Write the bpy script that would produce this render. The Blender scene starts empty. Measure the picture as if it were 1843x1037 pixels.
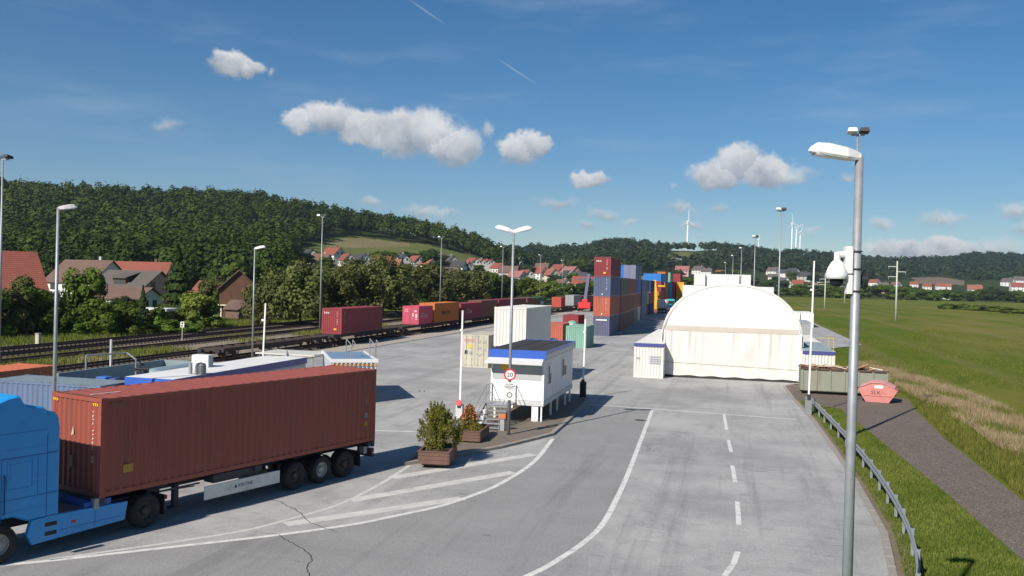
import bpy, math, random
import numpy as np
from mathutils import Vector, Matrix
R = math.radians
SC = bpy.context.scene
COL = SC.collection
rng = random.Random(7)

# ---------------------------------------------------------------- camera
F_PX, PITCH, ROLL, CAM_H = 1620.0, 0.0083, 0.0257, 7.81
YC, YS = 0.2379, 0.9713           # the yard runs along +Y; the camera looks a little to its left
_fw = np.array([0, math.cos(PITCH), -math.sin(PITCH)])
_up = np.array([0, math.sin(PITCH), math.cos(PITCH)])
_rt = np.array([1.0, 0, 0])
_r = math.cos(ROLL)*_rt + math.sin(ROLL)*_up
_u = -math.sin(ROLL)*_rt + math.cos(ROLL)*_up
def c2w(a): return np.array([YS*a[0]-YC*a[1], YC*a[0]+YS*a[1], a[2]])
def w2c(x, y): return (YS*x+YC*y, -YC*x+YS*y)
CR, CU, CF = c2w(_r), c2w(_u), c2w(_fw)
cam = bpy.data.cameras.new('camera'); cam.sensor_width = 36.0
cam.lens = 36.0*F_PX/1843.0; cam.clip_start = 0.1; cam.clip_end = 12000
camo = bpy.data.objects.new('camera', cam); COL.objects.link(camo); SC.camera = camo
camo.matrix_world = Matrix(((CR[0], CU[0], -CF[0], 0), (CR[1], CU[1], -CF[1], 0), (CR[2], CU[2], -CF[2], CAM_H), (0, 0, 0, 1)))
def ray(px, py): return CF + CR*((px-921.5)/F_PX) - CU*((py-518.5)/F_PX)

# ---------------------------------------------------------------- light
SUN_EL, SUN_AZ = R(37.3), math.atan2(-0.378, -0.926)
sd = Vector((math.sin(SUN_AZ)*math.cos(SUN_EL), math.cos(SUN_AZ)*math.cos(SUN_EL), math.sin(SUN_EL)))
sl = bpy.data.lights.new('sun', 'SUN'); sl.energy = 5.0; sl.angle = R(0.53); sl.color = (1.0, 0.93, 0.84)
so = bpy.data.objects.new('sun', sl); COL.objects.link(so)
so.rotation_euler = (-sd).to_track_quat('-Z', 'Y').to_euler(); so.location = sd*200
SC.view_settings.view_transform = 'Standard'; SC.view_settings.look = 'None'
SC.view_settings.gamma = 1.0; SC.view_settings.exposure = 0.40
SC.render.engine = 'CYCLES'
SC.cycles.use_denoising = True
SC.cycles.max_bounces = 6; SC.cycles.transparent_max_bounces = 8

# ---------------------------------------------------------------- world: clear sky with small cumulus, built in bearing sectors
SKY_STRENGTH = 0.062
def build_world():
    w = bpy.data.worlds.new('World'); w.use_nodes = True
    nt = w.node_tree; N = nt.nodes; L = nt.links; N.clear()
    out = N.new('ShaderNodeOutputWorld')
    sky = N.new('ShaderNodeTexSky'); sky.sky_type = 'NISHITA'; sky.sun_disc = False
    sky.sun_elevation = SUN_EL; sky.sun_rotation = SUN_AZ; sky.altitude = 300
    sky.air_density = 1.0; sky.dust_density = 0.1; sky.ozone_density = 5.0
    tc = N.new('ShaderNodeTexCoord')
    sep = N.new('ShaderNodeSeparateXYZ'); L.new(tc.outputs['Generated'], sep.inputs[0])
    def M(op, a, b=None, c=None, clamp=False):
        n = N.new('ShaderNodeMath'); n.operation = op; n.use_clamp = clamp
        for i, x in enumerate((a, b, c)):
            if x is None: continue
            if isinstance(x, (int, float)): n.inputs[i].default_value = x
            else: L.new(x, n.inputs[i])
        return n.outputs[0]
    def noise(vec, scale, detail, rough=0.55):
        n = N.new('ShaderNodeTexNoise'); n.inputs['Scale'].default_value = scale
        n.inputs['Detail'].default_value = detail; n.inputs['Roughness'].default_value = rough
        L.new(vec, n.inputs['Vector']); return n
    def vm(op, *args):
        n = N.new('ShaderNodeVectorMath'); n.operation = op
        for i, x in enumerate(args):
            if isinstance(x, tuple): n.inputs[i].default_value = x
            else: L.new(x, n.inputs[i])
        return n
    az = M('ARCTAN2', sep.outputs[0], sep.outputs[1]); el = M('ARCSINE', sep.outputs[2])
    cmb = N.new('ShaderNodeCombineXYZ'); L.new(az, cmb.inputs[0]); L.new(el, cmb.inputs[1])
    def ang(px, py):
        d = ray(px, py); d = d/np.linalg.norm(d)
        return math.atan2(d[0], d[1]), math.asin(d[2])
    puffs = [(408, 116, 46, 24, 1), (440, 124, 40, 17, .95),
             (540, 218, 36, 24, .9), (598, 212, 58, 34, 1), (652, 228, 68, 40, 1), (715, 240, 72, 46, 1), (775, 238, 66, 52, 1),
             (815, 262, 62, 42, 1), (876, 234, 20, 20, .7),
             (930, 270, 40, 30, .95), (962, 258, 34, 28, 1), (1062, 322, 40, 20, .9),
             (1330, 294, 48, 34, 1), (1290, 314, 54, 32, 1), (1380, 308, 60, 32, 1), (1430, 316, 42, 22, .85),
             (1000, 363, 62, 14, .72), (1088, 386, 48, 14, .7), (1135, 402, 28, 12, .65), (1052, 407, 22, 12, .7),
             (668, 365, 32, 16, .75), (760, 384, 62, 17, .78), (800, 382, 38, 13, .65),
             (1225, 371, 46, 14, .72), (1290, 380, 30, 9, .6), (1245, 408, 34, 12, .68), (1211, 334, 14, 14, .6),
             (1700, 391, 58, 20, .78), (1588, 404, 30, 17, .8), (1832, 378, 40, 22, .85), (1525, 316, 28, 13, .6),
             (1640, 452, 92, 24, .92), (1700, 446, 66, 22, .9), (1790, 444, 70, 18, .75), (1832, 412, 34, 18, .65), (1466, 416, 24, 11, .65),
             (300, 226, 42, 20, .56), (489, 135, 12, 12, .6)]
    lst = [(ang(x, y), rx*1.06/F_PX, ry*1.06/F_PX, wt if wt >= 0.9 else wt*0.52) for x, y, rx, ry, wt in puffs]
    r2 = random.Random(3)                       # the same kind of small cumulus all round the rest of the sky
    for k in range(34):
        a = -0.24+0.72+(2*math.pi-1.44)*(k+r2.random())/34; e = r2.uniform(0.03, 0.36)
        if a > math.pi: a -= 2*math.pi
        lst.append(((a, e), r2.uniform(.02, .055), r2.uniform(.010, .024), r2.uniform(.35, 1)))
    k = 1.0/SKY_STRENGTH
    # thin high cirrus over the whole sky
    cs = N.new('ShaderNodeMapping'); cs.inputs['Rotation'].default_value = (0, 0, R(-16)); cs.inputs['Scale'].default_value = (2.2, 11, 1)
    L.new(cmb.outputs[0], cs.inputs[0]); ci = noise(cs.outputs[0], 1.7, 4.0, 0.6)
    cr = N.new('ShaderNodeMapRange'); cr.interpolation_type = 'SMOOTHSTEP'
    cr.inputs['From Min'].default_value = 0.47; cr.inputs['From Max'].default_value = 0.85; cr.inputs['To Max'].default_value = 0.34
    L.new(ci.outputs[0], cr.inputs['Value'])
    mx0 = N.new('ShaderNodeMix'); mx0.data_type = 'RGBA'; mx0.inputs[7].default_value = (0.34*k, 0.42*k, 0.52*k, 1)
    hs = N.new('ShaderNodeHueSaturation'); hs.inputs['Saturation'].default_value = 1.26; hs.inputs['Hue'].default_value = 0.498; hs.inputs['Value'].default_value = 1.0; L.new(sky.outputs[0], hs.inputs['Color'])
    L.new(cr.outputs[0], mx0.inputs[0]); L.new(hs.outputs[0], mx0.inputs[6]); base = mx0.outputs[2]
    def bgnode(col):
        bg = N.new('ShaderNodeBackground'); bg.inputs[1].default_value = SKY_STRENGTH; L.new(col, bg.inputs[0]); return bg.outputs[0]
    plain = bgnode(base)
    def sector(a_lo, a_hi):
        n1 = noise(cmb.outputs[0], 26.0, 5.0, 0.62); n2 = noise(cmb.outputs[0], 95.0, 3.0, 0.6)
        o1 = vm('MULTIPLY_ADD', n1.outputs['Color'], (0.036, 0.027, 0), (-0.018, -0.0135, 0)).outputs[0]
        o2 = vm('MULTIPLY_ADD', n2.outputs['Color'], (0.018, 0.015, 0), (-0.009, -0.0075, 0)).outputs[0]
        pos = vm('ADD', vm('ADD', cmb.outputs[0], o1).outputs[0], o2).outputs[0]
        accm = accs = None
        for (a0, e0), rx, ry, wt in lst:
            if a0+rx*1.5+.02 < a_lo or a0-rx*1.5-.02 > a_hi: continue
            pk = pos if accm is None else vm('MULTIPLY_ADD', accm, (1e-7, 1e-7, 0), pos).outputs[0]
            d = vm('MULTIPLY_ADD', pk, (1/rx, 1/ry, 0), (-a0/rx, -e0/ry, 0)).outputs[0]
            m = M('MULTIPLY_ADD', vm('LENGTH', d).outputs['Value'], -wt, wt)
            sp = N.new('ShaderNodeSeparateXYZ'); L.new(d, sp.inputs[0])
            if accm is None: accm, accs = m, sp.outputs[1]
            else:
                g = M('GREATER_THAN', m, accm)
                accs = M('MULTIPLY_ADD', M('SUBTRACT', sp.outputs[1], accs), g, accs)
                accm = M('SMOOTH_MAX', accm, m, 0.16)
        if accm is None: return plain
        mr = N.new('ShaderNodeMapRange'); mr.interpolation_type = 'SMOOTHSTEP'; mr.inputs['To Max'].default_value = 0.95
        mr.inputs['From Min'].default_value = 0.04; mr.inputs['From Max'].default_value = 0.46; L.new(accm, mr.inputs['Value'])
        shade = N.new('ShaderNodeMapRange'); shade.inputs['From Min'].default_value = -0.75; shade.inputs['From Max'].default_value = 0.55
        L.new(M('MULTIPLY_ADD', n1.outputs[0], 2.4, M('SUBTRACT', accs, 1.2)), shade.inputs['Value'])
        ramp = N.new('ShaderNodeMix'); ramp.data_type = 'RGBA'
        ramp.inputs[6].default_value = (0.235*k, 0.265*k, 0.31*k, 1); ramp.inputs[7].default_value = (0.62*k, 0.62*k, 0.62*k, 1)
        L.new(shade.outputs[0], ramp.inputs[0])
        col = base
        for (x0, y0, x1, y1) in ((732, -4, 803, 45), (893, 104, 968, 153)):      # two short contrails
            a, b = ang(x0, y0), ang(x1, y1)
            if not (a_lo <= b[0] and a[0] <= a_hi): continue
            ln_ = math.hypot(b[0]-a[0], b[1]-a[1]); ux, uy = (b[0]-a[0])/ln_, (b[1]-a[1])/ln_
            rel = vm('SUBTRACT', cmb.outputs[0], (a[0], a[1], 0)).outputs[0]
            al = vm('DOT_PRODUCT', rel, (ux, uy, 0)).outputs['Value']; ac = vm('DOT_PRODUCT', rel, (-uy, ux, 0)).outputs['Value']
            across = M('SUBTRACT', 1.0, M('MULTIPLY', M('ABSOLUTE', ac), 1/0.0015), clamp=True)
            t = M('DIVIDE', al, ln_); bump = M('MULTIPLY', M('MULTIPLY', t, M('SUBTRACT', 1.0, t)), 4.0, clamp=True)
            mc = N.new('ShaderNodeMix'); mc.data_type = 'RGBA'; mc.inputs[7].default_value = (0.45*k, 0.5*k, 0.56*k, 1)
            L.new(M('MULTIPLY', M('MULTIPLY', across, bump), 0.30), mc.inputs[0]); L.new(col, mc.inputs[6]); col = mc.outputs[2]
        mx = N.new('ShaderNodeMix'); mx.data_type = 'RGBA'
        L.new(mr.outputs[0], mx.inputs[0]); L.new(col, mx.inputs[6]); L.new(ramp.outputs[2], mx.inputs[7])
        return bgnode(mx.outputs[2])
    edges = [-3.15, -1.6, -0.7, -0.42, -0.19, 0.02, 0.4, 1.7, 3.15]
    def split(i, j):                            # bearing sectors i..j as a balanced tree
        if j-i == 1: return sector(edges[i], edges[j])
        m = (i+j)//2; ms = N.new('ShaderNodeMixShader')
        L.new(M('GREATER_THAN', az, edges[m]), ms.inputs[0]); L.new(split(i, m), ms.inputs[1]); L.new(split(m, j), ms.inputs[2]); return ms.outputs[0]
    cur = split(0, len(edges)-1)
    ms = N.new('ShaderNodeMixShader'); L.new(M('MULTIPLY', M('GREATER_THAN', el, 0.0), M('LESS_THAN', el, 0.42)), ms.inputs[0]); L.new(plain, ms.inputs[1]); L.new(cur, ms.inputs[2])
    L.new(ms.outputs[0], out.inputs[0]); SC.world = w
    w.cycles.sampling_method = 'MANUAL'; w.cycles.sample_map_resolution = 512
build_world()

# ---------------------------------------------------------------- helpers
class MB:
    def __init__(s): s.v = []; s.f = []; s.m = []; s.mi = 0
    def add(s, vs, fs):
        b = len(s.v); s.v += [tuple(map(float, p)) for p in vs]; s.f += [tuple(i+b for i in q) for q in fs]; s.m += [s.mi]*len(fs); return s
    def box(s, x0, x1, y0, y1, z0, z1):
        return s.add([(x0,y0,z0),(x1,y0,z0),(x1,y1,z0),(x0,y1,z0),(x0,y0,z1),(x1,y0,z1),(x1,y1,z1),(x0,y1,z1)],
                     [(3,2,1,0),(4,5,6,7),(0,1,5,4),(1,2,6,5),(2,3,7,6),(3,0,4,7)])
    def rbox(s, x0, x1, y0, y1, z0, z1, b):      # box with chamfered vertical and top edges
        pl = [(x0+b,y0),(x1-b,y0),(x1,y0+b),(x1,y1-b),(x1-b,y1),(x0+b,y1),(x0,y1-b),(x0,y0+b)]
        pi = [(x0+2*b,y0+b),(x1-2*b,y0+b),(x1-b,y0+2*b),(x1-b,y1-2*b),(x1-2*b,y1-b),(x0+2*b,y1-b),(x0+b,y1-2*b),(x0+b,y0+2*b)]
        vs = [(x,y,z0) for x,y in pl]+[(x,y,z1-b) for x,y in pl]+[(x,y,z1) for x,y in pi]
        fs = [tuple(range(7,-1,-1)), tuple(range(16,24))]
        for k in range(2):
            for i in range(8):
                j = (i+1) % 8; fs.append((k*8+i, k*8+j, k*8+8+j, k*8+8+i))
        return s.add(vs, fs)
    def cyl(s, p0, p1, r0, n=10, r1=None, cap=True):
        r1 = r0 if r1 is None else r1
        p0, p1 = Vector(p0), Vector(p1); d = (p1-p0).normalized()
        a = d.orthogonal().normalized(); b = d.cross(a)
        vs = []
        for p, r in ((p0, r0), (p1, r1)):
            for i in range(n):
                t = 2*math.pi*i/n; vs.append(p+a*(r*math.cos(t))+b*(r*math.sin(t)))
        fs = [(i, (i+1) % n, n+(i+1) % n, n+i) for i in range(n)]
        if cap: fs += [tuple(range(n-1,-1,-1)), tuple(range(n,2*n))]
        return s.add(vs, fs)
    def tube(s, pts, r, n=8):
        for a, b in zip(pts[:-1], pts[1:]): s.cyl(a, b, r, n)
        return s
    def prism(s, poly, z0, z1):
        n = len(poly)
        vs = [(x,y,z0) for x,y in poly]+[(x,y,z1) for x,y in poly]
        return s.add(vs, [tuple(range(n-1,-1,-1)), tuple(range(n,2*n))]+[(i,(i+1)%n,n+(i+1)%n,n+i) for i in range(n)])
    def prism_y(s, poly, y0, y1):                # polygon in x,z extruded along y
        n = len(poly)
        vs = [(x,y0,z) for x,z in poly]+[(x,y1,z) for x,z in poly]
        return s.add(vs, [tuple(range(n)), tuple(range(2*n-1,n-1,-1))]+[(i,n+i,n+(i+1)%n,(i+1)%n) for i in range(n)])
    def lathe(s, prof, n=16, c=(0,0,0)):         # profile of (r,z)
        vs = [(c[0]+r*math.cos(2*math.pi*i/n), c[1]+r*math.sin(2*math.pi*i/n), c[2]+z) for r, z in prof for i in range(n)]
        fs = [(k*n+i, k*n+(i+1)%n, (k+1)*n+(i+1)%n, (k+1)*n+i) for k in range(len(prof)-1) for i in range(n)]
        return s.add(vs, fs)
    def sheet(s, poly, z): return s.add([(x,y,z) for x,y in poly], [tuple(range(len(poly)))])
    def strip(s, pts, w, z):                     # flat ribbon along a polyline
        vs = []; n = len(pts)
        for i in range(n):
            a = Vector(pts[max(i-1,0)]); b = Vector(pts[min(i+1,n-1)]); d = (b-a).normalized(); nn = Vector((-d.y, d.x))*(w/2)
            p = Vector(pts[i]); vs += [(p.x+nn.x,p.y+nn.y,z),(p.x-nn.x,p.y-nn.y,z)]
        return s.add(vs, [(2*i+1,2*i+3,2*i+2,2*i) for i in range(n-1)])
    def mesh(s, name, mats=(), smooth=False):
        me = bpy.data.meshes.new(name); me.from_pydata(s.v, [], s.f)
        for m in mats: me.materials.append(m)
        if any(s.m): me.polygons.foreach_set('material_index', s.m)
        if smooth: me.polygons.foreach_set('use_smooth', [True]*len(s.f))
        me.update(); return me
def link(name, data, parent=None, loc=None, rotz=None, mat=None):
    o = bpy.data.objects.new(name, data); COL.objects.link(o)
    if parent: o.parent = parent
    if loc is not None: o.location = loc
    if rotz is not None: o.rotation_euler = (0, 0, rotz)
    if mat is not None:
        o.material_slots[0].link = 'OBJECT'; o.material_slots[0].material = mat
    return o
def tag(o, label, cat, group=None):
    o['label'] = label; o['category'] = cat
    if group: o['group'] = group
    return o
def thing(name, label, cat, loc=(0,0,0), rotz=0, group=None):
    o = link(name, None, None, loc, rotz); o.empty_display_size = 0.2
    return tag(o, label, cat, group)
def part(name, mb, mats, parent, smooth=False, loc=None, rotz=None):
    if not isinstance(mats, (list, tuple)): mats = [mats]
    return link(name, mb.mesh(name, mats, smooth), parent, loc, rotz)
def struct(name, mb, mats, smooth=False, parent=None, kind='structure'):
    o = part(name, mb, mats, parent, smooth)
    if not parent: o['kind'] = kind
    return o
ORD = ['first','second','third','fourth','fifth','sixth','seventh','eighth','ninth','tenth','eleventh','twelfth','thirteenth','fourteenth','fifteenth','sixteenth','seventeenth','eighteenth','nineteenth','twentieth']
ORD += ['twenty-'+o for o in ORD[:9]] + ['thirtieth'] + ['thirty-'+o for o in ORD[:9]]

_mats = {}
def mat(name, col, rough=0.7, metal=0.0, var=0.12, scale=3.0, dirt=None, dirt_amt=0.0, bump=0.0, bscale=20.0, streak=False, spec=0.4, rand=0.0, trans=None):
    """painted or raw surface: base colour, tonal variation, dirt patches, fine relief"""
    if name in _mats: return _mats[name]
    m = bpy.data.materials.new(name); m.use_nodes = True; nt = m.node_tree; N = nt.nodes; L = nt.links
    b = N['Principled BSDF']; b.inputs['Roughness'].default_value = rough; b.inputs['Metallic'].default_value = metal
    b.inputs['Specular IOR Level'].default_value = spec
    tc = N.new('ShaderNodeTexCoord'); vec = tc.outputs['Object']
    if streak:
        mp = N.new('ShaderNodeMapping'); mp.inputs['Scale'].default_value = (1, 1, 0.18); L.new(vec, mp.inputs[0]); vec2 = mp.outputs[0]
    else: vec2 = vec
    n = N.new('ShaderNodeTexNoise'); n.inputs['Scale'].default_value = scale; n.inputs['Detail'].default_value = 6; L.new(vec2, n.inputs[0])
    mx = N.new('ShaderNodeMix'); mx.data_type = 'RGBA'
    lo = [max(0, c*(1-var*1.6)) for c in col]; hi = [min(1, c*(1+var*1.6)) for c in col]
    mx.inputs[6].default_value = (*lo, 1); mx.inputs[7].default_value = (*hi, 1); L.new(n.outputs[0], mx.inputs[0])
    cur = mx.outputs[2]
    if rand:
        oi = N.new('ShaderNodeObjectInfo'); hv = N.new('ShaderNodeHueSaturation')
        mr = N.new('ShaderNodeMapRange'); mr.inputs['To Min'].default_value = 1-rand; mr.inputs['To Max'].default_value = 1+rand
        L.new(oi.outputs['Random'], mr.inputs[0]); L.new(mr.outputs[0], hv.inputs['Value']); L.new(cur, hv.inputs['Color']); cur = hv.outputs[0]
    if dirt:
        n2 = N.new('ShaderNodeTexNoise'); n2.inputs['Scale'].default_value = scale*0.6+0.5; n2.inputs['Detail'].default_value = 8
        n2.inputs['Roughness'].default_value = 0.7; L.new(vec2, n2.inputs[0])
        mr = N.new('ShaderNodeMapRange'); mr.inputs['From Min'].default_value = 0.50; mr.inputs['From Max'].default_value = 0.72; mr.inputs['To Max'].default_value = dirt_amt
        L.new(n2.outputs[0], mr.inputs[0])
        m2 = N.new('ShaderNodeMix'); m2.data_type = 'RGBA'; m2.inputs[7].default_value = (*dirt, 1)
        L.new(mr.outputs[0], m2.inputs[0]); L.new(cur, m2.inputs[6]); cur = m2.outputs[2]
    L.new(cur, b.inputs['Base Color'])
    if bump:
        n3 = N.new('ShaderNodeTexNoise'); n3.inputs['Scale'].default_value = bscale; n3.inputs['Detail'].default_value = 4; L.new(vec, n3.inputs[0])
        bp = N.new('ShaderNodeBump'); bp.inputs['Strength'].default_value = bump; bp.inputs['Distance'].default_value = 0.02
        L.new(n3.outputs[0], bp.inputs['Height']); L.new(bp.outputs[0], b.inputs['Normal'])
    _mats[name] = m; return m
def paint(name, col, dirt_amt=0.45, rough=0.55):
    return mat('paint_'+name, col, rough, 0, 0.10, 2.2, dirt=(0.12, 0.07, 0.045), dirt_amt=dirt_amt, streak=True, rand=0.08)
def text_mesh(txt, size, m, parent, loc, rot, name='lettering', extr=0.003, align='LEFT', sx=1.0):
    cu = bpy.data.curves.new(name, 'FONT'); cu.body = txt; cu.size = size; cu.extrude = extr; cu.resolution_u = 2; cu.align_x = align
    tmp = bpy.data.objects.new('tmp', cu); me = bpy.data.meshes.new_from_object(tmp); bpy.data.objects.remove(tmp)
    me.name = name; me.materials.clear(); me.materials.append(m)
    o = link(name, me, parent, loc); o.rotation_euler = rot; o.scale = (sx, 1, 1); return o

# common materials
GALV = mat('galvanised_steel', (0.29, 0.305, 0.32), 0.5, 0.35, 0.16, 6)
DARK = mat('dark_metal', (0.035, 0.035, 0.037), 0.6, 0.2, 0.3, 4)
BLACK = mat('black_plastic', (0.018, 0.018, 0.02), 0.55)
RUBBER = mat('rubber', (0.022, 0.021, 0.02), 0.85, var=0.3, dirt=(0.10, 0.09, 0.08), dirt_amt=0.4)
WHITE = mat('white_paint', (0.64, 0.64, 0.62), 0.5, var=0.03, dirt=(0.45, 0.42, 0.36), dirt_amt=0.3)
PUREWHITE = mat('clean_white', (0.68, 0.68, 0.67), 0.45, var=0.02)
RED = mat('signal_red', (0.55, 0.03, 0.035), 0.5, var=0.04)
YELLOW = mat('label_yellow', (0.72, 0.42, 0.03), 0.6, var=0.1)
GLASS = mat('dark_glass', (0.02, 0.024, 0.028), 0.45, 0.0, 0.1, spec=0.12)
LENS = mat('lamp_glass', (0.55, 0.56, 0.55), 0.2, var=0.05)
RUST = mat('rust_brown', (0.10, 0.055, 0.04), 0.9, var=0.35, scale=5)
BROWNMETAL = mat('wagon_brown', (0.045, 0.033, 0.028), 0.85, var=0.3, scale=2, dirt=(0.12, 0.07, 0.045), dirt_amt=0.5)
PALETXT = mat('lettering_white', (0.74, 0.74, 0.72), 0.6, var=0.04)

# ---------------------------------------------------------------- terrain model (heights in metres above the yard)
def interp(x, tab): return np.interp(x, [t[0] for t in tab], [t[1] for t in tab])
SKY_L = [(-900,150),(-400,165),(0,162),(100,154),(200,153),(300,150),(400,150),(450,147),(520,137),(600,127),(700,111),(760,103),(820,90),(870,73),(910,58),(960,38),(1050,0),(1150,-40)]
SKY_R = [(-900,60),(850,60),(950,64),(990,69),(1050,75),(1100,79),(1170,77),(1240,74),(1300,77),(1380,71),(1450,69),(1500,66),(1560,60),(1620,59),(1700,63),(1750,71),(1800,74),(1843,72),(2400,84)]
D_R = [(1200,1500),(1350,1600),(1500,1750),(1700,2100),(1900,2300)]
R0_R = [(950,470),(1150,520),(1300,700),(1420,790)]
def height(x, y):
    """ground height at world x, y (numpy arrays)"""
    x = np.asarray(x, float); y = np.asarray(y, float)
    cx, cy = YS*x+YC*y, -YC*x+YS*y
    d = np.maximum(cy, 60.0); p = 921.5+F_PX*cx/d
    dl = 650+0.22*np.clip(p, 0, 1100)
    hl = np.maximum(CAM_H+interp(p, SKY_L)/F_PX*dl-13.0, 0)
    t = (d-250)/(dl-250); tc = np.clip(t, 0, 1)
    HL = hl*np.where(t <= 1, 0.36*tc+0.64*tc*tc, np.clip(1-(t-1)*0.7, 0, 1))
    dr = interp(p, D_R); r0 = interp(p, R0_R)
    hr = np.maximum(CAM_H+interp(p, SKY_R)/F_PX*dr-11.0, 0)
    t = (d-r0)/(dr-r0); tc = np.clip(t, 0, 1)
    HR = hr*np.where(t <= 1, 0.42*tc+0.58*tc*tc, np.clip(1-(t-1)*0.5, 0, 1))
    h = np.maximum(HL, HR)
    return h + np.where(h > 1, 1.2*np.sin(x*0.021)*np.cos(y*0.017), 0)
def to_px(x, y, z):
    x = np.asarray(x, float)
    dx, dy, dz = x, np.asarray(y, float), np.asarray(z, float)-CAM_H
    dep = dx*CF[0]+dy*CF[1]+dz*CF[2]
    return 921.5+F_PX*(dx*CR[0]+dy*CR[1]+dz*CR[2])/dep, 518.5-F_PX*(dx*CU[0]+dy*CU[1]+dz*CU[2])/dep
def ground_at(px, py, start=90.0, stop=3500.0):
    """where a line of sight meets the terrain"""
    d = ray(px, py)
    t = np.arange(start, stop, 2.0)
    x, y, z = d[0]*t, d[1]*t, CAM_H+d[2]*t
    below = z <= height(x, y)
    i = int(np.argmax(below)) if below.any() else len(t)-1
    return float(x[i]), float(y[i]), float(height(x[i], y[i]))
def at_depth(px, d):
    """world x, y on the ground straight below image column px at depth d"""
    q = ray(px, 505+0.0257*(px-921.5)); cy = -YC*q[0]+YS*q[1]
    return q[0]*d/cy, q[1]*d/cy
def x_at(px, Y):
    q = ray(px, 505+0.0257*(px-921.5)); return q[0]*Y/q[1]
def inside(px, py, poly):
    px = np.asarray(px); py = np.asarray(py); c = np.zeros(px.shape, bool); n = len(poly)
    for i in range(n):
        x0, y0 = poly[i]; x1, y1 = poly[i-1]
        cond = ((y0 > py) != (y1 > py))
        with np.errstate(divide='ignore', invalid='ignore'):
            c ^= cond & (px < (x1-x0)*(py-y0)/(y1-y0+1e-12)+x0)
    return c

def nodes_mat(name):
    m = bpy.data.materials.new(name); m.use_nodes = True
    nt = m.node_tree; b = nt.nodes['Principled BSDF']; _mats[name] = m
    def noise(scale, detail=5, rough=0.55, sc=None, rot=0, dist=0.0, loc=(0,0,0)):
        n = nt.nodes.new('ShaderNodeTexNoise'); n.inputs['Scale'].default_value = scale; n.inputs['Detail'].default_value = detail
        n.inputs['Roughness'].default_value = rough; n.inputs['Distortion'].default_value = dist
        mp = nt.nodes.new('ShaderNodeMapping'); mp.inputs['Scale'].default_value = sc or (1,1,1); mp.inputs['Rotation'].default_value = (0,0,rot); mp.inputs['Location'].default_value = loc
        nt.links.new(TC.outputs['Object'], mp.inputs[0]); nt.links.new(mp.outputs[0], n.inputs[0]); return n.outputs[0]
    TC = nt.nodes.new('ShaderNodeTexCoord')
    def rng_(v, a, b_, lo=0.0, hi=1.0, smooth=True):
        r = nt.nodes.new('ShaderNodeMapRange'); r.inputs['From Min'].default_value = a; r.inputs['From Max'].default_value = b_
        r.inputs['To Min'].default_value = lo; r.inputs['To Max'].default_value = hi
        if smooth: r.interpolation_type = 'SMOOTHSTEP'
        nt.links.new(v, r.inputs[0]); return r.outputs[0]
    def mixc(f, a, c):
        x = nt.nodes.new('ShaderNodeMix'); x.data_type = 'RGBA'
        for i, v in ((0, f), (6, a), (7, c)):
            if isinstance(v, tuple): x.inputs[i].default_value = (*v, 1)
            elif isinstance(v, (int, float)): x.inputs[i].default_value = v
            else: nt.links.new(v, x.inputs[i])
        return x.outputs[2]
    def bump(h, strength, dist=0.05):
        x = nt.nodes.new('ShaderNodeBump'); x.inputs['Strength'].default_value = strength; x.inputs['Distance'].default_value = dist
        nt.links.new(h, x.inputs['Height']); nt.links.new(x.outputs[0], b.inputs['Normal'])
    def mul(a, c):
        x = nt.nodes.new('ShaderNodeMath'); x.operation = 'MULTIPLY'
        for i, v in enumerate((a, c)):
            if isinstance(v, (int, float)): x.inputs[i].default_value = v
            else: nt.links.new(v, x.inputs[i])
        return x.outputs[0]
    return m, nt, b, TC, noise, rng_, mixc, bump, mul

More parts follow.
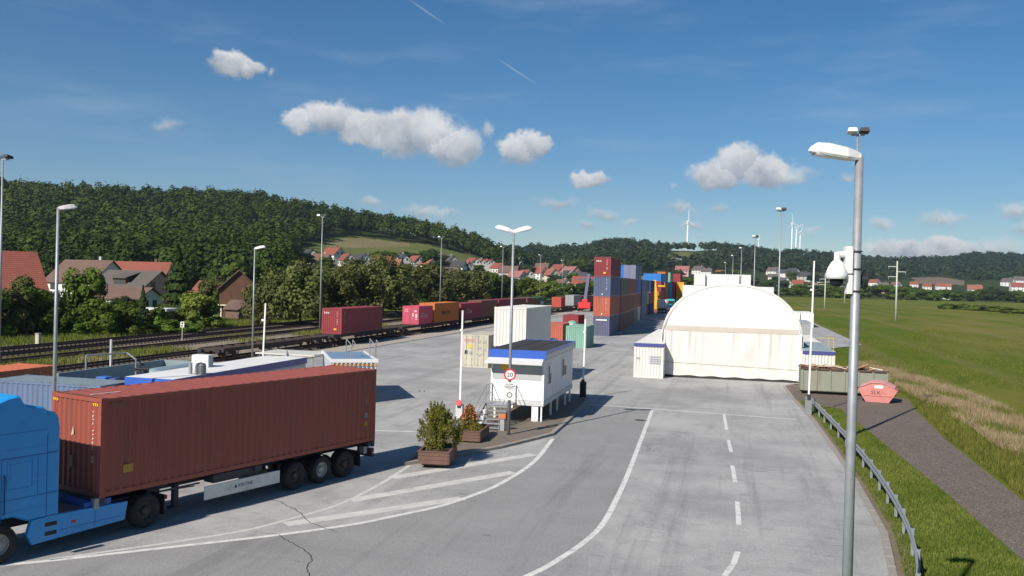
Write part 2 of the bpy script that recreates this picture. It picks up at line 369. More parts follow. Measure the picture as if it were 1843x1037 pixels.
def concrete_mat():
    m, nt, b, TC, noise, rg, mix, bump, mul = nodes_mat('yard_concrete')
    c = mix(rg(noise(0.13, 7, 0.66), 0.3, 0.7), (0.27, 0.267, 0.26), (0.43, 0.424, 0.408))
    c = mix(mul(rg(noise(0.8, 6, 0.7, (1.0, 0.025, 1), R(0.6), loc=(0.4, 0, 0)), 0.50, 0.66), 0.42), c, (0.17, 0.169, 0.166))
    c = mix(mul(rg(noise(0.45, 7, 0.72, dist=1.2), 0.52, 0.68), 0.4), c, (0.19, 0.188, 0.184))
    c = mix(mul(rg(noise(0.5, 7, 0.68, (1, 0.16, 1), R(4)), 0.50, 0.74), 0.5), c, (0.15, 0.15, 0.15))       # traffic film along the lanes
    c = mix(mul(rg(noise(0.3, 7, 0.66, (0.22, 1.2, 1), R(-12), loc=(7, 3, 0)), 0.52, 0.72), 0.5), c, (0.43, 0.425, 0.41))
    c = mix(mul(rg(noise(1.6, 7, 0.78, (0.45, 1.4, 1)), 0.52, 0.72), 0.38), c, (0.14, 0.14, 0.138))
    c = mix(mul(rg(noise(0.8, 7, 0.75, (1.4, 0.35, 1), R(7), loc=(2, 2, 0)), 0.52, 0.75), 0.35), c, (0.47, 0.465, 0.45))
    c = mix(mul(rg(noise(14, 5, 0.75), 0.42, 0.66), 0.34), c, (0.13, 0.13, 0.128))
    c = mix(mul(rg(noise(7, 5, 0.8, loc=(1, 5, 0)), 0.50, 0.70), 0.30), c, (0.50, 0.495, 0.48))
    v = nt.nodes.new('ShaderNodeTexVoronoi'); v.feature = 'DISTANCE_TO_EDGE'; v.inputs['Scale'].default_value = 0.075
    # irregular cracks
    mp = nt.nodes.new('ShaderNodeMapping'); nt.links.new(TC.outputs['Object'], mp.inputs[0])
    nz = nt.nodes.new('ShaderNodeTexNoise'); nz.inputs['Scale'].default_value = 0.9; nz.inputs['Detail'].default_value = 7; nt.links.new(TC.outputs['Object'], nz.inputs[0])
    ad = nt.nodes.new('ShaderNodeVectorMath'); ad.operation = 'MULTIPLY_ADD'; ad.inputs[1].default_value = (3.2, 3.2, 0)
    nt.links.new(nz.outputs['Color'], ad.inputs[0]); nt.links.new(mp.outputs[0], ad.inputs[2]); nt.links.new(ad.outputs[0], v.inputs[0])
    crack = rg(v.outputs['Distance'], 0.0, 0.0024, 1.0, 0.0)
    crack = mul(crack, rg(noise(0.07, 2, loc=(3, 11, 0)), 0.50, 0.60))
    c = mix(mul(crack, 0.8), c, (0.05, 0.05, 0.05))
    # short dark scuffs and drips
    c = mix(mul(rg(noise(1.1, 3, 0.5, (0.45, 3.0, 1)), 0.70, 0.74), 0.55), c, (0.07, 0.07, 0.07))
    nt.links.new(c, b.inputs['Base Color']); b.inputs['Roughness'].default_value = 0.85; b.inputs['Specular IOR Level'].default_value = 0.3
    bump(noise(30, 4, 0.7), 0.25, 0.02); return m
def lane_mat():
    m, nt, b, TC, noise, rg, mix, bump, mul = nodes_mat('worn_lane')
    c = mix(noise(0.35, 7, 0.68, (0.6, 1, 1)), (0.205, 0.203, 0.198), (0.335, 0.332, 0.322))
    c = mix(mul(rg(noise(0.55, 6, 0.65, (1.5, 0.13, 1), R(-10)), 0.48, 0.72), 0.5), c, (0.135, 0.135, 0.133))
    c = mix(mul(rg(noise(0.9, 6, 0.7, (0.3, 1.3, 1), R(25), loc=(4, 9, 0)), 0.55, 0.75), 0.4), c, (0.34, 0.335, 0.325))
    c = mix(mul(rg(noise(14, 5, 0.75), 0.42, 0.66), 0.36), c, (0.09, 0.09, 0.088))
    c = mix(mul(rg(noise(7, 5, 0.8, loc=(1, 5, 0)), 0.50, 0.70), 0.26), c, (0.36, 0.355, 0.345))
    c = mix(mul(rg(noise(1.3, 3, 0.5, (0.5, 3.0, 1)), 0.70, 0.74), 0.5), c, (0.06, 0.06, 0.06))
    nt.links.new(c, b.inputs['Base Color']); b.inputs['Roughness'].default_value = 0.85; b.inputs['Specular IOR Level'].default_value = 0.3
    bump(noise(30, 4, 0.7), 0.25, 0.02); return m
def asphalt_mat():
    m, nt, b, TC, noise, rg, mix, bump, mul = nodes_mat('asphalt')
    c = mix(noise(0.3, 6, 0.6), (0.075, 0.075, 0.074), (0.13, 0.13, 0.127))
    nt.links.new(c, b.inputs['Base Color']); b.inputs['Roughness'].default_value = 0.9; bump(noise(40, 3), 0.3, 0.02); return m
def grass_mat(name, g0, g1, dry, stripes=False, dryamt=0.6):
    m, nt, b, TC, noise, rg, mix, bump, mul = nodes_mat(name)
    c = mix(noise(0.9, 8, 0.7), g0, g1)
    c = mix(mul(rg(noise(0.028, 7, 0.62, (1, 0.55, 1)), 0.42, 0.66), dryamt), c, dry)
    c = mix(mul(rg(noise(0.22, 7, 0.7, (1.4, 0.5, 1), loc=(5, 0, 0)), 0.50, 0.7), 0.45), c, tuple(q*0.62 for q in g0))
    if stripes:
        s = noise(0.055, 3, 0.4, (3.0, 0.05, 1), R(-24)); c = mix(mul(rg(s, 0.46, 0.66), 0.5), c, (0.18, 0.16, 0.066))
    c = mix(mul(rg(noise(9, 4, 0.7), 0.45, 0.7), 0.35), c, tuple(q*0.55 for q in g0))
    nt.links.new(c, b.inputs['Base Color']); b.inputs['Roughness'].default_value = 0.95; b.inputs['Specular IOR Level'].default_value = 0.04
    bump(noise(5, 6, 0.75), 0.7, 0.12); return m
def gravel_mat(name, a, c2, sc=14):
    m, nt, b, TC, noise, rg, mix, bump, mul = nodes_mat(name)
    c = mix(noise(0.5, 6, 0.65), a, c2)
    v = nt.nodes.new('ShaderNodeTexVoronoi'); v.inputs['Scale'].default_value = sc; nt.links.new(TC.outputs['Object'], v.inputs[0])
    hs = nt.nodes.new('ShaderNodeSeparateColor'); nt.links.new(v.outputs['Color'], hs.inputs[0])
    c = mix(mul(rg(hs.outputs[0], 0.55, 1.0), 0.6), c, tuple(min(1, q*2.1) for q in c2))
    c = mix(mul(rg(hs.outputs[1], 0.6, 1.0), 0.6), c, tuple(q*0.45 for q in a))
    nt.links.new(c, b.inputs['Base Color']); b.inputs['Roughness'].default_value = 0.95; b.inputs['Specular IOR Level'].default_value = 0.2
    bump(v.outputs['Distance'], 0.8, 0.05); return m
CONC = concrete_mat(); ASPH = asphalt_mat()
FIELD = grass_mat('field_grass', (0.062, 0.102, 0.010), (0.118, 0.154, 0.016), (0.205, 0.170, 0.048), True, 0.8)
VERGE = grass_mat('verge_grass', (0.075, 0.125, 0.014), (0.12, 0.175, 0.022), (0.19, 0.145, 0.07), False, 0.55)
LAWN = grass_mat('lawn_grass', (0.075, 0.145, 0.02), (0.115, 0.20, 0.03), (0.14, 0.16, 0.035), False, 0.3)
BALLAST = gravel_mat('ballast', (0.165, 0.132, 0.098), (0.265, 0.22, 0.168), 9)
TRACKG = gravel_mat('track_gravel', (0.118, 0.097, 0.079), (0.182, 0.153, 0.127), 24)
LINE = mat('road_paint', (0.62, 0.615, 0.58), 0.7, var=0.14, scale=3.5, dirt=(0.30, 0.295, 0.28), dirt_amt=0.9)
LINEOLD = mat('worn_road_paint', (0.53, 0.52, 0.485), 0.75, var=0.14, scale=2.0, dirt=(0.33, 0.32, 0.30), dirt_amt=0.8)
KERB = mat('kerb_concrete', (0.27, 0.25, 0.22), 0.9, var=0.18, scale=3, dirt=(0.12, 0.10, 0.07), dirt_amt=0.6, bump=0.3)
PAVER = mat('brown_paving', (0.165, 0.135, 0.105), 0.9, var=0.2, scale=4, dirt=(0.08, 0.06, 0.045), dirt_amt=0.4, bump=0.5, bscale=12)

# ---------------------------------------------------------------- ground sheets
struct('field', MB().sheet([(-4000,-300),(4000,-300),(4000,4000),(-4000,4000)], -0.06), FIELD)
KERBLINE = [(2.2,19.5),(3.5,22.6),(4.4,26.2),(4.88,30.9),(5.0,38.5),(4.96,46.1),(4.78,56.3),(4.3,66.0),(4.1,74.4)]
yard = struct('yard_pavement', MB().sheet([(-42,-40),(-6,-40),(-2,5),(0.4,14)]+KERBLINE+[(5.2,76.5),(9.5,76.6),(10.5,120),(18,135),(18,440),(-42,440)], 0.0), CONC)
struct('asphalt_lane', MB().sheet([(-8.2,90),(4.5,90),(9.5,135),(9.5,440),(-8.2,440)], 0.004), ASPH)
STRIPMAT = mat('pale_paving', (0.36, 0.325, 0.275), 0.9, var=0.14, scale=1.2, dirt=(0.2, 0.17, 0.13), dirt_amt=0.5)
struct('paved_strip', MB().sheet([(-42,30),(-38.6,30),(-38.6,440),(-42,440)], 0.004), STRIPMAT)
part('drain_channel', MB().box(-38.7,-38.45,30,440,0.001,0.010), DARK, yard)
struct('track_bed', MB().sheet([(-70,20),(-42,20),(-42,700),(-78,700),(-73,180)], -0.02), BALLAST)
struct('gravel_track', MB().sheet([(7.6,10),(10.8,10),(11.0,29),(10.9,38),(11.2,52),(11.9,64),(12.6,70),(9.5,76),(4.2,76),(4.35,66),(5.6,63.6),(7.1,62),(7.6,52),(8.3,38),(8.5,29)], -0.022), TRACKG)
struct('verge', MB().sheet([(0.4,14),(1.8,17)]+[(x+0.25,y) for x,y in KERBLINE[:-1]]+[(5.6,63.6),(7.1,62),(7.6,52),(8.3,38),(8.5,29),(7.6,10)], -0.015), VERGE)
struct('lawn', MB().sheet([(-100,96),(-84,100),(-78,118),(-73,180),(-95,200),(-118,150)], -0.03), LAWN)
struct('worn_lane', MB().sheet([(-22.00,14.00),(-18.44,19.70),(-17.23,20.70),(-16.06,21.77),(-14.57,23.12),(-13.04,24.54),(-11.41,26.34),(-10.43,27.89),(-9.55,29.43),(-8.94,31.26),(-8.46,33.42),(-8.14,37.92),(-8.47,43.90),(-8.60,50.00),(-8.80,57.10),(-4.65,56.59),(-4.27,45.94),(-3.98,37.56),(-3.88,33.09),(-3.87,29.20),(-4.08,27.08),(-4.46,25.24),(-5.06,23.25),(-6.60,20.20),(-10.00,14.00)], 0.002), lane_mat())
for i, (nm, pts) in enumerate({'lane_line': [(-18.44,19.70),(-17.23,20.70),(-16.06,21.77),(-14.57,23.12),(-13.04,24.54),(-11.41,26.34),(-10.43,27.89),(-9.55,29.43),(-8.94,31.26),(-8.46,33.42),(-8.14,37.92),(-8.47,43.90)],
                               'island_line': [(-17.61,20.52),(-16.10,22.20),(-15.09,23.44),(-14.12,24.80),(-13.43,26.61),(-13.00,27.89),(-12.78,29.44),(-12.72,32.14),(-12.86,35.37)],
                               'centre_line': [(-6.60,20.20),(-5.06,23.25),(-4.46,25.24),(-4.08,27.08),(-3.87,29.20),(-3.88,33.09),(-3.98,37.56),(-4.27,45.94),(-4.65,56.59)],
                               'stop_line': [(-8.85,57.15),(-2.0,56.5),(3.9,55.9)],
                               'side_stop_line': [(-24.5,41.6),(-17.6,42.8),(-14.5,43.5)]}.items()):
    # smooth polyline
    P = [Vector(p) for p in pts]; sm = []
    for a in range(len(P)-1):
        p0, p1, p2, p3 = P[max(a-1,0)], P[a], P[a+1], P[min(a+2,len(P)-1)]
        for k in range(6):
            t = k/6; sm.append(0.5*((2*p1)+(p2-p0)*t+(2*p0-5*p1+4*p2-p3)*t*t+(3*p1-p0-3*p2+p3)*t**3))
    sm.append(P[-1])
    part(nm, MB().strip([(p.x,p.y) for p in sm], 0.20 if nm != 'island_line' else 0.16, 0.004), LINE if nm != 'island_line' else LINEOLD, yard)
for a, b in (((0.0,24.9),(0.36,27.3)),((0.41,30.4),(0.38,33.65)),((0.31,36.96),(0.2,40.36)),((0.15,43.58),(0.0,46.99)),((-0.1,50.22),(-0.3,56.2))):
    mid = ((a[0]+b[0])/2+(0.06 if a[1] < 26 else 0), (a[1]+b[1])/2)
    part('lane_dash', MB().strip([a, mid, b], 0.17, 0.0045), LINE, yard)
for a, b in (((-13.38,25.65),(-9.16,30.74)),((-12.73,29.12),(-8.45,35.65)),((-12.69,32.97),(-8.51,39.62))):
    part('hatch_bar', MB().strip([a, b], 0.55, 0.0035), LINEOLD, yard)
pat = MB(); pat.lathe([(0.0,0.012),(0.30,0.012),(0.32,0.006)], 20, (-4.95,51.8,0)); part('manhole_cover', pat, mat('iron', (0.06,0.055,0.05), 0.8, 0.3), yard)
ring = MB(); ring.lathe([(0.32,0.003),(0.34,0.009),(0.42,0.009),(0.43,0.003)], 20, (-4.95,51.8,0)); part('manhole_frame', ring, KERB, yard)

for cr_ in ([(-13.04,24.60),(-12.61,24.20),(-11.98,23.71),(-11.69,23.52),(-11.25,23.07),(-10.99,22.63),(-10.86,22.03),(-10.65,21.71),(-10.38,21.33)], [(-15.35,28.34),(-14.94,28.16),(-14.39,27.71),(-14.01,27.45),(-13.36,26.78),(-12.72,26.09),(-11.96,25.61),(-11.43,25.41)]):          # two open cracks across the lane
    fine = []
    for a, b in zip(cr_[:-1], cr_[1:]):
        for k in range(5): fine.append((a[0]+(b[0]-a[0])*k/5+rng.uniform(-.03,.03), a[1]+(b[1]-a[1])*k/5+rng.uniform(-.03,.03)))
    part('crack', MB().strip(fine, 0.028, 0.006), DARK, yard)

# kerb stones along the right edge of the roadway
kerb = thing('kerb', 'low concrete kerb bordering the grass verge by the guard rail', 'kerb')
del kerb['label'], kerb['category']; kerb['kind'] = 'structure'
pts = [Vector(p) for p in KERBLINE]; acc = []
for a, b in zip(pts[:-1], pts[1:]):
    n = max(1, round((b-a).length/1.0))
    for k in range(n): acc.append((a.lerp(b, k/n), a.lerp(b, (k+1)/n)))
ks = MB().rbox(-0.49,0.49,-0.1,0.13,-0.12,0.05,0.015).mesh('kerb_stone', [KERB])
for a, b in acc:
    m_ = (a+b)/2; d = b-a
    o = link('kerb_stone', ks, kerb, (m_.x+0.08, m_.y, rng.uniform(-0.008,0.008)), math.atan2(d.y,d.x)); o.scale = (d.length, 1, 1)

struct('soil_strip', MB().add([(x+0.16,y,-0.006) for x,y in KERBLINE[:-1]]+[(x+0.52+0.12*math.sin(y*1.7),y,-0.006) for x,y in KERBLINE[:-1]], [(i,8+i,9+i,i+1) for i in range(7)]), mat('verge_soil', (0.17,0.13,0.09), 0.95, var=0.25, scale=2, dirt=(0.09,0.10,0.03), dirt_amt=0.8, bump=0.6))
# traffic island under the cabin
ISL = [(-13.15,35.35),(-12.2,36.6),(-11.45,38.2),(-10.27,40.5),(-9.2,43.4),(-8.7,44.9),(-8.75,50.03),(-9.05,58.74),(-9.6,60.8),(-13.6,61.0),(-14.1,52),(-14.0,48),(-13.3,39.2)]
isl = struct('traffic_island', MB().prism([(x*0.985-0.17,y*0.985+0.72) for x,y in ISL], -0.05, 0.125), PAVER)
n = len(ISL)
for i in range(n):
    a, b = Vector(ISL[i]), Vector(ISL[(i+1)%n]); L_ = (b-a).length; k = max(1, round(L_/1.0)); dirv = (b-a).normalized()
    for j in range(k):
        m_ = a.lerp(b, (j+0.5)/k)
        o = link('kerb_stone', ks, isl, (m_.x,m_.y,0.085), math.atan2(dirv.y,dirv.x)); o.scale = (L_/k,1,1.0)

# railway tracks: two rails and sleepers each
RAIL = mat('rail_steel', (0.095,0.062,0.048), 0.7, 0.3, 0.25, 3); SLEEP = mat('sleeper', (0.075,0.06,0.048), 0.9, var=0.3)
TRK = [('outermost railway track beside the hedge', -66.3, -0.03), ('second railway track from the hedge', -62.3, -0.022), ('middle railway track with a weedy strip beside it', -57.6, -0.01), ('empty railway track next to the wagons', -50.0, -0.004), ('railway track carrying the container wagons', -44.06, 0.0)]
for lab, X, sl_ in TRK:
    Y0, Y1 = 25, 620
    x = lambda y: X+sl_*(min(y,160)-70)
    t = thing('railway_track', lab, 'railway track', (X,Y0,0), 0, 'tracks of the freight yard')
    for s in (-0.72, 0.72):
        mb = MB()
        for a, b in ((Y0,160),(160,Y1)):
            for (w0,w1,z0,z1) in ((-0.07,0.07,0.12,0.14),(-0.012,0.012,0.14,0.25),(-0.036,0.036,0.25,0.29)):
                xa, xb = x(a)-X+s, x(b)-X+s
                mb.add([(xa+w0,a-Y0,z0),(xa+w1,a-Y0,z0),(xb+w1,b-Y0,z0),(xb+w0,b-Y0,z0),(xa+w0,a-Y0,z1),(xa+w1,a-Y0,z1),(xb+w1,b-Y0,z1),(xb+w0,b-Y0,z1)],
                       [(3,2,1,0),(4,5,6,7),(0,1,5,4),(1,2,6,5),(2,3,7,6),(3,0,4,7)])
        part('rail', mb, RAIL, t)
    mb = MB(); y = Y0
    while y < 330: mb.box(x(y)-X-1.25, x(y)-X+1.25, y-Y0, y-Y0+0.24, -0.02, 0.12); y += 0.65
    part('sleepers', mb, SLEEP, t)['kind'] = 'stuff'

# ---------------------------------------------------------------- hills
MEADOW = {1: [[(556,442),(600,427),(640,424),(700,434),(770,440),(800,449),(830,451),(870,466),(905,482),(950,500),(560,500)], [(437,430),(455,417),(480,419),(492,432)], [(1190,460),(1208,453),(1290,455),(1296,464),(1240,474),(1198,477)], [(1378,453),(1440,450),(1452,459),(1400,461)]],
          2: [[(585,437),(620,429),(660,430),(740,439),(735,444),(640,446),(590,445)], [(955,448),(990,440.5),(1050,436),(1094,433),(1090,444),(1040,450),(990,455)], [(1222,441),(1246,437),(1247,447),(1226,449)]],
          3: [[(1640,500),(1690,498),(1737,505),(1735,513),(1650,511)]]}
def build_hills():
    ps = np.arange(-900, 2700, 5.0); ds = np.concatenate([np.arange(235, 900, 8.0), np.arange(900, 3200, 26.0)])
    Pp, Dd = np.meshgrid(ps, ds); cx = (Pp-921.5)/F_PX*Dd
    X = YS*cx-YC*Dd; Y = YC*cx+YS*Dd; Z = height(X, Y)-0.35
    nr, nc = X.shape
    co = np.stack([X, Y, Z], -1).reshape(-1, 3)
    i = np.arange(nr*nc).reshape(nr, nc)
    q = np.stack([i[:-1,:-1], i[:-1,1:], i[1:,1:], i[1:,:-1]], -1).reshape(-1, 4)
    cen = co[q].mean(1); u, v = to_px(cen[:,0], cen[:,1], cen[:,2]); mi = np.zeros(len(q), np.int32)
    for k, pls in MEADOW.items():
        for pl in pls: mi[inside(u, v, pl)] = k
    me = bpy.data.meshes.new('hills'); me.vertices.add(len(co)); me.vertices.foreach_set('co', co.ravel())
    me.loops.add(q.size); me.loops.foreach_set('vertex_index', q.ravel()); me.polygons.add(len(q))
    me.polygons.foreach_set('loop_start', np.arange(0, q.size, 4)); me.polygons.foreach_set('loop_total', np.full(len(q), 4))
    for m in (grass_mat('shaded_forest_floor', (0.028,0.045,0.014), (0.045,0.065,0.02), (0.06,0.06,0.025)), grass_mat('hill_meadow', (0.085,0.115,0.030), (0.125,0.150,0.045), (0.17,0.15,0.06)),  # forest floor coloured dark green to stand in for the shadow under the trees
              mat('stubble_field', (0.165,0.135,0.058), 0.95, var=0.2, scale=0.02), mat('fallow_field', (0.15,0.115,0.075), 0.95, var=0.2, scale=0.02)): me.materials.append(m)
    me.update(calc_edges=True); me.polygons.foreach_set('material_index', mi); me.update(); me.validate()
    o = link('hills', me); o['kind'] = 'structure'
build_hills()

# ---------------------------------------------------------------- foliage
def leaf_mat(name, c0, c1, trans=0.25, nscale=0.9):
    m, nt, b, TC, noise, rg, mix, bump, mul = nodes_mat(name)
    oi = nt.nodes.new('ShaderNodeObjectInfo')
    c = mix(rg(noise(nscale, 5, 0.7), 0.3, 0.7), c0, c1)
    at = nt.nodes.new('ShaderNodeAttribute'); at.attribute_name = 'tint'
    hv = nt.nodes.new('ShaderNodeHueSaturation'); nt.links.new(c, hv.inputs['Color'])
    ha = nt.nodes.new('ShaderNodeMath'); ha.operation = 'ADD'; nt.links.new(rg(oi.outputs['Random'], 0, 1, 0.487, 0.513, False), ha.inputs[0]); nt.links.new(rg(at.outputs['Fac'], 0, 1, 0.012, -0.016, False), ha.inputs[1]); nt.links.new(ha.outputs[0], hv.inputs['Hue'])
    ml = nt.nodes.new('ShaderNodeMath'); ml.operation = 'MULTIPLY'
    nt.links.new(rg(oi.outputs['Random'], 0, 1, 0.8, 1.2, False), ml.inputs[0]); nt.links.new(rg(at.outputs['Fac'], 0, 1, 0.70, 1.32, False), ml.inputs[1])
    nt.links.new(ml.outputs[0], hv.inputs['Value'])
    nt.links.new(hv.outputs[0], b.inputs['Base Color']); b.inputs['Roughness'].default_value = 0.75; b.inputs['Specular IOR Level'].default_value = 0.08
    tr = nt.nodes.new('ShaderNodeBsdfTranslucent'); nt.links.new(hv.outputs[0], tr.inputs[0])
    mx = nt.nodes.new('ShaderNodeMixShader'); mx.inputs[0].default_value = trans
    nt.links.new(b.outputs[0], mx.inputs[1]); nt.links.new(tr.outputs[0], mx.inputs[2]); nt.links.new(mx.outputs[0], nt.nodes['Material Output'].inputs[0])
    return m
def quads_mesh(name, c, nrm, size, tint, m, aspect=1.5, seed=0):
    """diamond leaves at points c facing nrm"""
    g = np.random.default_rng(seed); n = len(c)
    nrm = nrm/np.maximum(np.linalg.norm(nrm, axis=1, keepdims=True), 1e-6)
    a = np.cross(nrm, g.normal(size=(n,3))); a /= np.maximum(np.linalg.norm(a, axis=1, keepdims=True), 1e-6); b = np.cross(nrm, a)
    s = (np.asarray(size)*np.ones(n))[:,None]
    co = np.stack([c-a*s*aspect*0.5, c-b*s*0.5+nrm*s*0.12, c+a*s*aspect*0.5, c+b*s*0.5+nrm*s*0.12], 1).reshape(-1,3)
    me = bpy.data.meshes.new(name); me.vertices.add(4*n); me.vertices.foreach_set('co', co.ravel())
    me.loops.add(4*n); me.loops.foreach_set('vertex_index', np.arange(4*n)); me.polygons.add(n)
    me.polygons.foreach_set('loop_start', np.arange(0,4*n,4)); me.polygons.foreach_set('loop_total', np.full(n,4))
    me.materials.append(m); me.update(calc_edges=True)
    at = me.attributes.new('tint', 'FLOAT', 'FACE'); at.data.foreach_set('value', np.asarray(tint, np.float32)*np.ones(n, np.float32))
    return me
def crown_points(seed, n, nblob, kind):
    g = np.random.default_rng(seed); C, Nn, T = [], [], []
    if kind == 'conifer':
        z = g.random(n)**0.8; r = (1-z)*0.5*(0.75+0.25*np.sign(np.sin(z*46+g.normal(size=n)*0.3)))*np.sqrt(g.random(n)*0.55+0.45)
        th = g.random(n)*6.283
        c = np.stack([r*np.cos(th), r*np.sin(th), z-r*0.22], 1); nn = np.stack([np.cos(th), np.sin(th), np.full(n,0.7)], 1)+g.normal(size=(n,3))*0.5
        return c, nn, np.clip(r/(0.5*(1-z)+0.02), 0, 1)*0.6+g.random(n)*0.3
    for k in range(nblob):
        if kind == 'round': cz = g.uniform(0.12,0.82); rad = 0.40*math.sqrt(max(0.05,1-((cz-0.42)/0.5)**2))
        elif kind == 'willow': cz = g.uniform(0.05,0.85); rad = 0.44*math.sqrt(max(0.08,1-((cz-0.35)/0.58)**2))
        elif kind == 'bush': cz = g.uniform(0.0,0.75); rad = 0.44*math.sqrt(max(0.1,1-(cz/0.85)**2))
        else: cz = g.uniform(0.1,0.9); rad = 0.34*math.sqrt(max(0.05,1-((cz-0.4)/0.58)**2))
        th = g.random()*6.283; rr = rad*math.sqrt(g.random()); br = g.uniform(0.10,0.19)
        cc = np.array([rr*math.cos(th), rr*math.sin(th), cz]); m = n//nblob
        d = g.normal(size=(m,3)); d /= np.linalg.norm(d, axis=1, keepdims=True)
        p = cc+d*(br*(0.55+0.5*g.random((m,1))))*np.array([1,1,0.85 if kind != 'willow' else 1.2])
        if kind == 'willow': p[:,2] -= 0.10*g.random(m)
        p[:,2] = np.maximum(p[:,2], 0.0)
        out = (p-np.array([0,0,0.4])); C.append(p); Nn.append(d*0.8+out*0.8+np.array([0,0,0.25])+g.normal(size=(m,3))*0.45); T.append(np.full(m, g.random()*0.6)+g.random(m)*0.4)
    return np.concatenate(C), np.concatenate(Nn), np.concatenate(T)
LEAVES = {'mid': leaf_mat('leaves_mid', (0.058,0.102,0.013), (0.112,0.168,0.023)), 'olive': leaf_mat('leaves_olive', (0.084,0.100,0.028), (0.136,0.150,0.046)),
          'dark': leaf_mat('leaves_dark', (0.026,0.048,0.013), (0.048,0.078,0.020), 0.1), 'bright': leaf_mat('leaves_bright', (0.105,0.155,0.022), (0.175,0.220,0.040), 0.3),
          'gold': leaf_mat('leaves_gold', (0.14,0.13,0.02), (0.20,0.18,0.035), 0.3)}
BARK = mat('bark', (0.075,0.058,0.042), 0.95, var=0.3, scale=4, bump=0.6)
def crown_mesh(kind, leaf, seed, n=5200, nblob=34, size=0.045):
    c, nn, t = crown_points(seed, n, nblob, kind); return quads_mesh('crown', c, nn, size*np.random.default_rng(seed+9).uniform(0.6,1.35,len(c)), t, LEAVES[leaf], 1.5, seed)
CROWNS = {(k,l): [crown_mesh(k, l, 11*i+j*3+1, n, b, s) for j in range(nv)] for i, (k,l,n,b,s,nv) in enumerate((
    ('round','mid',5600,30,0.046,3),('round','bright',5200,28,0.046,2),('willow','olive',7000,40,0.040,4),('bush','mid',5000,26,0.050,3),('bush','olive',4600,26,0.05,2),('bush','bright',4200,24,0.05,2),
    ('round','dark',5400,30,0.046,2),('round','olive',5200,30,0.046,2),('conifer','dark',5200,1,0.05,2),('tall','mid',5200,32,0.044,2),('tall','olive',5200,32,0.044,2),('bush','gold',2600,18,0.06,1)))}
def trunk_mesh(seed):
    g = random.Random(seed); mb = MB(); p = Vector((0,0,-0.02)); r = 0.035
    for k in range(5):
        q = p+Vector((g.uniform(-0.02,0.02), g.uniform(-0.02,0.02), 0.15)); mb.cyl(p, q, r, 8, r*0.82, cap=(k in (0,4)))
        if k >= 1:
            for j in range(2):
                a = g.random()*6.28; e = q+Vector((math.cos(a)*g.uniform(0.15,0.3), math.sin(a)*g.uniform(0.15,0.3), g.uniform(0.08,0.22))); mb.cyl(q, e, r*0.45, 5, r*0.12)
        p, r = q, r*0.82
    return mb.mesh('trunk', [BARK])
TRUNKS = [trunk_mesh(k) for k in range(4)]
def tree(x, y, h, w, kind='round', leaf='mid', label='', group=None, z=None, name=None, clear=0.12):
    z = float(height(x, y)) if z is None else z
    nm = name or {'conifer':'spruce_tree','willow':'willow_tree','bush':'bush'}.get(kind, 'broadleaf_tree')
    t = thing(nm, label, 'bush' if kind == 'bush' else 'tree', (x,y,z-0.05), rng.uniform(0,6.28), group)
    o = link('trunk', rng.choice(TRUNKS), t); o.scale = (h*0.55, h*0.55, h)
    c0 = 0.0 if kind == 'bush' else clear
    if (kind,leaf) not in CROWNS: CROWNS[(kind,leaf)] = [crown_mesh(kind, leaf, 77+len(CROWNS)*5+j) for j in range(2)]
    c = link('crown', rng.choice(CROWNS[(kind,leaf)]), t, (0,0,h*c0)); c.scale = (w, w*rng.uniform(0.88,1.12), h*(1-c0)*1.04)
    return t

def forest(name, pts, hs, ws, per, leaf, seed, size=0.3):
    """a wood that reads as one mass: one object"""
    g = np.random.default_rng(seed); n = len(pts)
    d = g.normal(size=(n,per,3)); d[...,2] = np.abs(d[...,2])*0.9-0.25*(g.random((n,per)) < 0.3); d /= np.linalg.norm(d, axis=2, keepdims=True)
    lump = 1+0.22*np.sin(d[...,0]*5+g.random((n,1))*6.28)*np.cos(d[...,1]*5+g.random((n,1))*6.28)
    rr = (0.78+0.28*g.random((n,per)))*lump
    c = np.stack([d[...,0]*rr*ws[:,None]*0.5, d[...,1]*rr*ws[:,None]*0.5, hs[:,None]*0.50+d[...,2]*rr*hs[:,None]*0.5], -1)+pts[:,None,:]
    nn = d*1.0+g.normal(size=d.shape)*0.33+np.array([0,0,0.15]); tint = np.repeat(g.random((n,1))*0.7, per, 1)+g.random((n,per))*0.3
    sz = (ws[:,None]*size*(0.7+0.6*g.random((n,per)))).ravel()
    o = link(name, quads_mesh(name, c.reshape(-1,3), nn.reshape(-1,3), sz, tint.ravel(), leaf, 1.25, seed)); o['kind'] = 'stuff'; return o
